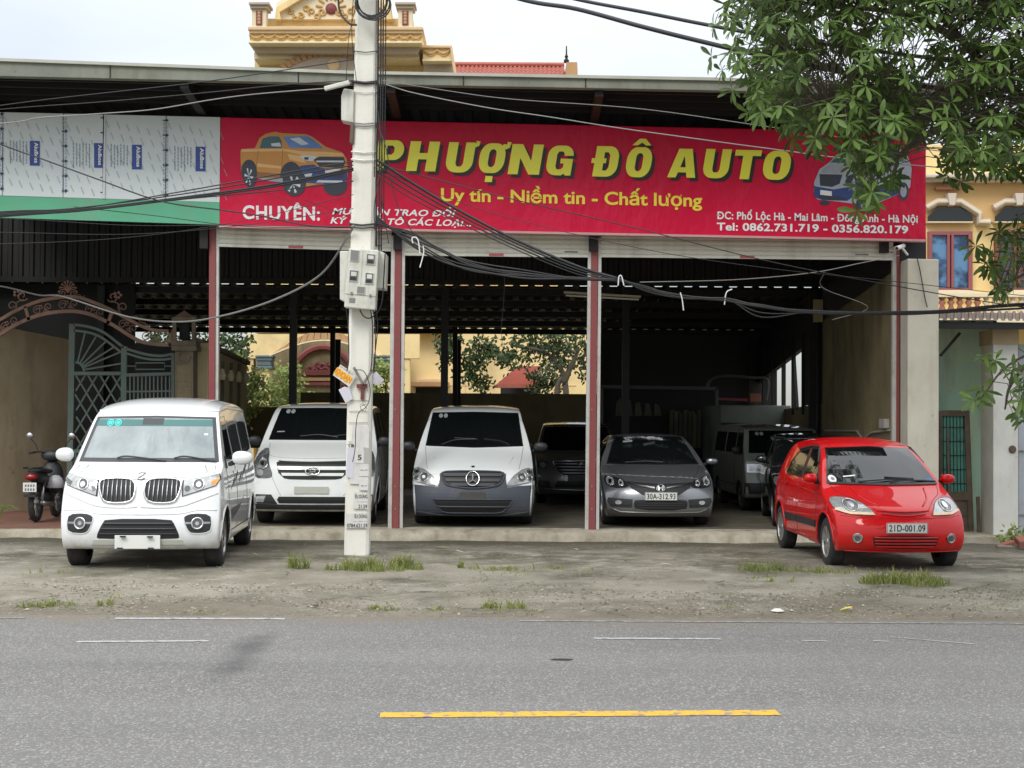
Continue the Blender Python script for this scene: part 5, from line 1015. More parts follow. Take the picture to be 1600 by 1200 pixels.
c.wiper([(-.30, .925, .025), (0, .95, .022), (.35, .965, .015), (.02, .985, .012)]); c.wiper([(.05, .925, .025), (.35, .945, .02), (.62, .94, .012)])
for sd in (-1, 1):
    hl = chaikin([(.70, .765), (.60, .785), (.43, .750), (.33, .645), (.305, .605), (.56, .610), (.69, .65)], 1)
    h = c.patch('headlight', mir(hl, sd), 'F', .009, 'lens', .035); c.line('lens_edge', mir(hl, sd), 'F', .004, 'seam_soft', .010, 5, h, closed=True)
    c.disc('reflector', sd * .525, .700, .064, 'lens_dark', off=.013, parent=h, rz_=.056); c.ring('reflector_ring', sd * .525, .700, .068, .006, 'chrome', off=.015, parent=h, rz_=.06); c.disc('bulb', sd * .52, .705, .030, 'chrome', off=.019, parent=h)
    c.patch('indicator', mir([(.68, .662), (.56, .638), (.33, .632), (.315, .608), (.56, .612), (.69, .648)], sd), 'F', .0135, 'amber_lens', .05, .003, h)
    c.disc('fog_light', sd * .51, .365, .042, 'chrome', off=.010); c.disc('fog_lens', sd * .51, .365, .03, 'lens_dark', off=.016); c.ring('fog_light_ring', sd * .51, .365, .046, .007, 'chrome_dull', off=.012)
    c.mirror(sd * .80, 1.02, .975, .15, .115, 'car_red', 0, .01); v = 'R' if sd > 0 else 'L'
    c.patch('mirror_foot', [(1.0, .90), (1.2, .90), (1.2, 1.02)], v, .006, 'plastic', .08)
    fw = [(1.12, .955), (1.90, .955), (1.92, 1.30), (1.62, 1.30), (1.36, 1.12)]; rw = [(1.98, .955), (2.80, .975), (2.72, 1.12), (2.50, 1.25), (2.0, 1.30)]
    for nm, q in (('door_window', fw), ('side_window', rw)):
        ww = c.patch(nm, q, v, .004, 'glass_dark', .07); c.line('window_seal', q, v, .009, 'plastic', .003, 5, ww, closed=True)
    c.line('rain_guard', [(1.36, 1.14), (1.62, 1.315), (1.94, 1.325), (2.5, 1.275)], v, .014, 'plastic', .010)
    c.patch('rub_strip', [(1.02, .495), (1.95, .495), (1.95, .415), (1.04, .415)], v, .014, 'plastic', .1); c.patch('rub_strip', [(1.98, .495), (2.62, .495), (2.60, .415), (1.98, .415)], v, .014, 'plastic', .1)
    c.line('door_seam', [(1.03, .30), (1.02, .92), (1.34, 1.16), (1.62, 1.345), (1.95, 1.35), (1.96, .95), (1.955, .29)], v, .0035, 'seam', 0); c.line('door_seam', [(1.96, .29), (2.55, .30), (2.68, .60), (2.86, .93)], v, .0035, 'seam', 0)
    c.patch('door_handle', [(1.74, .84), (1.88, .84), (1.88, .865), (1.74, .865)], v, .022, 'car_red', .1); c.patch('door_handle', [(2.52, .85), (2.66, .85), (2.66, .875), (2.52, .875)], v, .022, 'car_red', .1)
    c.patch('sill', [(1.02, .285), (2.6, .285), (2.6, .235), (1.02, .235)], v, .008, 'car_red', .15)
    c.line('shoulder_crease', [(1.05, .80), (2.0, .845), (3.2, .86)], v, .008, 'car_red', -.001)
    c.line('wing_seam', [(.50, .60), (.60, .80)], v, .003, 'seam', 0)
    c.line('bonnet_seam', mir([(.615, .90), (.555, .82), (.42, .76), (.29, .67)], sd), 'F', .003, 'seam', 0, sp=3)
    c.line('bonnet_crease', mir([(.42, .88), (.36, .78), (.24, .70)], sd), 'F', .010, 'car_red', -.002, sp=3)
c.patch('slit_shade', chaikin([(-.27, .655), (0, .635), (.27, .655), (.20, .620), (0, .612), (-.20, .620)], 1), 'F', .003, M('red_shade', (.16, .003, .004), .5, var=0), .05); c.line('vent_lip', [(-.29, .660), (-.15, .648), (0, .643), (.15, .648), (.29, .660)], 'F', .009, 'car_red', .004)  # darker copy of the body red paints the shade in the bonnet slit
c.line('vent_lip', [(-.24, .625), (0, .603), (.24, .625)], 'F', .010, 'car_red', .004, sp=4)
k_ = c.patch('lower_grille', chaikin([(-.36, .40), (.36, .40), (.355, .33), (.32, .255), (-.32, .255), (-.355, .33)], 1), 'F', .004, 'mesh_black', .05); 
for z, a in ((.375, .345), (.343, .34), (.311, .33), (.280, .315)): c.line('grille_bar', [(-a, z), (a, z)], 'F', .0085, 'car_red', .010, 6, k_)
c.line('bumper_seam', [(-.66, .60), (-.5, .585), (0, .575), (.5, .585), (.66, .60)], 'F', .003, 'seam', 0); c.line('bumper_edge', [(-.62, .225), (0, .215), (.62, .225)], 'F', .008, 'car_red', .006)
c.plate(0, .480, .45, .112, text='21D-001.09', off=.028); c.arch_lips(.325, 'car_red')
m = MB(); m.tube([(.05, 2.0, 1.43), (.05, 2.06, 1.50)], .006, 5); part(m, 'aerial', MATS['plastic'], c.e)

# ---- motorbike by the left wall
mb_ = thing('motorbike', 'dark step-through motorbike seen from behind leaning by the beige wall', 'motorbike', W(56, 806, 22.7), R(3), local=True)
mb_.location.z = .055
def mbp(name, m, mat, sm_=False, lab=None): return part(m, name, MATS[mat], mb_, sm_, 0, lab)
for y, nm in ((.0, 'rear_wheel'), (1.22, 'front_wheel')):
    m = MB(); m.lathe([(.235, -.03), (.28, -.045), (.295, 0), (.28, .045), (.235, .03)], (0, y, .295), 'x', 32); m.lathe([(.24, -.03), (.22, -.03), (.22, .03), (.24, .03)], (0, y, .295), 'x', 32); wv = mbp(nm, m, 'rubber', True)
    m = MB(); m.lathe([(0, -.06), (.05, -.06), (.05, .06), (0, .06)], (0, y, .295), 'x', 12)
    for q in range(8): a = q * math.pi / 4; m.bar((0, y, .295), (0, y + .22 * math.cos(a), .295 + .22 * math.sin(a)), .012, .012)
    part(m, 'hub', MATS['chrome_dull'], wv)
def lofty(secs, n=14):
    m = MB(); vs = []; fs = []
    for (y, z, wx, wz) in secs: vs += [(wx * math.copysign(abs(math.cos(q*2*math.pi/n)) ** .8, math.cos(q*2*math.pi/n)), y, z + wz * math.sin(q*2*math.pi/n)) for q in range(n)]
    for k in range(len(secs) - 1):
        for j in range(n): fs.append((k*n+j, k*n+(j+1) % n, (k+1)*n+(j+1) % n, (k+1)*n+j))
    fs += [tuple(range(n)), tuple(range(len(secs)*n-1, (len(secs)-1)*n-1, -1))]; m.add(vs, fs); return m
mbp('tail_cowl', lofty([(-.30, .72, .05, .03), (-.22, .71, .10, .07), (0, .68, .11, .09), (.3, .64, .12, .12), (.55, .55, .10, .12)]), 'plastic', True)
mbp('seat', lofty([(-.20, .79, .08, .03), (0, .80, .12, .045), (.35, .77, .12, .05), (.62, .76, .09, .04)]), 'rubber', True)
mbp('leg_shield', lofty([(.80, .62, .14, .25), (.92, .64, .19, .28), (.98, .66, .16, .24)]), 'plastic', True); mbp('front_cowl', lofty([(.84, .98, .10, .06), (.90, 1.0, .17, .09), (1.02, .98, .13, .09), (1.1, .95, .05, .05)]), 'plastic', True)
mbp('engine', lofty([(.35, .34, .10, .10), (.5, .35, .14, .12), (.75, .36, .10, .10)]), 'dark_steel', True)
m = MB(); m.tube([(-.34, .80, 1.04), (-.2, .86, 1.06), (0, .9, 1.04), (.2, .86, 1.06), (.34, .80, 1.04)], .014, 8); mbp('handlebar', m, 'dark_steel', True)
for sd in (-1, 1):
    m = MB(); m.tube([(sd * .34, .80, 1.04), (sd * .24, .84, 1.055)], .02, 8); mbp('grip', m, 'rubber', True)
    m = MB(); m.tube([(sd * .2, .86, 1.06), (sd * .24, .84, 1.18), (sd * .31, .82, 1.26)], .006, 6); st = mbp('mirror_stalk', m, 'dark_steel')
    m = MB(); m.lathe([(0, -.012), (.05, -.012), (.058, 0), (.05, .012), (0, .012)], (sd * .33, .82, 1.31), 'y', 16); part(m, 'mirror', MATS['chrome_dull'], st, True)
    m = MB(); m.tube([(sd * .09, 0, .30), (sd * .10, .08, .62)], .022, 8); mbp('shock_absorber', m, 'chrome_dull', True)
m = MB(); m.tube([(-.11, -.1, .84), (-.12, -.26, .84), (0, -.34, .83), (.12, -.26, .84), (.11, -.1, .84)], .014, 8); mbp('grab_rail', m, 'dark_steel', True)
mbp('tail_light', lofty([(-.34, .70, .05, .03), (-.31, .70, .09, .05), (-.24, .70, .09, .05)]), 'tail_red', True)
m = MB(); m.box(-.10, .10, -.37, -.36, .48, .62); pl = mbp('licence_plate', m, 'plate_white'); m = MB()
for z in (.515, .575):
    for x in (-.06, -.02, .02, .06): m.box(x - .012, x + .012, -.3725, -.370, z - .018, z + .018)
part(m, 'plate_marks', MATS['seam_soft'], pl); m = MB(); m.box(-.09, .09, -.37, -.18, .40, .44); mbp('mudguard', m, 'plastic')
m = MB(); m.tube([(.13, -.1, .30), (.14, .25, .27), (.12, .55, .25)], .04, 10); mbp('exhaust', m, 'chrome_dull', True)
m = MB(); m.tube([(-.08, .55, .22), (-.24, .50, .0)], .012, 6); mbp('side_stand', m, 'dark_steel')
hm = thing('crash_helmet', 'pale grey helmet hanging on the dark motorbike', 'helmet', W(86, 762, 23.1)); m = MB(); o = hm.location
pr = [(0, .13), (.06, .12), (.11, .08), (.135, .02), (.135, -.04), (.12, -.07)]; m.lathe([(r, z) for r, z in pr], (o.x, o.y, o.z + .07), 'z', 20); m.lathe([(.12, -.07), (.11, -.04), (.10, .05), (0, .09)], (o.x, o.y, o.z + .07), 'z', 20); part(m, 'shell', M('helmet', (.45, .44, .46), .3, var=.1), hm, True)
m = MB(); m.tube([o + Vector((-.1, 0, 0)), o + Vector((0, -.05, -.12)), o + Vector((.1, 0, 0))], .008, 5); part(m, 'strap', MATS['black'], hm)
# ================================================================ left: gate, wall, rear yard
M('rust_pink', (.36, .20, .15), .7, .1, var=.3, vs=6, dirt=(.12, .08, .05), da=.6, ds=3); M('gate_green', (.10, .145, .125), .55, .1, var=.25, vs=4, dirt=(.16, .12, .08), da=.35, ds=3)
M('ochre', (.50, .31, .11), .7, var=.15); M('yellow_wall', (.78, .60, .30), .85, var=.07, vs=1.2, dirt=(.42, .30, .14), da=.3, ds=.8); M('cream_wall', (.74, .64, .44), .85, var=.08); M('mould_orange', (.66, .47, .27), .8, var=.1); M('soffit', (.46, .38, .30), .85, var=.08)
M('maroon', (.20, .05, .05), .7, var=.2); M('arch_brick', (.46, .27, .13), .8, var=.15); M('cap_blue', (.10, .14, .15), .7, var=.3, vs=8); M('tile_red', (.36, .10, .07), .6, var=.3, vs=3)
DG = 24.5
def px2(pts, d): return [W(x, y, d) for x, y in pts]
def ribbon_px(mb, pts, w_, d, t, closed=False):
    """flat band following a pixel polyline, w_ px wide, t deep"""
    n = len(pts); L_ = []; Rr = []
    for i, (x, y) in enumerate(pts):
        a = pts[i-1] if i or closed else pts[i]; b = pts[(i+1) % n] if i < n-1 or closed else pts[i]; tx, ty_ = b[0]-a[0], b[1]-a[1]; l = math.hypot(tx, ty_) or 1
        L_.append((x - ty_/l*w_/2, y + tx/l*w_/2)); Rr.append((x + ty_/l*w_/2, y - tx/l*w_/2))
    for i in range(n if closed else n-1):
        j = (i+1) % n; mb.px([L_[i], L_[j], Rr[j], Rr[i]], d, t)
    return mb
def spath(p, k=5): return [(q.x, q.y) for q in smooth_path([(a, b, 0) for a, b in p], k)]
UP = [(-60, 520), (-30, 511), (0, 499), (25, 485), (62, 470), (100, 464), (122, 464.5), (150, 474), (175, 485), (212, 505), (237, 515), (267, 517.5)]
LO = [(-60, 543), (-30, 535), (0, 522), (25, 507), (62, 492), (107, 486), (140, 491), (175, 507), (212, 530), (237, 537), (267, 539)]
ga = thing('gate_arch', 'rusty pink iron arch with scrollwork spanning over the green gate on the left', 'arch', W(105, 500, DG))
for nm, p, w_ in (('top_rail', UP, 5), ('bottom_rail', LO, 5.5)): part(ribbon_px(MB(), spath(p), w_, DG, .06), nm, MATS['rust_pink'], ga)
for x0, y0, x1, y1 in ((39, 479, 45, 500), (175, 486, 168, 506), (266, 515, 266, 541), (-55, 518, -55, 545)):
    part(ribbon_px(MB(), [(x0, y0), (x1, y1)], 5, DG, .05), 'strut', MATS['rust_pink'], ga)
def spiral(cx, cy, r, turns, sgn, a0=0, n=16): return [(cx + sgn * r * (1 - .75*i/n) * math.cos(a0 + turns*2*math.pi*i/n), cy + r * (1 - .75*i/n) * math.sin(a0 + turns*2*math.pi*i/n)) for i in range(n + 1)]
def scroll(cx, cy, s=1.0, rot=0):
    m = MB(); c, sn = math.cos(rot), math.sin(rot)
    for sg_ in (-1, 1):
        p = spiral(sg_ * 9 * s, sg_ * -1 * s, 6.8 * s, 1.3, sg_, math.pi * .5 if sg_ > 0 else math.pi * 1.5) ; p = [(0, 5 * s * sg_)] + p
        m.tube([W(cx + x*c - y*sn, cy + x*sn + y*c, DG + .03) for x, y in p], .0085, 5)
        p = spiral(sg_ * 3 * s, sg_ * 3 * s, 3.4 * s, 1.1, -sg_, 0); m.tube([W(cx + x*c - y*sn, cy + x*sn + y*c, DG + .03) for x, y in p], .007, 5)
    return m
for cx, cy, rot in ((-20, 519, -.35), (15, 506, -.5), (67, 482, -.2), (107, 475.5, 0), (148, 486, .35), (200, 510, .5), (237, 526.5, .15)): part(scroll(cx, cy, 1, rot), 'scroll', MATS['rust_pink'], ga)
def crest(cx, cy, s=1.0):
    m = MB()
    for k in range(-4, 5):
        q = k * .34; m.tube([W(cx + math.sin(q*f) * 14*s*f, cy - math.cos(q*f) * 20*s*f, DG + .03) for f in (.15, .5, .8, 1)], .010, 5); m.lathe([(0, -.02), (.022, 0), (0, .02)], W(cx + math.sin(q)*14*s, cy - math.cos(q)*20*s, DG + .03), 'y', 8)
    for sg_ in (-1, 1): m.tube(px2([(cx, cy + 2)] + [(cx + sg_*(8 + (1 - f) * 18)*s + 0, cy + 2 + 3*math.sin(f*9)*s) for f in (1, .8, .6, .4, .2, 0)], DG + .03), .009, 5); m.tube(px2(spiral(cx + sg_*8*s, cy - 2, 5*s, 1.2, sg_), DG + .03), .009, 5)
    return m
part(crest(106, 460), 'crest', MATS['rust_pink'], ga)
for cx, cy, f in ((27, 472, -1), (184, 474, 1)):
    m = MB(); m.tube(px2(spiral(cx - f*8, cy - 10, 9, 1.1, -f, .5), DG + .03), .010, 5); m.tube(px2(spiral(cx + f*8, cy + 6, 8.5, 1.2, f, 2), DG + .03), .010, 5); m.tube(px2([(cx - f*10, cy - 4), (cx, cy), (cx + f*4, cy + 10)], DG + .03), .010, 5)
    for q in range(5): m.lathe([(0, -.015), (.025, 0), (0, .015)], W(cx + 5 * math.cos(q*1.256), cy - 13 + 4 * math.sin(q*1.256), DG + .03), 'y', 8)
    part(m, 'crest', MATS['rust_pink'], ga)
m = MB(); m.tube(px2(spath([(203, 497), (213, 494), (219, 503), (227, 505), (228, 512)]), DG + .03), .010, 5); part(m, 'scroll', MATS['rust_pink'], ga)
# gate leaves
gl = thing('iron_gate', 'grey green iron gate with sunburst top and diamond lattice behind the white minivan', 'gate', W(180, 805, DG + .2)); dg_ = DG + .2
def gpart(nm, pts, w_, t=.05, dd=0): return part(ribbon_px(MB(), pts, w_, dg_ + dd, t), nm, MATS['gate_green'], gl)
for x0, x1, y0, w_ in ((112.5, 107.5, 506, 9), (193.5, 191.5, 541, 8.5), (270, 270, 552, 5)): gpart('gate_post', [(x0, y0), (x1, 801)], w_, .08)
tc1 = spath([(115, 507), (140, 511), (163, 520), (193, 543)]); tc2 = spath([(115, 516), (140, 520), (161, 529), (190, 551)]); gpart('top_rail', tc1, 4); gpart('top_rail', tc2, 3.5)
gpart('top_rail', spath([(197, 545), (225, 553), (250, 556), (270, 553)]), 4); gpart('top_rail', spath([(197, 552), (225, 560), (250, 562), (270, 560)]), 3.5)
for y in (583.5, 705): gpart('cross_rail', [(115, y), (190, y)], 5.5)
gpart('cross_rail', [(197, 586), (268, 584)], 5); gpart('cross_rail', [(197, 612), (268, 611)], 2.5)
gpart('hub_arc', [(118 + 13 * math.cos(q * .2), 580 - 14 * math.sin(q * .2)) for q in range(9)], 3.5, .04, .005)
for ex, ey in ((133, 518), (151, 524), (167, 532), (180, 541), (188, 550), (189, 568)):
    a = math.atan2(580 - ey, ex - 118); gpart('sun_ray', [(118 + 13*math.cos(a), 580 - 14*math.sin(a)), (ex, ey)], 2.4, .03, .01)
for k in range(-7, 5):
    for s_ in (1, -1):
        x0, y0 = (118 + k * 19, 586) if s_ > 0 else (190 - k * 19, 586); x1, y1 = x0 + s_ * 78, 586 + 130
        pts = []
        for f in range(27):
            x = x0 + (x1 - x0) * f / 26; y = y0 + (y1 - y0) * f / 26
            if 117 <= x <= 190: pts.append((x, y))
        if len(pts) > 2: gpart('lattice_bar', [pts[0], pts[-1]], 2.4, .02, .015 if s_ > 0 else .036)
for k in range(4):
    gpart('lattice_bar', [(118 + k * 18.5, 708), (118 + k * 18.5, 798)], 2.4, .02, .015)
for k in range(11): gpart('bar', [(203 + k * 6.2, 588), (203 + k * 6.2, 700)], 2.2, .02, .01)
m = MB()
ribbon_px(m, [(212, 567), (257, 567), (257, 577), (212, 577)], 1.8, dg_ + .01, .02, True); ribbon_px(m, [(198, 572), (212, 572)], 1.5, dg_ + .01, .02); ribbon_px(m, [(257, 572), (268, 572)], 1.5, dg_ + .01, .02); part(m, 'name_frame', MATS['gate_green'], gl)
# gate pillar with lantern
M('pillar_tan', (.20, .16, .11), .85, var=.2, dirt=(.09, .07, .05), da=.5, ds=3)
gp = thing('gate_pillar', 'tan ornamental gate pillar topped by an open lantern box', 'pillar', W(287, 800, DG))
def gbox(nm, x0, y0, x1, y1, dd, t, mat='pillar_tan', bev=.006): m = MB(); m.pxr(x0, y0, x1, y1, DG + dd, t); return part(m, nm, MATS[mat], gp, bevel=bev)
gbox('shaft', 273, 547, 302, 815, 0, .34); gbox('cornice', 268, 540, 307, 548, -.05, .44); gbox('lantern_base', 268.5, 532, 306, 540, -.03, .40); gbox('lantern_top', 268, 495, 306.5, 502, -.03, .40)
for x in (269, 299.5): gbox('lantern_post', x, 502, x + 6, 532, -.03, .06); gbox('lantern_post', x, 502, x + 6, 532, .30, .06)
m = MB(); a = [W(272, 495, DG - .02), W(303, 495, DG - .02), W(303, 495, DG + .36), W(272, 495, DG + .36)]; ap = W(288, 485, DG + .17); m.add(a + [ap], [(0, 1, 4), (1, 2, 4), (2, 3, 4), (3, 0, 4), (0, 3, 2, 1)]); part(m, 'lantern_roof', MATS['rust_pink'], gp)
gbox('lantern_core', 280, 504, 295, 531, .12, .1, 'black_matte')
m = MB(); m.tube([W(288 + 9*math.cos(q*.393), 558 + 8.5*math.sin(q*.393), DG - .005) for q in range(16)], .012, 5, closed=True); m.pxr(285.5, 552, 290.5, 564, DG - .01, .02); part(m, 'roundel', MATS['pillar_tan'], gp)
m = MB()
for k in range(6):
    for q in range(3): m.tube(px2(spiral(283 + q*5, 578 + k*8, 3.2, 1.1, 1 if q % 2 else -1, k), DG - .004), .008, 4)
part(m, 'relief', M('relief', (.26, .22, .16), .85, var=.2), gp)
gbox('relief_panel', 276, 571, 299, 700, -.004, .01, 'wall_olive', 0)
# beige wall behind the gate, dark sheets, receding fence wall
m = MB(); a = W(-130, 800, 23.4); b = W(109, 800, 26.4); n_ = (b - a); m.prism([(a.x, a.y, 0), (b.x, b.y, 0), (b.x, b.y, 3.05), (a.x, a.y, 3.35)], (-.1, .18, 0)); single(m, 'boundary_wall', MATS['wall_beige'], 'stained beige wall behind the motorbike at the far left', 'wall')
m = MB(); 
for z0, z1 in ((2.25, 2.05), (1.42, 1.38)): m.bar((a.x, a.y - .003, z0), (b.x, b.y - .003, z1), .012, .012)
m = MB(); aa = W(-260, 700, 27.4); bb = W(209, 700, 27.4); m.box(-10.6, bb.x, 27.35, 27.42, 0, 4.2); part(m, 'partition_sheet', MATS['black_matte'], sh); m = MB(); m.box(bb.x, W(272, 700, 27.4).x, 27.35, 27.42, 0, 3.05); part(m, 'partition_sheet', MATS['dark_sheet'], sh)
fw_ = thing('panelled_fence_wall', 'beige panelled garden wall receding between the gate pillar and the yellow house', 'wall', (-5.3, 27, 0)); m = MB(); m.prism([(-5.28, 24.9, 0), (-5.28, 29.3, 0), (-5.28, 29.3, 2.72), (-5.28, 24.9, 2.92)], (-.15, 0, 0)); mk_wallconc('wall_garden', (.52, .44, .27), (.40, .33, .19), (.18, .15, .08), .8); part(m, 'wall', MATS['wall_garden'], fw_)
m = MB(); m.prism([(-5.22, 24.85, 2.92), (-5.22, 29.35, 2.72), (-5.22, 29.35, 2.80), (-5.22, 24.85, 3.0)], (-.27, 0, 0)); part(m, 'coping', MATS['pillar_tan'], fw_)
for k in range(5): m = MB(); m.box(-5.28, -5.24, 25.1 + k * .8, 25.2 + k * .8, 0, 2.7); part(m, 'pilaster', MATS['pillar_tan'], fw_)
for k in range(5):
    m = MB(); y = 25.6 + k * .8; m.lathe([(0, 0), (.05, 0), (.07, .08), (.03, .2), (0, .2)], (-5.2, y, 2.35), 'z', 8); part(m, 'pendant', MATS['cream_wall'], fw_)
m = MB(); ribbon_px(m, [(306, 545), (324, 545), (324, 700), (306, 700)], 2, DG + .3, .03, True); m.pxr(306, 536, 326, 720, DG + .34, .05); single(m, 'fence_panel', MATS['wall_garden'], 'narrow beige framed panel between the gate pillar and the left red column', 'panel')
# tiled-roof side shrubs and trees
def leafmat(name, a, b, c, rough=.5):
    n = ND(name); v = n.noise(2.3, 3, lo=.3, hi=.7); g = n.N.new('ShaderNodeNewGeometry'); c1 = n.mix(g.outputs['Random Per Island'], a, b); n.set(Base_Color=n.mix(n.math('MULTIPLY', v, .5), c1, c), Roughness=rough, Specular_IOR_Level=.35)
    tr = n.N.new('ShaderNodeBsdfTranslucent'); n.L.new(c1, tr.inputs[0]); ms = n.N.new('ShaderNodeMixShader'); ms.inputs[0].default_value = .28; n.L.new(n.b.outputs[0], ms.inputs[1]); n.L.new(tr.outputs[0], ms.inputs[2])
    n.L.new(ms.outputs[0], n.N['Material Output'].inputs[0]); return n.m
leafmat('leaf_big', (.045, .090, .018), (.17, .27, .055), (.04, .075, .018)); leafmat('leaf_bush', (.17, .24, .05), (.36, .42, .12), (.10, .15, .03)); leafmat('leaf_dark', (.03, .055, .015), (.07, .11, .03), (.02, .035, .01))
M('bark', (.09, .075, .055), .9, var=.3, vs=8, bump=.5, bs=12)
def leaf_geo(m, base, dirv, nrm, ln, wd, droop=.2):
    d = dirv.normalized(); s_ = d.cross(nrm); s_ = s_.normalized() if s_.length > 1e-4 else d.orthogonal().normalized(); u = s_.cross(d)
    vs = [base]
    for f, wf in ((.28, .55), (.62, 1.0), (.88, .62)):
        p = base + d * ln * f - u * ln * droop * f * f; vs += [p + s_ * wd * wf * .5 + u * wd * .12, p, p - s_ * wd * wf * .5 + u * wd * .12]
    vs.append(base + d * ln - u * ln * droop)
    m.add(vs, [(0, 1, 2), (0, 2, 3), (1, 4, 5, 2), (2, 5, 6, 3), (4, 7, 8, 5), (5, 8, 9, 6), (7, 10, 8), (8, 10, 9)])
def rv(): return Vector((rnd.gauss(0, 1), rnd.gauss(0, 1), rnd.gauss(0, 1))).normalized()
def simple_leaves(m, c, n, rad, ln, up=.2):
    for _ in range(n):
        p = c + rv() * rad * rnd.random() ** .4; d = rv(); s_ = d.orthogonal().normalized() * ln * .3; m.add([p, p + d*ln*.5 + s_, p + d*ln, p + d*ln*.5 - s_], [(0, 1, 2, 3)])
def small_tree(name, label, cat, base, blobs, nl, ln, mat, limbs, trunk_r=.06):
    t = thing(name, label, cat, base); m = MB()
    for (px_, py_, d, r) in blobs:
        c = W(px_, py_, d)
        for _ in range(max(3, int(nl * r))): simple_leaves(m, c + rv() * r * rnd.random() ** .5, 9, .16, ln)
    part(m, 'crown', MATS[mat], t)
    for l in limbs:
        m = MB(); pts = smooth_path([W(*q) for q in l], 4); k = len(pts); m.tube(pts, [trunk_r * (1 - .7 * i / k) for i in range(k)], 7); part(m, 'trunk' if l is limbs[0] else 'limb', MATS['bark'], t, True)
    return t
small_tree('shrub', 'loose yellow green flowering shrub in front of the yellow house porch', 'shrub', W(440, 640, 36), [(355, 625, 36, .45), (385, 610, 36, .5), (420, 612, 35.6, .55), (450, 585, 36, .4), (455, 610, 36, .5), (405, 640, 36, .6), (480, 635, 36, .4), (345, 580, 35, .25), (370, 565, 35, .22), (440, 640, 36, .5), (350, 640, 36, .4), (365, 610, 33, .4), (350, 590, 32, .3), (380, 635, 33, .45), (395, 600, 34, .35)], 60, .12, 'leaf_bush',
           [[(430, 720, 36), (430, 650, 36), (425, 610, 36)], [(430, 680, 36), (455, 620, 36), (450, 585, 36)], [(430, 690, 36), (380, 630, 36), (372, 590, 36)], [(480, 660, 36), (500, 640, 36), (545, 648, 36)]], .03)
small_tree('shrub', 'pale green shrub just right of the concrete pole behind the shed', 'shrub', W(605, 610, 37), [(600, 600, 37, .35), (612, 580, 37, .3), (590, 575, 37, .3)], 60, .12, 'leaf_bush', [[(602, 640, 37), (603, 600, 37), (610, 575, 37)]], .03)
small_tree('mango_tree', 'dark branching tree seen through the middle bay before the yellow wall', 'tree', W(885, 700, 39), [(705, 545, 39, .5), (740, 560, 39, .5), (735, 590, 39, .45), (760, 545, 39, .6), (800, 545, 39, .6), (790, 560, 38.5, .35), (840, 545, 39.5, .7), (880, 550, 40, .7), (910, 560, 40, .7), (860, 590, 41, .5), (840, 600, 41, .5), (755, 600, 39, .25), (900, 530, 39, .9), (700, 530, 39, .4), (850, 520, 39, .8)], 42, .15, 'leaf_dark',
           [[(885, 720, 39), (884, 610, 39), (875, 575, 39), (850, 550, 39), (800, 540, 39)], [(880, 600, 39), (893, 570, 39), (905, 545, 39)], [(870, 640, 39), (872, 600, 39), (890, 580, 39)]], .10)
small_tree('garden_tree', 'dark tree at the left end of the yellow house porch', 'tree', W(350, 700, 44), [(350, 545, 44, .6), (370, 540, 44, .5), (330, 540, 44, .6), (310, 555, 44, .6), (375, 560, 43, .3), (225, 480, 44, .5), (230, 490, 44, .5), (280, 530, 44, .9), (240, 560, 44, .9)], 50, .15, 'leaf_dark', [[(345, 720, 44), (348, 600, 44), (350, 550, 44)]], .08)
# ================================================================ yellow villa behind
DV = 46.5
vi = thing('yellow_villa', 'ornate yellow villa with swagged cornice and arched porch rising behind the shed', 'house', W(540, 800, DV))
def vb(nm, poly, dd, t, mat, bev=0): m = MB(); m.px(poly, DV + dd, t); return part(m, nm, MATS[mat], vi, bevel=bev)
def vr(nm, x0, y0, x1, y1, dd, t, mat, bev=0): return vb(nm, [(x0, y1), (x1, y1), (x1, y0), (x0, y0)], dd, t, mat, bev)
vr('wall', 398, 75, 700, 520, 1.6, 8, 'yellow_wall'); vr('wall', 631, 500, 960, 800, 2.2, 7, 'yellow_wall')
vr('cornice', 387, 41, 661, 47, -.16, 2, 'mould_orange', .03); vr('cornice', 389, 46, 660, 52, -.1, 2, 'mould_orange', .03); vr('frieze', 390, 51, 659, 65, 0, 2, 'yellow_wall'); vr('cornice', 388, 64.5, 659, 67.5, -.15, 2, 'cream_wall', .02)
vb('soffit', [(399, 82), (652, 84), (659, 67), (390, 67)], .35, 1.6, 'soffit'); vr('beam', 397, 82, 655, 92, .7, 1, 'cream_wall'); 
vr('parapet', 395, 29, 645, 42, .5, .6, 'yellow_wall')
for x in (393.5, 622):
    vr('parapet_post', x, 12, x + 22, 42, -.1, .45, 'cream_wall'); vr('post_cap', x - 3, 6, x + 25, 13, -.2, .65, 'soffit', .02); vr('post_cap', x - 5, 2.5, x + 27, 7, -.28, .8, 'soffit', .02); vr('post_panel', x + 6.5, 17, x + 16, 39, -.13, .05, 'maroon')
    for k in range(4): m = MB(); m.lathe([(0, -.04), (.055, -.02), (.06, 0)], W(x + 11.2, 20.5 + k * 5, DV - .12), 'y', 8); part(m, 'rosette', MATS['arch_brick'], vi)
vb('pediment', [(432, 30), (610, 30), (610, 5), (560, -26), (518, -48), (478, -26), (432, 5)], .3, .5, 'cream_wall')
for s_, pts in ((1, [(434, 30), (434, 15), (520, -36)]), (1, [(608, 30), (608, 15), (522, -36)])): part(ribbon_px(MB(), pts, 9, DV + .1, .5), 'raking_cornice', MATS['yellow_wall'], vi)
m = MB(); m.lathe([(0, -.10), (.12, -.09), (.18, -.04), (.18, 0)], W(517.5, 14, DV + .3), 'y', 24); part(m, 'medallion', MATS['maroon'], vi, True)
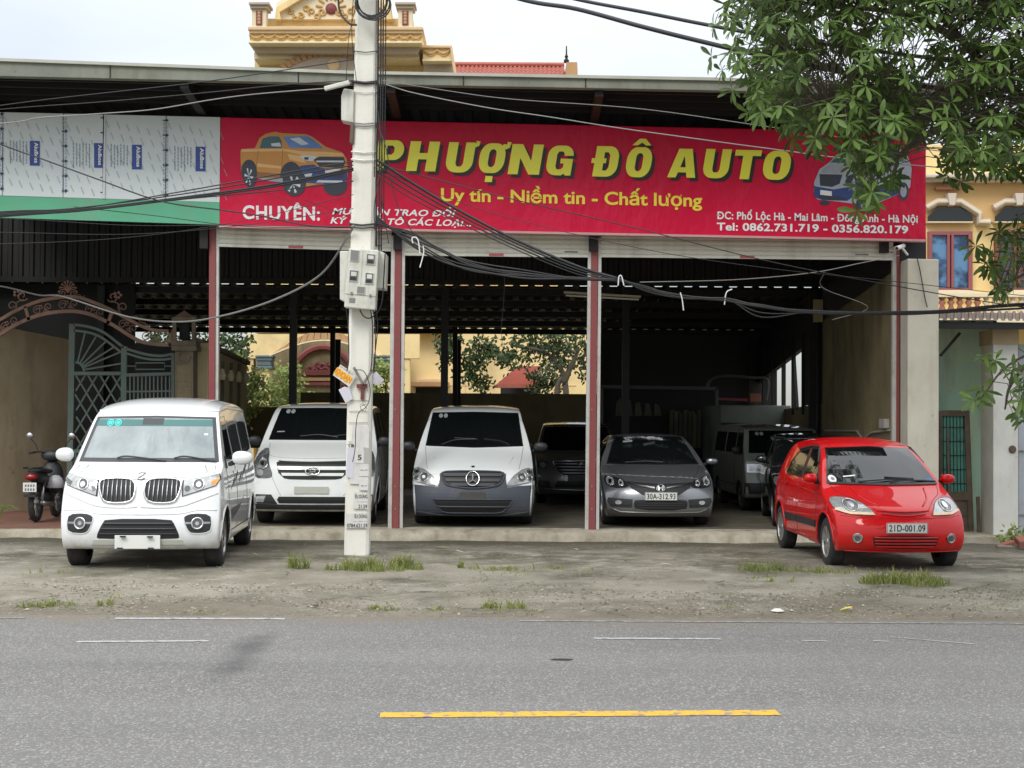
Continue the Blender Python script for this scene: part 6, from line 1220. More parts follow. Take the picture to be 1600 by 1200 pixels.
for k in range(14):
    s_ = -1 if k % 2 else 1; q = k // 2; cx = 517 + s_ * (14 + q * 8.2); cy = 18 + 7 * math.sin(q * 1.7) + q * .8; m = MB(); m.tube(px2(spiral(cx, cy, 6.5 - q * .35, 1.2, s_ * (1 if q % 2 else -1), q), DV + .28), .035, 5); part(m, 'floral_scroll', MATS['ochre'], vi)
for k in range(7): m = MB(); q = k * .45 - 1.35; m.tube(px2([(517 + math.sin(q)*14, 14 - math.cos(q)*15), (517 + math.sin(q)*24, 14 - math.cos(q)*24)], DV + .28), .04, 5); part(m, 'floral_scroll', MATS['ochre'], vi)
def swags(x0, x1, y, n, dd):
    for k in range(n):
        a = x0 + (x1 - x0) * k / n; b = x0 + (x1 - x0) * (k + 1) / n
        for o, r in ((0, .045), (2.2, .028)):
            m = MB(); m.tube(px2([(a + 1 + (b-a-2)*f, y + o*.6 + (5.5 + o)*4*f*(1-f)*.9) for f in (0, .2, .4, .6, .8, 1)], DV + dd), r, 5); part(m, 'swag', MATS['ochre'], vi)
        m = MB(); m.lathe([(0, -.05), (.05, -.03), (.055, .02)], W(a + .5, y, DV + dd), 'y', 8); m.pxr(a - .6, y, a + 1.6, y + 6, DV + dd, .03); part(m, 'swag_drop', MATS['ochre'], vi)
swags(391, 545, 55, 8, -.02); swags(588, 659, 56, 4, -.02)
vr('cornice', 659, 70, 706, 75, .45, 4, 'mould_orange', .03); vr('frieze', 661, 75, 704, 92, .55, 4, 'yellow_wall'); swags(663, 703, 79, 2, .53); vr('cornice', 660, 92, 706, 95, .4, 4, 'cream_wall')
vb('soffit', [(662, 130), (712, 130), (705, 95), (662, 95)], .9, .4, 'soffit'); part(ribbon_px(MB(), [(705, 74), (713, 122)], 3.5, DV + .3, .3), 'edge_moulding', MATS['mould_orange'], vi)
def arch(cx, cy, rx, ry, a0, a1, n, th, dd, nm, mat='arch_brick'):
    for k in range(n):
        q0 = R(a0 + (a1 - a0) * k / n + .5); q1 = R(a0 + (a1 - a0) * (k + 1) / n - .5)
        p = [(cx + rx*math.cos(q), cy - ry*math.sin(q)) for q in (q0, q1)] + [(cx + (rx+th)*math.cos(q), cy - (ry+th)*math.sin(q)) for q in (q1, q0)]; vb(nm, p, dd, .3, mat)
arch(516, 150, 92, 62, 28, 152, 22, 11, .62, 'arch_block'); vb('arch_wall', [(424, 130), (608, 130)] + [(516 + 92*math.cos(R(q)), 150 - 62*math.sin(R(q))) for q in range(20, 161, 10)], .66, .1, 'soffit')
m = MB(); m.lathe([(0, -.05), (.14, -.03), (.2, 0)], W(521, 101, DV + .62), 'y', 16); part(m, 'ceiling_rose', MATS['mould_orange'], vi)
# porch
outer = [(384, 800), (384, 522), (660, 522), (660, 800), (628, 800), (612, 800), (612, 556)]
pa = [(592 - (592-421) * k / 16, 556 - 24 * math.sin(math.pi * k / 16) ) for k in range(17)]
vb('porch_wall', [(384, 560), (384, 522), (655, 522), (655, 560), (592, 560)] + pa + [(421, 560)], -.2, .4, 'yellow_wall')
for k in range(15):
    q0 = k / 15 + .004; q1 = (k + 1) / 15 - .004
    f = lambda q, o: (592 - (592-421)*q + (-(q-.5)*-2*o*.9), 555 - 24*math.sin(math.pi*q) - o*(.55 + .45*math.sin(math.pi*q)))
    vb('arch_block', [f(q0, 1.5), f(q1, 1.5), f(q1, 15), f(q0, 15)], -.25, .1, 'arch_brick')
part(ribbon_px(MB(), [(a, b - .5) for a, b in pa], 2.2, DV - .3, .3), 'arch_edge', MATS['cream_wall'], vi)
for x0, x1 in ((384, 396), (404, 421), (590, 611), (628, 640)):
    vr('column', x0, 558, x1, 800, -.15, .45, 'yellow_wall')
for x0, x1 in ((401, 424), (588, 612)):
    for k, (e, y0, y1) in enumerate(((2.5, 555, 559), (1, 559, 564), (-.5, 564, 572), (1, 572, 577))): vr('capital', x0 - e, y0, x1 + e, y1, -.25 - e * .02, .6, 'cap_blue', .03)
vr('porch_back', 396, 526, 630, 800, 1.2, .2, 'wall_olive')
m = MB(); m.tube([W(505 + 50*math.cos(R(q)), 600 - 58*math.sin(R(q)), DV + 1.1) for q in range(0, 181, 12)], .10, 6); part(m, 'arch_moulding', MATS['maroon'], vi)
for k in range(9): m = MB(); m.tube(px2(spiral(485 + k*6, 575 + 5*math.sin(k*2), 6, 1.1, (-1) ** k, k), DV + 1.1), .05, 5); part(m, 'relief_scroll', MATS['maroon'], vi)
for y0, y1, mt in ((578, 586, 'maroon'), (590, 595, 'arch_brick'), (597, 602, 'maroon')): vr('band', 450, y0, 600, y1, 1.05, .12, mt)
vr('door_canopy', 643, 596, 701, 604, 1.6, .6, 'arch_brick', .02); vr('door_canopy', 650, 592, 694, 597, 1.7, .5, 'mould_orange', .02); vr('doorway', 648, 606, 692, 640, 2.1, .15, 'black_matte'); vr('door_frame', 645, 604, 649, 640, 2.0, .2, 'cream_wall'); vr('door_frame', 691, 604, 695, 640, 2.0, .2, 'cream_wall')
for x in (727, 816): vr('wall_joint', x, 545, x + .7, 640, 2.18, .05, 'mould_orange')
vr('wall_joint', 700, 602, 900, 602.8, 2.18, .05, 'mould_orange')
# side wing with tiled roof
sw = thing('tiled_wing', 'red tiled roof with thin finial on a house wing right of the ornate cornice', 'house', W(800, 800, 52))
m = MB(); a = W(712, 122, 52); b = W(884, 122, 52); m.box(a.x, b.x, 52.1, 60, 0, a.z); part(m, 'wall', MATS['yellow_wall'], sw)
zt0 = W(800, 124, 51.8).z; zt1 = W(800, 103, 53.6).z; xa = W(705, 110, 52).x; xb = W(884, 110, 52).x; nC, nR = 26, 5
for r_ in range(nR):
    for k in range(nC):
        x = xa + (xb - xa) * (k + .5) / nC; y0 = 51.8 + 1.8 * r_ / nR; y1 = 51.8 + 1.8 * (r_ + 1) / nR + .06; z0 = zt0 + (zt1-zt0)*r_/nR + .03; z1 = zt0 + (zt1-zt0)*(r_+1)/nR + .02; h = (xb - xa)/nC*.5; m = MB()
        m.add([(x-h, y0, z0-.04), (x, y0, z0+.04), (x+h, y0, z0-.04), (x+h, y1, z1-.04), (x, y1, z1+.04), (x-h, y1, z1-.04), (x-h, y0, z0-.08), (x+h, y0, z0-.08)], [(0, 1, 4, 5), (1, 2, 3, 4), (0, 6, 7, 2, 1)]); part(m, 'roof_tile', MATS['tile_red'], sw)
m = MB(); m.tube([(xa, 53.6, zt1 + .05), (xb, 53.6, zt1 + .05)], .09, 8); part(m, 'ridge', MATS['tile_red'], sw)
m = MB(); m.prism([W(885, 97, 52), W(902, 97, 52), W(903, 124, 52), (W(884, 124, 52))], (0, 1.5, 0)); part(m, 'gable_end', MATS['arch_brick'], sw)
m = MB(); m.lathe([(.09, 0), (.10, .08), (.04, .16), (.07, .22), (.03, .3), (.02, .6), (0, .62)], W(885, 98, 52.6), 'z', 8); part(m, 'finial', MATS['dark_steel'], sw)
hr = thing('garden_roof', 'small hipped red tile roof low behind the middle bay under the dark tree', 'roof', W(800, 640, 43)); 
for r_ in range(6):
    y0 = 572 + r_ * 5.6; xl = 808 - r_ * 6.5; m = MB(); m.px([(xl - 6, y0 + 6), (845, y0 + 6), (845, y0), (xl, y0)], 43 - r_ * .25, .3); part(m, 'tile_row', MATS['tile_red'], hr)
m = MB(); m.pxr(782, 606, 845, 700, 43.2, .2); part(m, 'wall', MATS['dark_sheet'], hr)
# ================================================================ right side: pillar, teal wall, door, pier, yellow house
cp = thing('concrete_pillar', 'tall weathered concrete pillar beside the red sign and red car', 'pillar', W(1440, 800, 21.6)); m = MB(); m.px([(1418, 845), (1467, 845), (1467, 405), (1418, 404)], 21.6, .75); part(m, 'pillar', MATS['pillar_conc'], cp, bevel=.015)
m = MB(); m.tube(px2([(1433, 403), (1437, 420), (1446, 470), (1449, 480)], 21.57), .008, 5); part(m, 'wire', MATS['cable_black'], cp)
m = MB(); m.px([(1466, 870), (1556, 870), (1556, 500), (1466, 500)], 23.3, .2); single(m, 'teal_wall', MATS['wall_teal'], 'weathered teal green rendered wall right of the concrete pillar', 'wall')
ln_ = thing('lean_to_roof', 'rusty corrugated lean-to edge above the teal wall and the white pier', 'roof', W(1530, 500, 22))
corrugated(W(1464, 500, 21.9), W(1760, 503, 21.9), W(1464, 488, 23.5), W(1760, 490, 23.5), 26, .03, (0, 0, 1), 'roof_sheet', M('rust_sheet', (.17, .12, .09), .8, var=.3, vs=5, dirt=(.06, .04, .03), da=.5), ln_)
m = MB(); m.bar(W(1464, 508, 22.0), W(1760, 511, 22.0), .10, .10); part(m, 'fascia_beam', MATS['dark_steel'], ln_)
for x in (1478, 1520, 1555): m = MB(); m.bar(W(x, 505, 22.1), W(x - 8, 508, 23.3), .05, .07); part(m, 'rafter', MATS['dark_steel'], ln_)
m = MB(); m.bar(W(1469, 556, 22.6), W(1500, 520, 22.6), .04, .04); part(m, 'stay', MATS['dark_steel'], ln_)
wp = thing('white_pier', 'peeling white rendered pier between the teal wall and the grey metal gate', 'pier', W(1571, 860, 22.3)); m = MB(); m.px([(1552, 868), (1591, 868), (1591, 515), (1552, 515)], 22.3, .6); part(m, 'pier', MATS['wall_white'], wp, bevel=.01)
m = MB(); m.px([(1551, 538), (1592, 538), (1592, 514), (1551, 514)], 22.28, .64); part(m, 'band', MATS['wall_beige'], wp)
m = MB(); m.lathe([(0, -.02), (.05, -.02), (.06, 0)], W(1582, 702, 22.29), 'y', 14); part(m, 'rusty_anchor', MATS['rust_sheet'], wp)
mg = thing('metal_gate', 'pale grey sheet metal gate at the right edge', 'gate', W(1620, 860, 22.4))
for k in range(5): m = MB(); x = 1591.5 + k * 17; m.px([(x, 860), (x + 16.4, 860), (x + 16.4, 538), (x, 538)], 22.4 + (.01 if k % 2 else 0), .04); part(m, 'sheet', M('gate_grey', (.36, .39, .42), .5, .2, var=.12, dirt=(.2, .15, .1), da=.3), mg)
for y in (600, 700, 800): m = MB(); m.pxr(1591, y, 1676, y + 4, 22.36, .04); part(m, 'rail', MATS['gate_grey'], mg)
M('old_wood', (.14, .105, .075), .85, var=.35, vs=5, dirt=(.06, .045, .03), da=.5, ds=4); M('mesh_green', (.06, .22, .17), .6, var=.35, vs=7)
wd_ = thing('old_door', 'old wooden door with green wire mesh panel leaning against the teal wall', 'door', W(1495, 855, 22.9)); dd_ = 22.9
def db(nm, poly, dd=0, t=.05, mat='old_wood', bev=.004): m = MB(); m.px(poly, dd_ + dd, t); return part(m, nm, MATS[mat], wd_, bevel=bev)
db('stile', [(1468, 855), (1473, 855), (1472, 642), (1467, 642)]); db('stile', [(1514, 855), (1523, 855), (1515, 641), (1507, 642)]); db('top_rail', [(1472, 650), (1508, 650), (1507, 641), (1472, 641)]); db('mid_rail', [(1473, 782), (1514, 782), (1512, 768), (1473, 768)]); db('lower_panel', [(1473, 845), (1514, 845), (1513, 782), (1473, 782)], .02, .02); db('bottom_rail', [(1473, 855), (1515, 855), (1515, 843), (1473, 843)])
db('mid_rail', [(1473, 806), (1514, 806), (1513, 798), (1473, 798)], .005)
db('mesh_backing', [(1472, 768), (1512, 768), (1507, 650), (1472, 650)], .035, .01, 'mesh_green', 0)
for k in range(7): db('wire', [(1474 + k*5.4, 768), (1475 + k*5.4, 768), (1474.6 + k*5.2, 650), (1473.8 + k*5.2, 650)], .022, .008, 'dark_steel', 0)
for k in range(5): db('wire', [(1472, 668 + k*22), (1512, 668 + k*22), (1512, 667 + k*22), (1472, 667 + k*22)], .018, .008, 'dark_steel', 0)
for nm, poly, lab in (('leaning_plank', [(1482, 790), (1486, 790), (1482, 668), (1479, 668)], 'thin plank leaning across the mesh of the old door'), ('leaning_plank', [(1528, 862), (1534, 862), (1531, 776), (1526, 776)], 'short grey plank standing right of the old door'), ('leaning_plank', [(1540, 864), (1552, 864), (1550, 745), (1546, 745)], 'dark weathered board standing against the white pier')):
    m = MB(); m.px(poly, 22.75, .03); single(m, nm, MATS['old_wood'], lab, 'plank')
m = MB(); m.px([(1494, 848), (1529, 852), (1528, 846), (1495, 842)], 22.3, .3); single(m, 'board', MATS['old_wood'], 'low grey board lying by the foot of the old door', 'board')
m = MB(); o = W(1509, 862, 22.2); m.lathe([(.0, 0), (.12, .01), (.15, .06), (.10, .13), (.03, .17), (0, .18)], o, 'z', 12); single(m, 'plastic_bag', M('bag', (.6, .6, .57), .5, var=.1), 'crumpled white bag on the ground beneath the low board', 'bag', smooth=True)
# yellow house on the right
DH = 31.0
yh = thing('yellow_house', 'yellow house with red framed windows and baluster balcony on the right', 'house', W(1530, 800, DH))
def z3(p): return [(1440 + x / 4.29, 240 + y / 4.29) for x, y in p]
def hb(nm, poly, dd, t, mat, bev=0, parent=None): m = MB(); m.px(z3(poly), DH + dd, t); return part(m, nm, MATS[mat] if isinstance(mat, str) else mat, parent or yh, bevel=bev)
def hr_(nm, x0, y0, x1, y1, dd, t, mat, bev=0, parent=None): return hb(nm, [(x0, y1), (x1, y1), (x1, y0), (x0, y0)], dd, t, mat, bev, parent)
M('yellow_bright', (.82, .62, .28), .85, var=.06); M('orange_wall', (.62, .40, .17), .85, var=.08); M('stone_pale', (.58, .50, .42), .8, var=.08); M('window_red', (.26, .075, .075), .55, var=.12); M('window_brown', (.15, .05, .035), .55, var=.15)
def mk_bluepane():
    n = ND('pane_blue'); f = n.noise(1.6, 5, .6, co=n.map((1, 1, 1.3)), lo=.44, hi=.56); n.set(Base_Color=n.mix(f, (.015, .04, .10), (.10, .22, .38)), Roughness=.06, Specular_IOR_Level=.5); return n.m
mk_bluepane()
hr_('wall', -60, 135, 1500, 2600, .3, 8, 'yellow_bright'); hr_('upper_wall', -60, 185, 1500, 460, .26, .1, 'orange_wall'); hr_('parapet_band', -60, -60, 1500, 135, .1, 8, 'yellow_bright'); hr_('cornice', -60, 135, 1500, 160, -.15, .6, 'stone_pale', .02); hr_('cornice', -60, 160, 1500, 185, .0, .4, 'stone_pale', .02)
for off_ in (0, 452, 904):
    pl = [(38 + off_, 362), (110 + off_, 322), (265 + off_, 322), (388 + off_, 400), (388 + off_, 458), (464 + off_, 458)]
    for w_, dd, mt in ((46, .12, 'stone_pale'), (28, .07, 'cream_wall'), (12, .03, 'stone_pale')): m = MB(); ribbon_px(m, z3(pl), w_ / 4.29, DH + dd, .15); part(m, 'arch_moulding', MATS[mt], yh)
    hb('fanlight', [(45+off_, 455), (45+off_, 420), (110+off_, 362), (270+off_, 362), (342+off_, 418), (342+off_, 455)], .2, .07, 'glass_dark')
    hr_('sill_line', 40+off_, 455, 345+off_, 462, .1, .2, 'cream_wall'); hb('keystone', [(188+off_, 345), (226+off_, 345), (236+off_, 265), (176+off_, 265)], 0, .3, 'stone_pale', .01); hr_('window_sill', 30+off_, 914, 360+off_, 930, .05, .3, 'cream_wall')
def window(x0, mt, pane, grid):
    e = hr_('window', x0, 520, x0 + 292, 915, .16, .2, mt); hr_('pane', x0 + 22, 548, x0 + 122, 905, .13, .04, pane, 0, e); hr_('pane', x0 + 167, 548, x0 + 265, 905, .13, .04, pane, 0, e)
    for a, b in ((x0, x0 + 22), (x0 + 122, x0 + 140), (x0 + 150, x0 + 167), (x0 + 265, x0 + 292)): hr_('window_stile', a, 522, b, 914, .08, .09, mt, .004, e)
    for y in (523, 900): hr_('window_rail', x0, y, x0 + 292, y + 22, .085, .08, mt, .004, e)
    if grid:
        for y in (620, 690, 770, 840): hr_('glazing_bar', x0 + 20, y, x0 + 270, y + 9, .10, .06, mt, 0, e)
window(50, 'window_red', 'pane_blue', False); window(497, 'window_brown', 'glass_side', True); window(950, 'window_brown', 'glass_side', True)
hr_('balcony_slab', 100, 1105, 1500, 1135, -1.2, 1.6, 'cream_wall'); hr_('balcony_rail', 100, 932, 1500, 962, -1.2, .25, 'cream_wall', .01)
M('baluster_red', (.42, .17, .11), .7, var=.15)
for k in range(14):
    o = W(*z3([(138 + k * 59, 1104)])[0], DH - 1.08); h = (W(*z3([(138 + k*59, 962)])[0], DH - 1.08) - o).length; m = MB(); m.lathe([(.07, 0), (.07, .06*h), (.045, .12*h), (.085, .35*h), (.04, .62*h), (.08, .74*h), (.04, .86*h), (.07, .94*h), (.07, h)], o, 'z', 10); part(m, 'baluster', MATS['baluster_red' if k < 5 else 'cream_wall'], yh, True)
hr_('lamp_bracket', 95, 222, 265, 240, .12, .12, 'baluster_red')
# rubble at the right edge
M('brick_red', (.26, .10, .065), .9, var=.25, vs=9); M('stone_grey', (.22, .20, .17), .9, var=.2)
for k in range(14):
    x = rnd.uniform(1568, 1640); d = rnd.uniform(18.6, 20.5); p = W(x, 860, d); p.z = gz(d) + rnd.uniform(.02, .12) * (k % 3); m = MB(); a = rnd.uniform(0, 3); c_, s_ = math.cos(a), math.sin(a); lx, ly, lz = rnd.uniform(.07, .12), rnd.uniform(.05, .07), rnd.uniform(.04, .08)
    vs = [(p.x + c_*u*lx - s_*v*ly, p.y + s_*u*lx + c_*v*ly, p.z + w_*lz + (.03*u if k % 2 else 0)) for w_ in (0, 1) for u, v in ((-1,-1),(1,-1),(1,1),(-1,1))]
    m.add(vs, [(0,3,2,1),(4,5,6,7),(0,1,5,4),(1,2,6,5),(2,3,7,6),(3,0,4,7)]); single(m, 'rubble_brick', MATS['brick_red' if k % 2 else 'stone_grey'], 'broken brick lying in the rubble heap at the right edge', 'brick', 'broken bricks in the rubble heap', bevel=.01)
# ================================================================ utility pole with meters and notices
DPp = 17.4
up = thing('utility_pole', 'pale square concrete utility pole plastered with torn notices in front of the shed', 'pole', W(556, 871, DPp))
m = MB(); n_ = 12; vs = []; 
for k in range(n_ + 1):
    y = 872 - k * (1140 / n_); cx = 556 + (872 - y) / 872 * 16.5; hwp = (19.2 - (872 - y) / 872 * 1.8); c = W(cx, y, DPp); h = hwp * DPp / FP; ch = .035
    for a, b in ((-h, -h+ch), (-h+ch, -h), (h-ch, -h), (h, -h+ch), (h, h-ch), (h-ch, h), (-h+ch, h), (-h, h-ch)): vs.append((c.x + a, c.y + h + b * .9, c.z))
fs = [(k*8+j, k*8+(j+1) % 8, (k+1)*8+(j+1) % 8, (k+1)*8+j) for k in range(n_) for j in range(8)] + [tuple(range(8))[::-1], tuple(range(n_*8, n_*8+8))]
m.add(vs, fs); part(m, 'shaft', MATS['pole_conc'], up)
def pc(y): return 556 + (872 - y) / 872 * 16.5
def ph(y): return 19.2 - (872 - y) / 872 * 1.8
for y, r, mt in ((128, .02, 'black'), (192, .008, 'cable_grey'), (196, .008, 'cable_grey'), (237, .009, 'rail_alu'), (249, .009, 'rail_alu'), (143, .007, 'rail_alu'), (350, .012, 'cable_black'), (355, .009, 'cable_black'), (80, .006, 'cable_black')):
    c = W(pc(y), y, DPp); h = ph(y) * DPp / FP + r * .6; m = MB(); m.tube([(c.x-h, c.y-.005, c.z), (c.x, c.y - .008, c.z - .015), (c.x+h, c.y-.005, c.z), (c.x+h, c.y+2*h, c.z), (c.x-h, c.y+2*h, c.z)], r, 6, closed=True); part(m, 'band', MATS[mt], up)
for y in (625, 642, 660, 690): m = MB(); m.px([(pc(y)-ph(y)+3, y+.8), (pc(y)+ph(y)-4, y+.9), (pc(y)+ph(y)-4, y), (pc(y)-ph(y)+3, y)], DPp - .003, .004); part(m, 'form_line', M('joint_grey', (.30, .28, .24), .9), up)
M('paper', (.66, .65, .62), .8, var=.1, vs=6, dirt=(.45, .42, .36), da=.35, ds=4); M('paper_grey', (.40, .40, .36), .85, var=.15, vs=5); M('paper_lilac', (.60, .58, .64), .8, var=.08)
def notice(nm, poly, mat, lab, lines=(), d=DPp - .006, ink='plate_ink', ob=None):
    m = MB(); m.px(poly, d, .003); o = single(m, nm, MATS[mat], lab, 'notice')
    for (s, x0, y0, x1, y1, cap) in lines: part(text_px(s, x0, y0, x1, y1, cap, d - .002, .02), 'lettering', MATS[ink], o)
    return o
notice('paper_notice', [(546, 756), (575, 757), (577, 668), (551, 662)], 'paper', 'tall torn white notice low on the concrete pole')
notice('paper_notice', [(541, 745), (552, 748), (554, 700), (543, 699)], 'paper_lilac', 'lilac tinted scrap reading TB on the left edge of the pole', [('TB', 542.5, 698.5, 553.5, 698.5, 4.5)], DPp - .010)
notice('paper_notice', [(555, 724), (568, 724), (569, 704), (556, 703)], 'paper', 'white scrap printed with a 5 on the pole', [('5', 559, 718.5, 565, 718.5, 8)], DPp - .012)
notice('paper_notice', [(566, 725), (576, 727), (577, 700), (568, 699)], 'paper_grey', 'grey scrap on the right edge of the pole above the blue print', (), DPp - .011)
notice('paper_notice', [(561, 744), (576, 744), (576, 725), (561, 725)], 'paper', 'white slip with faint blue print on the pole, upper one', [('--- --', 563, 736, 574, 736, 5)], DPp - .013, 'print_blue')
notice('paper_notice', [(561, 766), (575, 766), (576, 750), (561, 749)], 'paper', 'white slip with faint blue print on the pole, lower one', [('-- -', 564, 761, 573, 761, 6)], DPp - .013, 'print_blue')
notice('paper_notice', [(552, 795), (574.5, 795), (574.5, 770), (553, 769)], 'paper', 'stencilled notice ending in 21.59 on the pole', [('ÊU DÙNG', 555, 778.5, 574, 778.5, 5.5), ('-- --- --', 558, 785, 574, 785, 2.5), ('21.59', 560, 794, 573.5, 794, 5.5)], DPp - .010)
notice('paper_notice', [(540, 825), (574, 825), (574, 801), (541, 803)], 'paper', 'lowest stencilled notice with a telephone number on the pole', [('ÊU DÙNG', 554, 809.5, 573.5, 809.5, 5.5), ('-- --- --', 552, 815.5, 573.5, 815.5, 2.5), ('0784.621.59', 542, 824, 574, 824, 5.8)], DPp - .010)
# cardboard placards
m = MB(); m.px([(520, 586), (546, 604.5), (557, 586), (532, 569.5)], DPp - .04, .006); pl_ = single(m, 'cardboard_placard', MATS['paper'], 'tilted white placard with orange and yellow lettering nailed to the pole', 'placard')
M('pr_orange2', (.80, .25, .03), .5, var=.35, vs=40); M('pr_yellow2', (.85, .60, .05), .5, var=.1)
m = MB(); m.px([(521, 583), (545.5, 600), (551.5, 590), (527, 573.5)], DPp - .042, .001); part(m, 'yellow_band', MATS['pr_yellow2'], pl_)
vs, fs = textshape('KHOAN', .06); a0 = min(v[0] for v in vs); b0 = max(v[0] for v in vs); ax = Vector((24, 16.8)); up_ = Vector((5.6, -8.6))
part(flat(vs, fs, lambda u, v: W(522 + ax.x*(u-a0)/(b0-a0) + up_.x*(v/CAP*.8+.1), 582.5 + ax.y*(u-a0)/(b0-a0) + up_.y*(v/CAP*.8+.1), DPp - .045)), 'lettering', MATS['pr_orange2'], pl_)
for s, o in (('-- --- -- -', 12.5), ('--- -- ---', -2.4)):
    vs, fs = textshape(s, .02); a0 = min(v[0] for v in vs); b0 = max(v[0] for v in vs)
    part(flat(vs, fs, lambda u, v: W(524 + o*.58 + 19*(u-a0)/(b0-a0) + v/CAP*1.6, 583.5 - o*.85 + 13.2*(u-a0)/(b0-a0) - v/CAP*2.5, DPp - .045)), 'lettering', MATS['plate_ink'], pl_)
m = MB(); m.px([(529, 609), (540, 630), (551, 623), (546, 606), (538, 604)], DPp - .03, .005); single(m, 'paper_notice', MATS['paper_lilac'], 'crumpled white sheet hanging under the orange placard', 'notice')
m = MB(); m.px([(578, 598), (592, 603), (600, 594), (588, 580), (579, 588)], DPp + .1, .005); single(m, 'paper_notice', MATS['paper_lilac'], 'pale sheet sticking out right of the pole', 'notice')
br = thing('cross_bracket', 'dark red cross shaped steel bracket with two prongs fixed on the pole', 'bracket', W(566, 625, DPp - .03)); 
for nm, poly, dd in (('upright', [(563, 624), (568.5, 624), (569.5, 596), (564, 596)], 0), ('cross_arm', [(557, 606), (573.5, 606), (573.5, 600), (557, 600)], -.008)): m = MB(); m.px(poly, DPp - .03 + dd, .04); part(m, nm, M('bracket_red', (.16, .045, .035), .7, var=.2), br, bevel=.003)
for a, b in (((567, 600), (553, 574)), ((568, 600), (582, 578))): m = MB(); m.bar(W(*a, DPp - .05), W(*b, DPp - .05), .03, .03); part(m, 'prong', M('galv', (.24, .23, .21), .5, .5), br)
# meter boxes
M('meter_white', (.62, .62, .55), .45, var=.06, dirt=(.35, .33, .27), da=.35, ds=5, streak=1)
def mbox(nm, lab, poly, dd, t): e = thing(nm, lab, 'meter box', W(poly[0][0], poly[0][1], DPp + dd)); m = MB(); m.px(poly, DPp + dd, t); part(m, 'case', MATS['meter_white'], e, bevel=.012); return e
e = mbox('meter_box', 'largest white electricity meter cabinet facing the road on the pole', [(537.5, 480), (586, 484.5), (592, 391), (545, 387.5)], -.22, .22)
def q_(u, v): return (537.5 + 48.5*u + (7.5 - 1.5*u)*v, 480 + 4.5*u - 92.5*v)
def rp(nm, u0, v0, u1, v1, dd, t, mat, bev=0): m = MB(); m.px([q_(u0, v0), q_(u1, v0), q_(u1, v1), q_(u0, v1)], DPp - .22 + dd, t); return part(m, nm, MATS[mat], e, bevel=bev)
for u0, v0, u1, v1 in ((.08, .80, .34, .97), (.62, .77, .88, .93), (.10, .46, .36, .63), (.62, .44, .87, .61), (.38, .26, .62, .37)):
    rp('window_rim', u0 - .02, v0 - .015, u1 + .02, v1 + .015, -.012, .012, 'meter_white', .003); w2 = rp('meter_window', u0, v0, u1, v1, -.015, .004, 'lens_dark' if v0 != .80 and v0 != .26 else 'cable_grey')
    if v0 not in (.80, .26): rp('meter_display', u0 + .03, v0 + .015, u1 - .05, v0 + .06, -.018, .003, 'print_black'); rp('meter_dial', u0 + .04, v0 + .08, u1 - .04, v1 - .02, -.0175, .003, 'meter_white')
rp('door_seam', .0, .222, 1.0, .234, -.003, .006, 'joint_grey'); rp('centre_seam', .475, .30, .487, .97, -.002, .004, 'joint_grey'); rp('fuse_window', .15, .09, .34, .17, -.006, .006, 'cable_grey'); rp('latch', .17, .225, .23, .27, -.02, .02, 'cable_grey'); rp('latch', .78, .215, .84, .26, -.02, .02, 'cable_grey')
mbox('meter_box', 'tall narrow meter box on the left flank of the pole', [(531, 468), (540, 472), (545, 392), (531, 392)], -.05, .30)
mbox('meter_box', 'slim meter box on the right flank of the pole', [(586, 450), (602, 452), (604, 397), (592, 391)], -.06, .28)
m = MB(); m.px([(533, 188), (552, 192), (553, 140), (537, 138), (533, 150)], DPp - .02, .2); single(m, 'junction_box', MATS['meter_white'], 'weathered white junction box high on the left of the pole', 'box', bevel=.012)
m = MB(); m.px([(546, 222), (551, 225), (553, 192), (548, 190)], DPp - .02, .08); single(m, 'rusty_bracket', MATS['rust_sheet'], 'small rusty bracket below the high junction box', 'bracket')
m = MB(); m.bar(W(507, 139, DPp - .1), W(546, 129, DPp - .1), .06, .05); single(m, 'cable_clamp', MATS['meter_white'], 'white tension clamp holding the pale cable left of the pole', 'clamp', bevel=.01)
# ================================================================ cables
CBL = 0
def cable(pts, r, mat='cable_black', label=None, group=None, name='overhead_cable', jit=0):
    p = smooth_path([W(*q) for q in pts], 8); m = MB(); m.tube(p, r, 5); return single(m, name, MATS[mat], label, 'cable', group, True)
D = DPp - .1
cable([(700, -36, 15), (818, 0, 14.2), (900, 14, 13.6), (1000, 41, 13.2), (1100, 66, 13), (1200, 89, 12.8), (1400, 128, 12.5), (1700, 170, 12)], .022, label='thickest overhead cable crossing the sky into the tree, lower of the pair')
cable([(800, -25, 15), (905, 0, 14.2), (1000, 18, 13.6), (1100, 38, 13.2), (1200, 56, 13), (1400, 84, 12.8), (1700, 120, 12)], .018, label='thick overhead cable entering the tree, upper of the pair')
cable([(-300, 215, 19), (0, 165, 18.6), (300, 130, 18), (480, 104, 17.6), (556, 92, 17.5)], .007, label='highest thin black cable rising from the left edge to the pole')
cable([(-300, 200, 19), (0, 171, 18.6), (150, 160, 18.2), (300, 147, 18), (450, 132, 17.6), (552, 126, D)], .007, label='thin black cable just beneath the highest one left of the pole')
cable([(-300, 215, 19), (0, 193, 18.6), (60, 184, 18.4), (150, 178, 18.2), (240, 171, 18), (330, 156, 17.9), (400, 147, 17.8), (510, 138, D)], .007, 'cable_pale', 'pale grey cable ending in the white clamp left of the pole')
cable([(-250, 130, 19), (0, 225, 18.6), (70, 250, 18.5), (150, 279, 18.3), (250, 314, 18), (345, 328, 17.8), (400, 336, 17.7), (480, 352, 17.5), (545, 355, D)], .009, label='black cable slanting down across the film covered panels')
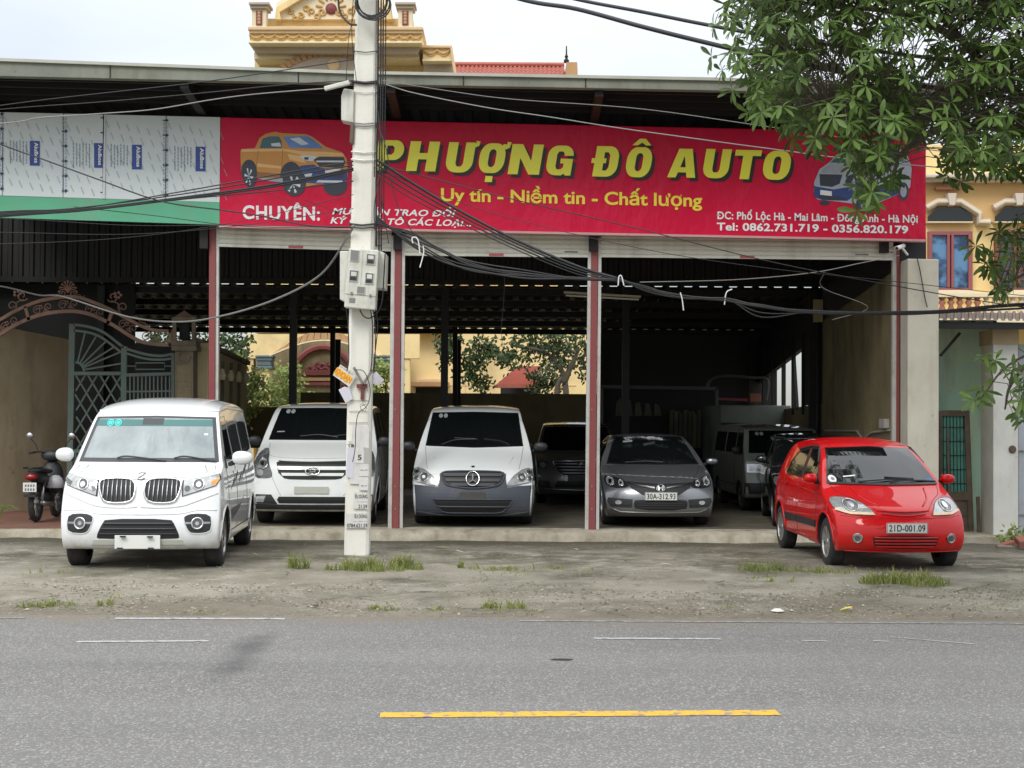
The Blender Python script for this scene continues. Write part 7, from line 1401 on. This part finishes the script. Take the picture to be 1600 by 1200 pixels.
for k, (y0, y1, y2, y3, y4) in enumerate(((331, 326, 300, 273, 252), (333, 325, 304, 279, 258), (335, 328, 309, 288, 263), (337, 330, 311, 291, 266), (339, 330, 312, 298, 283))):
    cable([(-300, y0 + 25, 19), (0, y0, 18.6), (120, y1, 18.3), (280, y2, 18), (430, y3, 17.7), (552, y4, D)], .012 if k in (2, 3) else .008, label='black cable of the bundle sagging across the green strip to the pole', group='cable bundle left of the pole')
for k, (ya, yb, yc, yd) in enumerate(((363, 366, 352, 322), (381, 371, 345, 300), (341, 352, 352, 352))):
    cable([(-200, ya, 19), (0, ya, 18.6), (200, yb, 18.2), (380, yc, 17.8), (552, yd + 4, D)], .004, label=('thin wire under the green strip, nearly level', 'thin wire climbing from the left edge across the word CHUYEN', 'thin wire running along the foot of the green strip')[k])
cable([(115, 323, 18.4), (250, 338, 18.1), (360, 352, 17.9), (470, 356, 17.6), (550, 356, D)], .005, label='thin dark wire branching off the left bundle below the sign')
for k, (x, y) in enumerate(((392, 300), (470, 318))): cable([(x, y - 8, 17.8), (x + 70, y + 18, 17.8), (x + 155, y + 48, D)], .003, label=('hair thin wire crossing the printed pickup', 'hair thin wire crossing under the printed pickup')[k])
cable([(553, 352, D), (540, 375, 17.5), (500, 430, 18.2), (430, 468, 19.0), (350, 493, 20), (280, 503, 21), (200, 495, 22), (100, 464, 22.6), (60, 461, 23), (0, 447, 23.3), (-120, 430, 23.6)], .014, 'cable_grey', 'grey cable hanging from the pole across the gate arch')
cable([(598, 126, D), (700, 142, 17.3), (800, 155, 17.2), (1000, 170, 17), (1200, 198, 16.6), (1500, 240, 16), (1800, 270, 15.6)], .005, 'cable_grey', 'thin grey cable running right above the red sign')
cable([(603, 132, D), (650, 146, 17.3), (760, 168, 17.2), (860, 183, 17.1), (960, 199, 17), (1060, 213, 16.8), (1200, 232, 16.6), (1400, 256, 16.2), (1800, 285, 15.6)], .0065, 'cable_pale', 'pale twisted cable running right across the top of the red sign')
cable([(590, 257, D), (700, 285, 17.3), (800, 311, 17.2), (1000, 358, 17), (1200, 408, 16.8), (1400, 447, 16.5), (1600, 480, 16.2), (1800, 500, 16)], .006, label='thin black cable slanting down across the lettering to the right edge')
cable([(586, 262, D), (760, 330, 17.3), (1000, 388, 17), (1200, 419, 16.8), (1400, 440, 16.5), (1600, 462, 16.2), (1800, 480, 16)], .004, 'cable_black', 'hair thin black cable just below the slanting one')
for k in range(4):
    o = k * 4.2; cable([(590, 250 + o*2, D), (640, 283 + o*2, 17.3), (700, 319 + o*1.6, 17.3), (800, 372 + o*1.2, 17.2), (900, 415 + o, 17.1), (968, 436 + o*.4, 17)], (.017, .011, .009, .007)[k], label='black cable of the heavy bundle falling from the pole to the first white tie', group='heavy cable bundle right of the pole')
for k in range(6):
    rr_ = random.Random(40 + k); j = lambda a: rr_.uniform(-a, a); o = k * 4
    cable([(588, 352 - k*3, D), (640, 362 + o + j(3), 17.3), (690, 388 + o + j(4), 17.3), (740, 412 + o*.6 + j(3), 17.2), (820, 424 + o*.6 + j(4), 17.1), (900, 432 + o*.3 + j(3), 17.05), (968, 438 + j(1.5), 17)], .009 + .002 * (k % 3), label='thin cable of the drooping fan between the pole and the first white tie', group='drooping cables right of the pole')
for k in range(9):
    r2 = random.Random(60 + k); j = lambda a: r2.uniform(-a, a); low = 12 if k in (3, 7) else 0
    cable([(968, 437 + j(2), 17), (1010, 450 + j(3) + low*.3, 17), (1066, 463 + j(3), 16.95), (1135, 468 + j(3), 16.9), (1190, 480 + j(4) + low, 16.8), (1275, 487 + j(3), 16.7), (1400, 489 + j(2.5), 16.5), (1480, 486 + j(3), 16.4), (1600, 478 + j(5), 16.2), (1800, 470 + j(5), 16)], .012 if k < 3 else .008, label='black cable of the sagging bundle in front of the third bay', group='sagging cable bundle in front of the third bay')
cable([(1000, 441, 17), (1150, 437, 17.2), (1270, 426, 18), (1345, 411, 19.5), (1405, 399, 21.4)], .006, 'cable_grey', 'grey cable rising to the security camera')
cable([(1288, 425, 18), (1286, 450, 18.5), (1356, 480, 19), (1300, 500, 19)], .004, 'cable_grey', 'short loose grey wire hanging in the third bay')
for k, (x, off_, y1, r) in enumerate(((589, 0, 385, .012), (593.5, .03, 392, .010), (597, .06, 400, .009), (601, .1, 330, .007), (586, -.04, 260, .006))):
    cable([(x + 4, -120, D + off_), (x + 2, 0, D + off_), (x + 1, 150, D + off_), (x - 1, 270, D + off_), (x - 1.5, y1, D + off_)], r, label=('black cable running straight down the right face of the pole', 'second vertical cable, just outside the first on the pole', 'third vertical cable hanging free beside the pole', 'outermost vertical cable hanging clear of the pole', 'thin vertical cable over the upper right edge of the pole')[k])
cable([(590, 170, D), (597, 240, 17.2), (596, 300, 17.2), (601, 340, 17.2), (607, 380, 17.2)], .006, label='loose wavy cable hanging from the upper bundle to the meters')
cable([(592, 200, D), (604, 235, 17.2), (612, 290, 17.2), (625, 330, 17.2), (650, 372, 17.2)], .006, label='thin cable curving right from the pole towards the white tie')
cable([(597, 255, D), (585, 320, 17.2), (588, 355, 17.2), (604, 356, 17.3)], .006, label='short cable knotted at the lower pole band')
cable([(557, 128, D), (550, 60, 17.3), (552, 0, 17.3), (560, -60, 17.3)], .005, label='thin wire left of the pole top'); cable([(541, 128, 17.35), (545, 60, 17.3), (556, 10, 17.3), (570, -60, 17.3)], .004, label='second thin wire left of the pole top')
for k in range(5):
    r2 = random.Random(80 + k); cx, cy, rx, ry = 582 + r2.uniform(-3, 3), -4 + k * 3, 24 + r2.uniform(-4, 4), 27 + r2.uniform(-4, 4)
    m = MB(); m.tube([W(cx + rx*math.cos(q*.3142), cy + ry*math.sin(q*.3142), DPp - .13 - .02*k) for q in range(20)], .010, 6, closed=True); single(m, 'cable_coil', MATS['cable_black'], 'black coil of spare cable looped over the top of the pole', 'cable', 'spare cable coils on the pole top', True)
cable([(528, -10, 17.3), (531, 18, 17.3), (545, 36, 17.25), (557, 39, 17.2)], .013, label='thick black cable end curling round the left of the pole top')
for k, (x0, x1) in enumerate(((541, 543), (579, 577), (583, 582), (587, 581))):
    cable([(x0, 484, D - .06), (x0 + 3, 510, D), (x1 + (4 if k else 2), 560, D + .02), (x1 + (2 if k else -1), 580, D + .02)], .007, label=('cable below the meter cabinet on the left edge of the pole', 'inner cable below the meter cabinet, right face', 'middle cable below the meter cabinet, right face', 'outer cable below the meter cabinet, right face')[k])
cable([(562, 484, D - .06), (568, 494, D - .06), (578, 497, D - .06), (590, 488, D), (597, 470, D), (600, 430, D), (602, 395, D)], .008, label='cable looping under the meter cabinet and up its right side')
cable([(553, 578, D), (568, 580, D), (577, 600, D), (578, 620, D), (572, 636, D), (560, 646, D), (556, 670, D), (555, 700, D), (551, 722, D)], .005, label='black wire trailing down over the notices on the pole')
m = MB(); m.tube(px2([(562, 632), (568, 631), (573, 638), (570, 643), (564, 640), (563, 635), (572, 632)], D), .004, 4); single(m, 'wire_tangle', MATS['cable_black'], 'small tangle of wire under the red bracket', 'wire')
for pts, lab in (([(645, 380), (644, 372), (650, 371), (654, 378), (656, 396)], 'white cable tie hooked at the left end of the drooping bundle'), ([(661, 384), (662, 395), (656, 418)], 'white cable tie hanging down beside the hooked one'), ([(966, 446), (967, 433), (971, 431), (975, 446)], 'white cable tie bent over the bundle by the third red column'), ([(1063, 457), (1066, 468), (1068, 485)], 'white cable tie dangling in the left of the third bay'), ([(1144, 452), (1135, 457), (1132, 476)], 'white cable tie curved over the bundle in the third bay')):
    m = MB(); m.tube(smooth_path(px2(pts, 16.9), 3), .007, 5); single(m, 'cable_tie', M('tie_white', (.8, .8, .8), .4), lab, 'cable tie')
# ================================================================ the big roadside tree, top right
def inside(x, y, poly):
    c = False
    for i in range(len(poly)):
        (a, b), (p, q) = poly[i], poly[i-1]
        if (b > y) != (q > y) and x < (p - a) * (y - b) / (q - b) + a: c = not c
    return c
CR = [(1128, -200), (1132, 10), (1148, 60), (1140, 85), (1166, 120), (1172, 165), (1215, 195), (1235, 215), (1270, 235), (1310, 225), (1335, 270), (1345, 315), (1375, 320), (1400, 285), (1430, 215), (1460, 240), (1490, 268), (1540, 275), (1600, 265), (1660, 300), (2050, 260), (2100, -420), (1300, -420)]
tr_ = thing('roadside_tree', 'large tree with whorled oblong leaves hanging over the top right of the sign', 'tree', W(1790, 800, 12.6)); tr_.location.z = 0; ORG[tr_.name] = Vector(tr_.location)
limbs = [[(1790, 860, 12.6), (1780, 500, 12.6), (1760, 250, 12.5), (1745, 50, 12.3), (1760, -300, 12.4)], [(1760, 250, 12.5), (1640, 190, 12.2), (1560, 120, 12.0), (1500, 60, 11.9), (1440, -20, 11.8)], [(1600, 150, 12.1), (1520, 125, 12.3), (1450, 150, 12.5), (1380, 140, 12.6), (1300, 105, 12.5), (1220, 90, 12.3)],
         [(1640, 190, 12.2), (1560, 200, 11.7), (1480, 190, 11.5), (1400, 180, 11.3), (1340, 200, 11.3), (1290, 175, 11.3)], [(1500, 60, 11.9), (1400, 20, 11.9), (1300, 10, 12), (1220, 0, 12.1)], [(1480, 190, 11.5), (1420, 230, 11.4), (1380, 270, 11.4)], [(1640, 190, 12.2), (1600, 240, 12.0), (1540, 255, 11.9), (1500, 255, 11.9)], [(1745, 50, 12.3), (1640, -60, 12.0), (1540, -150, 11.8), (1400, -260, 11.8)], [(1760, 250, 12.5), (1900, 120, 12.8), (2000, 0, 13)], [(1760, 60, 12.4), (1850, -100, 12), (1950, -250, 11.8)]]
LP = []
for i, l in enumerate(limbs):
    p = smooth_path([W(*q) for q in l], 7); k = len(p); r0 = .17 if i == 0 else (.062 if i == 1 else .032); m = MB(); m.tube(p, [r0 * (1 - .72 * j / k) for j in range(k)], 8); part(m, 'trunk' if i == 0 else 'limb', MATS['bark'], tr_, True)
    LP += p[(0 if i else k // 2):]
leaves = []
def whorl(m, c, axis, nl, ln, leaflist=None):
    axis = axis.normalized(); s_ = axis.orthogonal().normalized(); t = axis.cross(s_); a0 = rnd.uniform(0, 6.28)
    for k in range(nl):
        a = a0 + 2 * math.pi * k / nl + rnd.uniform(-.2, .2); rad = s_ * math.cos(a) + t * math.sin(a); el = rnd.uniform(-.15, .55); d = (rad * math.cos(el) + axis * math.sin(el)); d.z -= rnd.uniform(.05, .55); l = ln * rnd.uniform(.75, 1.15)
        args = (c + rnd.uniform(-.01, .01) * axis, d, axis + Vector((0, 0, .6)), l, l * rnd.uniform(.25, .32), rnd.uniform(.08, .3)); leaflist.append(args)
tw = MB()
def add_whorls(poly, n, d0, d1, ln):
    bx = [p[0] for p in poly]; by_ = [p[1] for p in poly]; c = 0
    while c < n:
        x = rnd.uniform(min(bx), max(bx)); y = rnd.uniform(min(by_), max(by_))
        if not inside(x, y, poly): continue
        if noise.noise((x * .012, y * .012, 5)) < -.22 and x < 1620: 
            if rnd.random() < .75: continue
        d = rnd.uniform(d0, d1); p = W(x, y, d); q = rnd.choice(sorted(rnd.sample(LP, 60), key=lambda a: (a - p).length_squared)[:2]); ax_ = (p - q); ax_ = ax_.normalized() if ax_.length > .01 else Vector((0, 0, 1)); ax_ = (ax_ * .6 + Vector((0, -.15, .45)) + rv() * .45).normalized()
        whorl(tw, p, ax_, rnd.choice((6, 7, 7, 8)), ln, leaves); c += 1
        mid = (p + q) / 2 + Vector((0, 0, .08)) + rv() * .05; 
        if (p - q).length > 1.3: q = p - (p - q).normalized() * rnd.uniform(.3, .5) + rv() * .1; mid = (p + q) / 2
        tw.tube([q, mid, p - ax_ * .03, p], [.005, .004, .003, .002], 4)
add_whorls(CR, 4800, 10.5, 14.3, .132)
for l in ([(5.2, 12.4, 5.2), (4.6, 14.0, 6.9), (4.0, 16.0, 7.9), (3.2, 18.0, 8.4)], [(4.3, 15.0, 7.6), (5.6, 16.5, 8.3), (6.6, 18.0, 8.6)], [(4.6, 14.0, 6.9), (2.8, 15.0, 7.7), (1.6, 16.2, 8.2)]):  # unseen limbs and leaves added overhead to darken the red car's windscreen reflection
    p = smooth_path(l, 6); m = MB(); m.tube(p, [.07 * (1 - .75*j/len(p)) for j in range(len(p))], 7); part(m, 'limb', MATS['bark'], tr_, True); LP += p[6:]
for _ in range(850):  # whorls kept out of view, grouped where the windscreen mirrors them
    q = rnd.choice(LP[-55:]); p = Vector((rnd.uniform(3.2, 5.6), rnd.uniform(17.6, 20.3), rnd.uniform(7.3, 9.2))) if rnd.random() < .6 else q + rv() * rnd.uniform(.2, 1.1)
    if p.z < 1.85 + p.y * 653 / FP: continue
    a_ = ((p - q).normalized() * .6 + Vector((0, 0, .5)) + rv() * .4).normalized(); whorl(tw, p, a_, 7, .15, leaves); tw.tube([q, (p+q)/2 + Vector((0, 0, .06)), p], [.006, .004, .002], 4)
hang = [[(1530, 380), (1535, 420), (1560, 470), (1600, 480), (1640, 420), (1640, 330), (1600, 330), (1560, 360)], [(1530, 545), (1545, 575), (1560, 640), (1600, 660), (1660, 640), (1660, 540), (1560, 530)]]
for l in ([(1780, 420, 12.5), (1690, 410, 12.4), (1620, 420, 12.3), (1570, 440, 12.2), (1545, 400, 12.2)], [(1780, 560, 12.5), (1690, 545, 12.4), (1620, 550, 12.3), (1570, 575, 12.2), (1535, 620, 12.2)], [(1620, 550, 12.3), (1580, 600, 12.2), (1570, 640, 12.2)]):
    p = smooth_path([W(*q) for q in l], 6); m = MB(); m.tube(p, [.02 * (1 - .7*j/len(p)) for j in range(len(p))], 6); part(m, 'limb', MATS['bark'], tr_, True); LP += p
for h in hang: add_whorls(h, 26, 11.8, 12.7, .13)
for x, y, d in ((1117, 40, 12.2), (1113, 88, 12.2), (1128, 110, 12.2), (1145, 140, 12.1), (1170, 175, 12.1), (1238, 215, 11.8), (1262, 190, 11.3), (1275, 218, 11.2), (1340, 290, 11.3), (1340, 330, 11.2), (1365, 310, 11.2), (1545, 415, 12), (1525, 385, 12), (1537, 610, 12), (1522, 625, 12), (1480, 275, 11.9), (1500, 282, 11.9), (1590, 275, 12)):
    p = W(x, y, d); q = min(LP, key=lambda a: (a - p).length_squared); a_ = ((p - q).normalized() + Vector((0, -.2, .2))).normalized(); whorl(tw, p, a_, 7, .14, leaves); tw.tube([q, (p+q)/2 + Vector((0, 0, .06)), p], [.008, .006, .003], 4)
o = part(tw, 'twigs', MATS['bark'], tr_); o['kind'] = 'stuff'
lm = [MATS['leaf_big']]
def inview(a):
    v = CM.inverted() @ a[0]; return v.z < 0 and abs(v.x / -v.z * FP) < 790 and abs(v.y / -v.z * FP) < 590
leaves.sort(key=lambda a: (not inview(a), a[0].y))
rest = MB()
for i, a in enumerate(leaves):
    if i < 290:
        m = MB(); leaf_geo(m, *a); m2_ = m.mesh('leaf', tr_.location, True); link('leaf', m2_, lm[0], tr_)
    else: leaf_geo(rest, *a)
o = link('foliage', rest.mesh('foliage', tr_.location, True), lm[0], tr_); o['kind'] = 'stuff'
# small plant at the right edge
small_tree('weed_plant', 'low green plant growing from the rubble at the right edge', 'plant', W(1588, 862, 20), [(1582, 838, 20, .13), (1598, 842, 20, .15), (1575, 850, 20, .1), (1612, 845, 20, .2)], 60, .075, 'leaf_bush', [[(1590, 865, 20), (1588, 845, 20), (1585, 828, 20)]], .008)
m = MB()
for _ in range(16):
    p = W(-6 + rnd.uniform(-14, 8), 812, 22.2); a = rnd.uniform(0, 6.28); m.tube([p, p + Vector((math.cos(a)*.05, math.sin(a)*.05, .15)), p + Vector((math.cos(a)*.2, math.sin(a)*.1, .22)), p + Vector((math.cos(a)*.34, math.sin(a)*.15, .15))], [.006, .006, .005, .002], 4)
single(m, 'potted_grass', MATS['leaf_bush'], 'pale arching leaves of a low plant at the far left edge', 'plant')
# ================================================================ grass, gravel, leaves on the ground
leafmat('grass_blade', (.17, .22, .05), (.38, .38, .14), (.10, .14, .03), .6)
g = MB()
def tuft(x, y, rx, n, h):
    c = Gz(x, y, .055); CLs = [(rnd.uniform(-.9, .9), rnd.uniform(-.6, .6)) for _ in range(max(2, int(rx * 34)))]
    for _ in range(int(n * .55)):
        a = rnd.uniform(0, 6.28); r_ = rnd.random() ** .8; cl = rnd.choice(CLs); px_ = c.x + rx * (cl[0] + .4 * r_ * math.cos(a)); py_ = c.y + rx * .6 * (cl[1] + .45 * r_ * math.sin(a)); z = apz(px_, py_) - .01; hh = h * rnd.uniform(.35, 1.6) * (1.15 - .6 * r_); b = rnd.uniform(0, 6.28); lean = rnd.uniform(.2, .9) * hh; w_ = rnd.uniform(.003, .006)
        p0 = Vector((px_, py_, z)); d = Vector((math.cos(b), math.sin(b), 0)); s_ = Vector((-d.y, d.x, 0)) * w_ if rnd.random() < .4 else Vector((w_, 0, 0)); p1 = p0 + d * lean * .35 + Vector((0, 0, hh * .65)); p2 = p0 + d * lean + Vector((0, 0, hh * .9))
        g.add([p0 - s_, p0 + s_, p1 + s_ * .8, p1 - s_ * .8, p2], [(0, 1, 2, 3), (3, 2, 4)])
for t in ((466, 890, .12, 260, .15), (560, 892, .2, 520, .14), (590, 893, .28, 500, .10), (624, 890, .16, 420, .15), (645, 892, .18, 160, .09), (530, 893, .15, 120, .07), (775, 893, .3, 160, .06), (715, 890, .08, 80, .10), (800, 893, .3, 130, .05), (850, 890, .2, 90, .05), (1190, 893, .22, 420, .10), (1200, 905, .2, 90, .05), (1270, 894, .4, 300, .06), (1320, 897, .3, 220, .06), (1410, 912, .36, 1500, .11), (1450, 916, .25, 500, .07), (1375, 912, .2, 300, .08),
          (60, 943, .15, 160, .06), (95, 941, .2, 180, .05), (160, 941, .1, 120, .07), (600, 947, .15, 120, .06), (676, 948, .12, 60, .05), (760, 947, .12, 130, .07), (800, 946, .14, 170, .07), (805, 950, .3, 90, .03), (1216, 912, .15, 60, .05), (900, 894, .2, 60, .04), (840, 918, .2, 60, .04), (340, 948, .3, 60, .03)): tuft(*t)
for _ in range(150): tuft(rnd.uniform(0, 1600), rnd.choice((893, 905, 920, 935, 950, 958)) + rnd.uniform(-6, 6), rnd.uniform(.03, .3), rnd.randint(4, 16), rnd.uniform(.02, .05))
stuff(g, 'grass', MATS['grass_blade'], 'sparse grass tufts growing along the broken roadside concrete', 'grass')
def mk_gravel():
    n = ND('gravel'); ge = n.N.new('ShaderNodeNewGeometry'); cr_ = n.N.new('ShaderNodeValToRGB'); n.L.new(ge.outputs['Random Per Island'], cr_.inputs[0]); e = cr_.color_ramp.elements; e[0].color = (.09, .08, .06, 1); e[1].color = (.42, .38, .30, 1); x = e.new(.55); x.color = (.22, .19, .14, 1); n.set(Base_Color=cr_.outputs[0], Roughness=.9); return n.m
mk_gravel(); g = MB()
for _ in range(9000):
    x = rnd.uniform(-6.5, 8.5); y = 12.62 + abs(rnd.gauss(0, 1)) * 1.0
    if rnd.random() < .35: y = rnd.gauss(14.0, .25)
    if noise.noise((x * .7, y * 1.5, 9)) < -.12 or y > 17.5: continue
    s_ = rnd.uniform(.004, .013) * (1.7 if rnd.random() < .05 else 1); z = apz(x, y); c = Vector((x, y, z + s_ * .3)); a = rnd.uniform(0, 6.28); u = Vector((math.cos(a), math.sin(a), 0)) * s_ * rnd.uniform(.8, 1.6); v = Vector((-math.sin(a), math.cos(a), 0)) * s_; w2 = Vector((0, 0, s_ * .7))
    g.add([c + u, c + v, c - u, c - v, c + w2 + u * .2, c - w2], [(0, 1, 4), (1, 2, 4), (2, 3, 4), (3, 0, 4)])
stuff(g, 'gravel', MATS['gravel'], 'loose grit and small stones scattered between the road and the concrete', 'gravel')
M('dry_leaf', (.46, .36, .16), .7, var=.3, vs=12); M('dry_leaf_pale', (.55, .50, .36), .7, var=.2, vs=12); M('leaf_yellow', (.60, .48, .06), .6, var=.1)
def fleaf(x, y, ln, mat, lab, grp=None):
    p = Gz(x, y, .05); p.z = apz(p.x, p.y) + .012 if p.y > 12.6 else .012; m = MB(); a = rnd.uniform(0, 6.28); leaf_geo(m, p, Vector((math.cos(a), math.sin(a) * .6, .1)), Vector((0, 0, 1)), ln, ln * .34, rnd.uniform(-.15, .15)); single(m, 'fallen_leaf', MATS[mat], lab, 'leaf', grp)
for x, y, l, mt, lab in ((460, 857, .16, 'dry_leaf_pale', 'pale dry leaf on the wet concrete right of the minivan'), (404, 872, .10, 'dry_leaf', 'brown dry leaf on the concrete by the minivan rear wheel'), (512, 893, .14, 'dry_leaf_pale', 'pale leaf left of the grass at the pole foot'), (704, 860, .20, 'dry_leaf', 'large orange brown leaf lying before the step'), (725, 867, .12, 'dry_leaf_pale', 'pale leaf below the orange brown one'), (1050, 889, .14, 'dry_leaf_pale', 'pale leaf left of the grass tuft before the grey car'), (1118, 914, .16, 'dry_leaf_pale', 'curled pale leaf on the concrete in line with the third column'),
                         (1311, 952, .16, 'leaf_yellow', 'bright yellow green leaf at the road edge'), (1493, 927, .18, 'dry_leaf', 'long dry leaf at the right by the cracked concrete'), (1304, 930, .12, 'dry_leaf_pale', 'pale leaf above the yellow one'), (904, 862, .12, 'dry_leaf_pale', 'pale leaf on the wet band below the third red column')): fleaf(x, y, l, mt, lab)
for _ in range(46): fleaf(rnd.uniform(10, 1590), rnd.choice((rnd.uniform(870, 958), rnd.uniform(905, 958))), rnd.uniform(.04, .09), rnd.choice(('dry_leaf', 'dry_leaf_pale')), 'tiny dry leaf scattered on the roadside concrete', 'tiny dry leaves on the roadside concrete')
m = MB(); p = Gz(1215, 952, .05); p.z = apz(p.x, p.y); m.lathe([(0, .0), (.05, .005), (.06, .012), (.03, .03), (0, .02)], p, 'z', 7); single(m, 'paper_scrap', MATS['paper'], 'crumpled white scrap of paper at the road edge', 'litter')
for x, y, w_ in ((878, 1030, .16),):
    p = Gz(x, y, .009); m = MB(); n_ = 12; m.add([(p.x + w_*.5*math.cos(q*6.283/n_)*(1 + .2*math.sin(q*2.1)), p.y + .035*math.sin(q*6.283/n_), .0085) for q in range(n_)], [tuple(range(n_))]); struct(m, 'tar_patch', MATS['black_matte'])
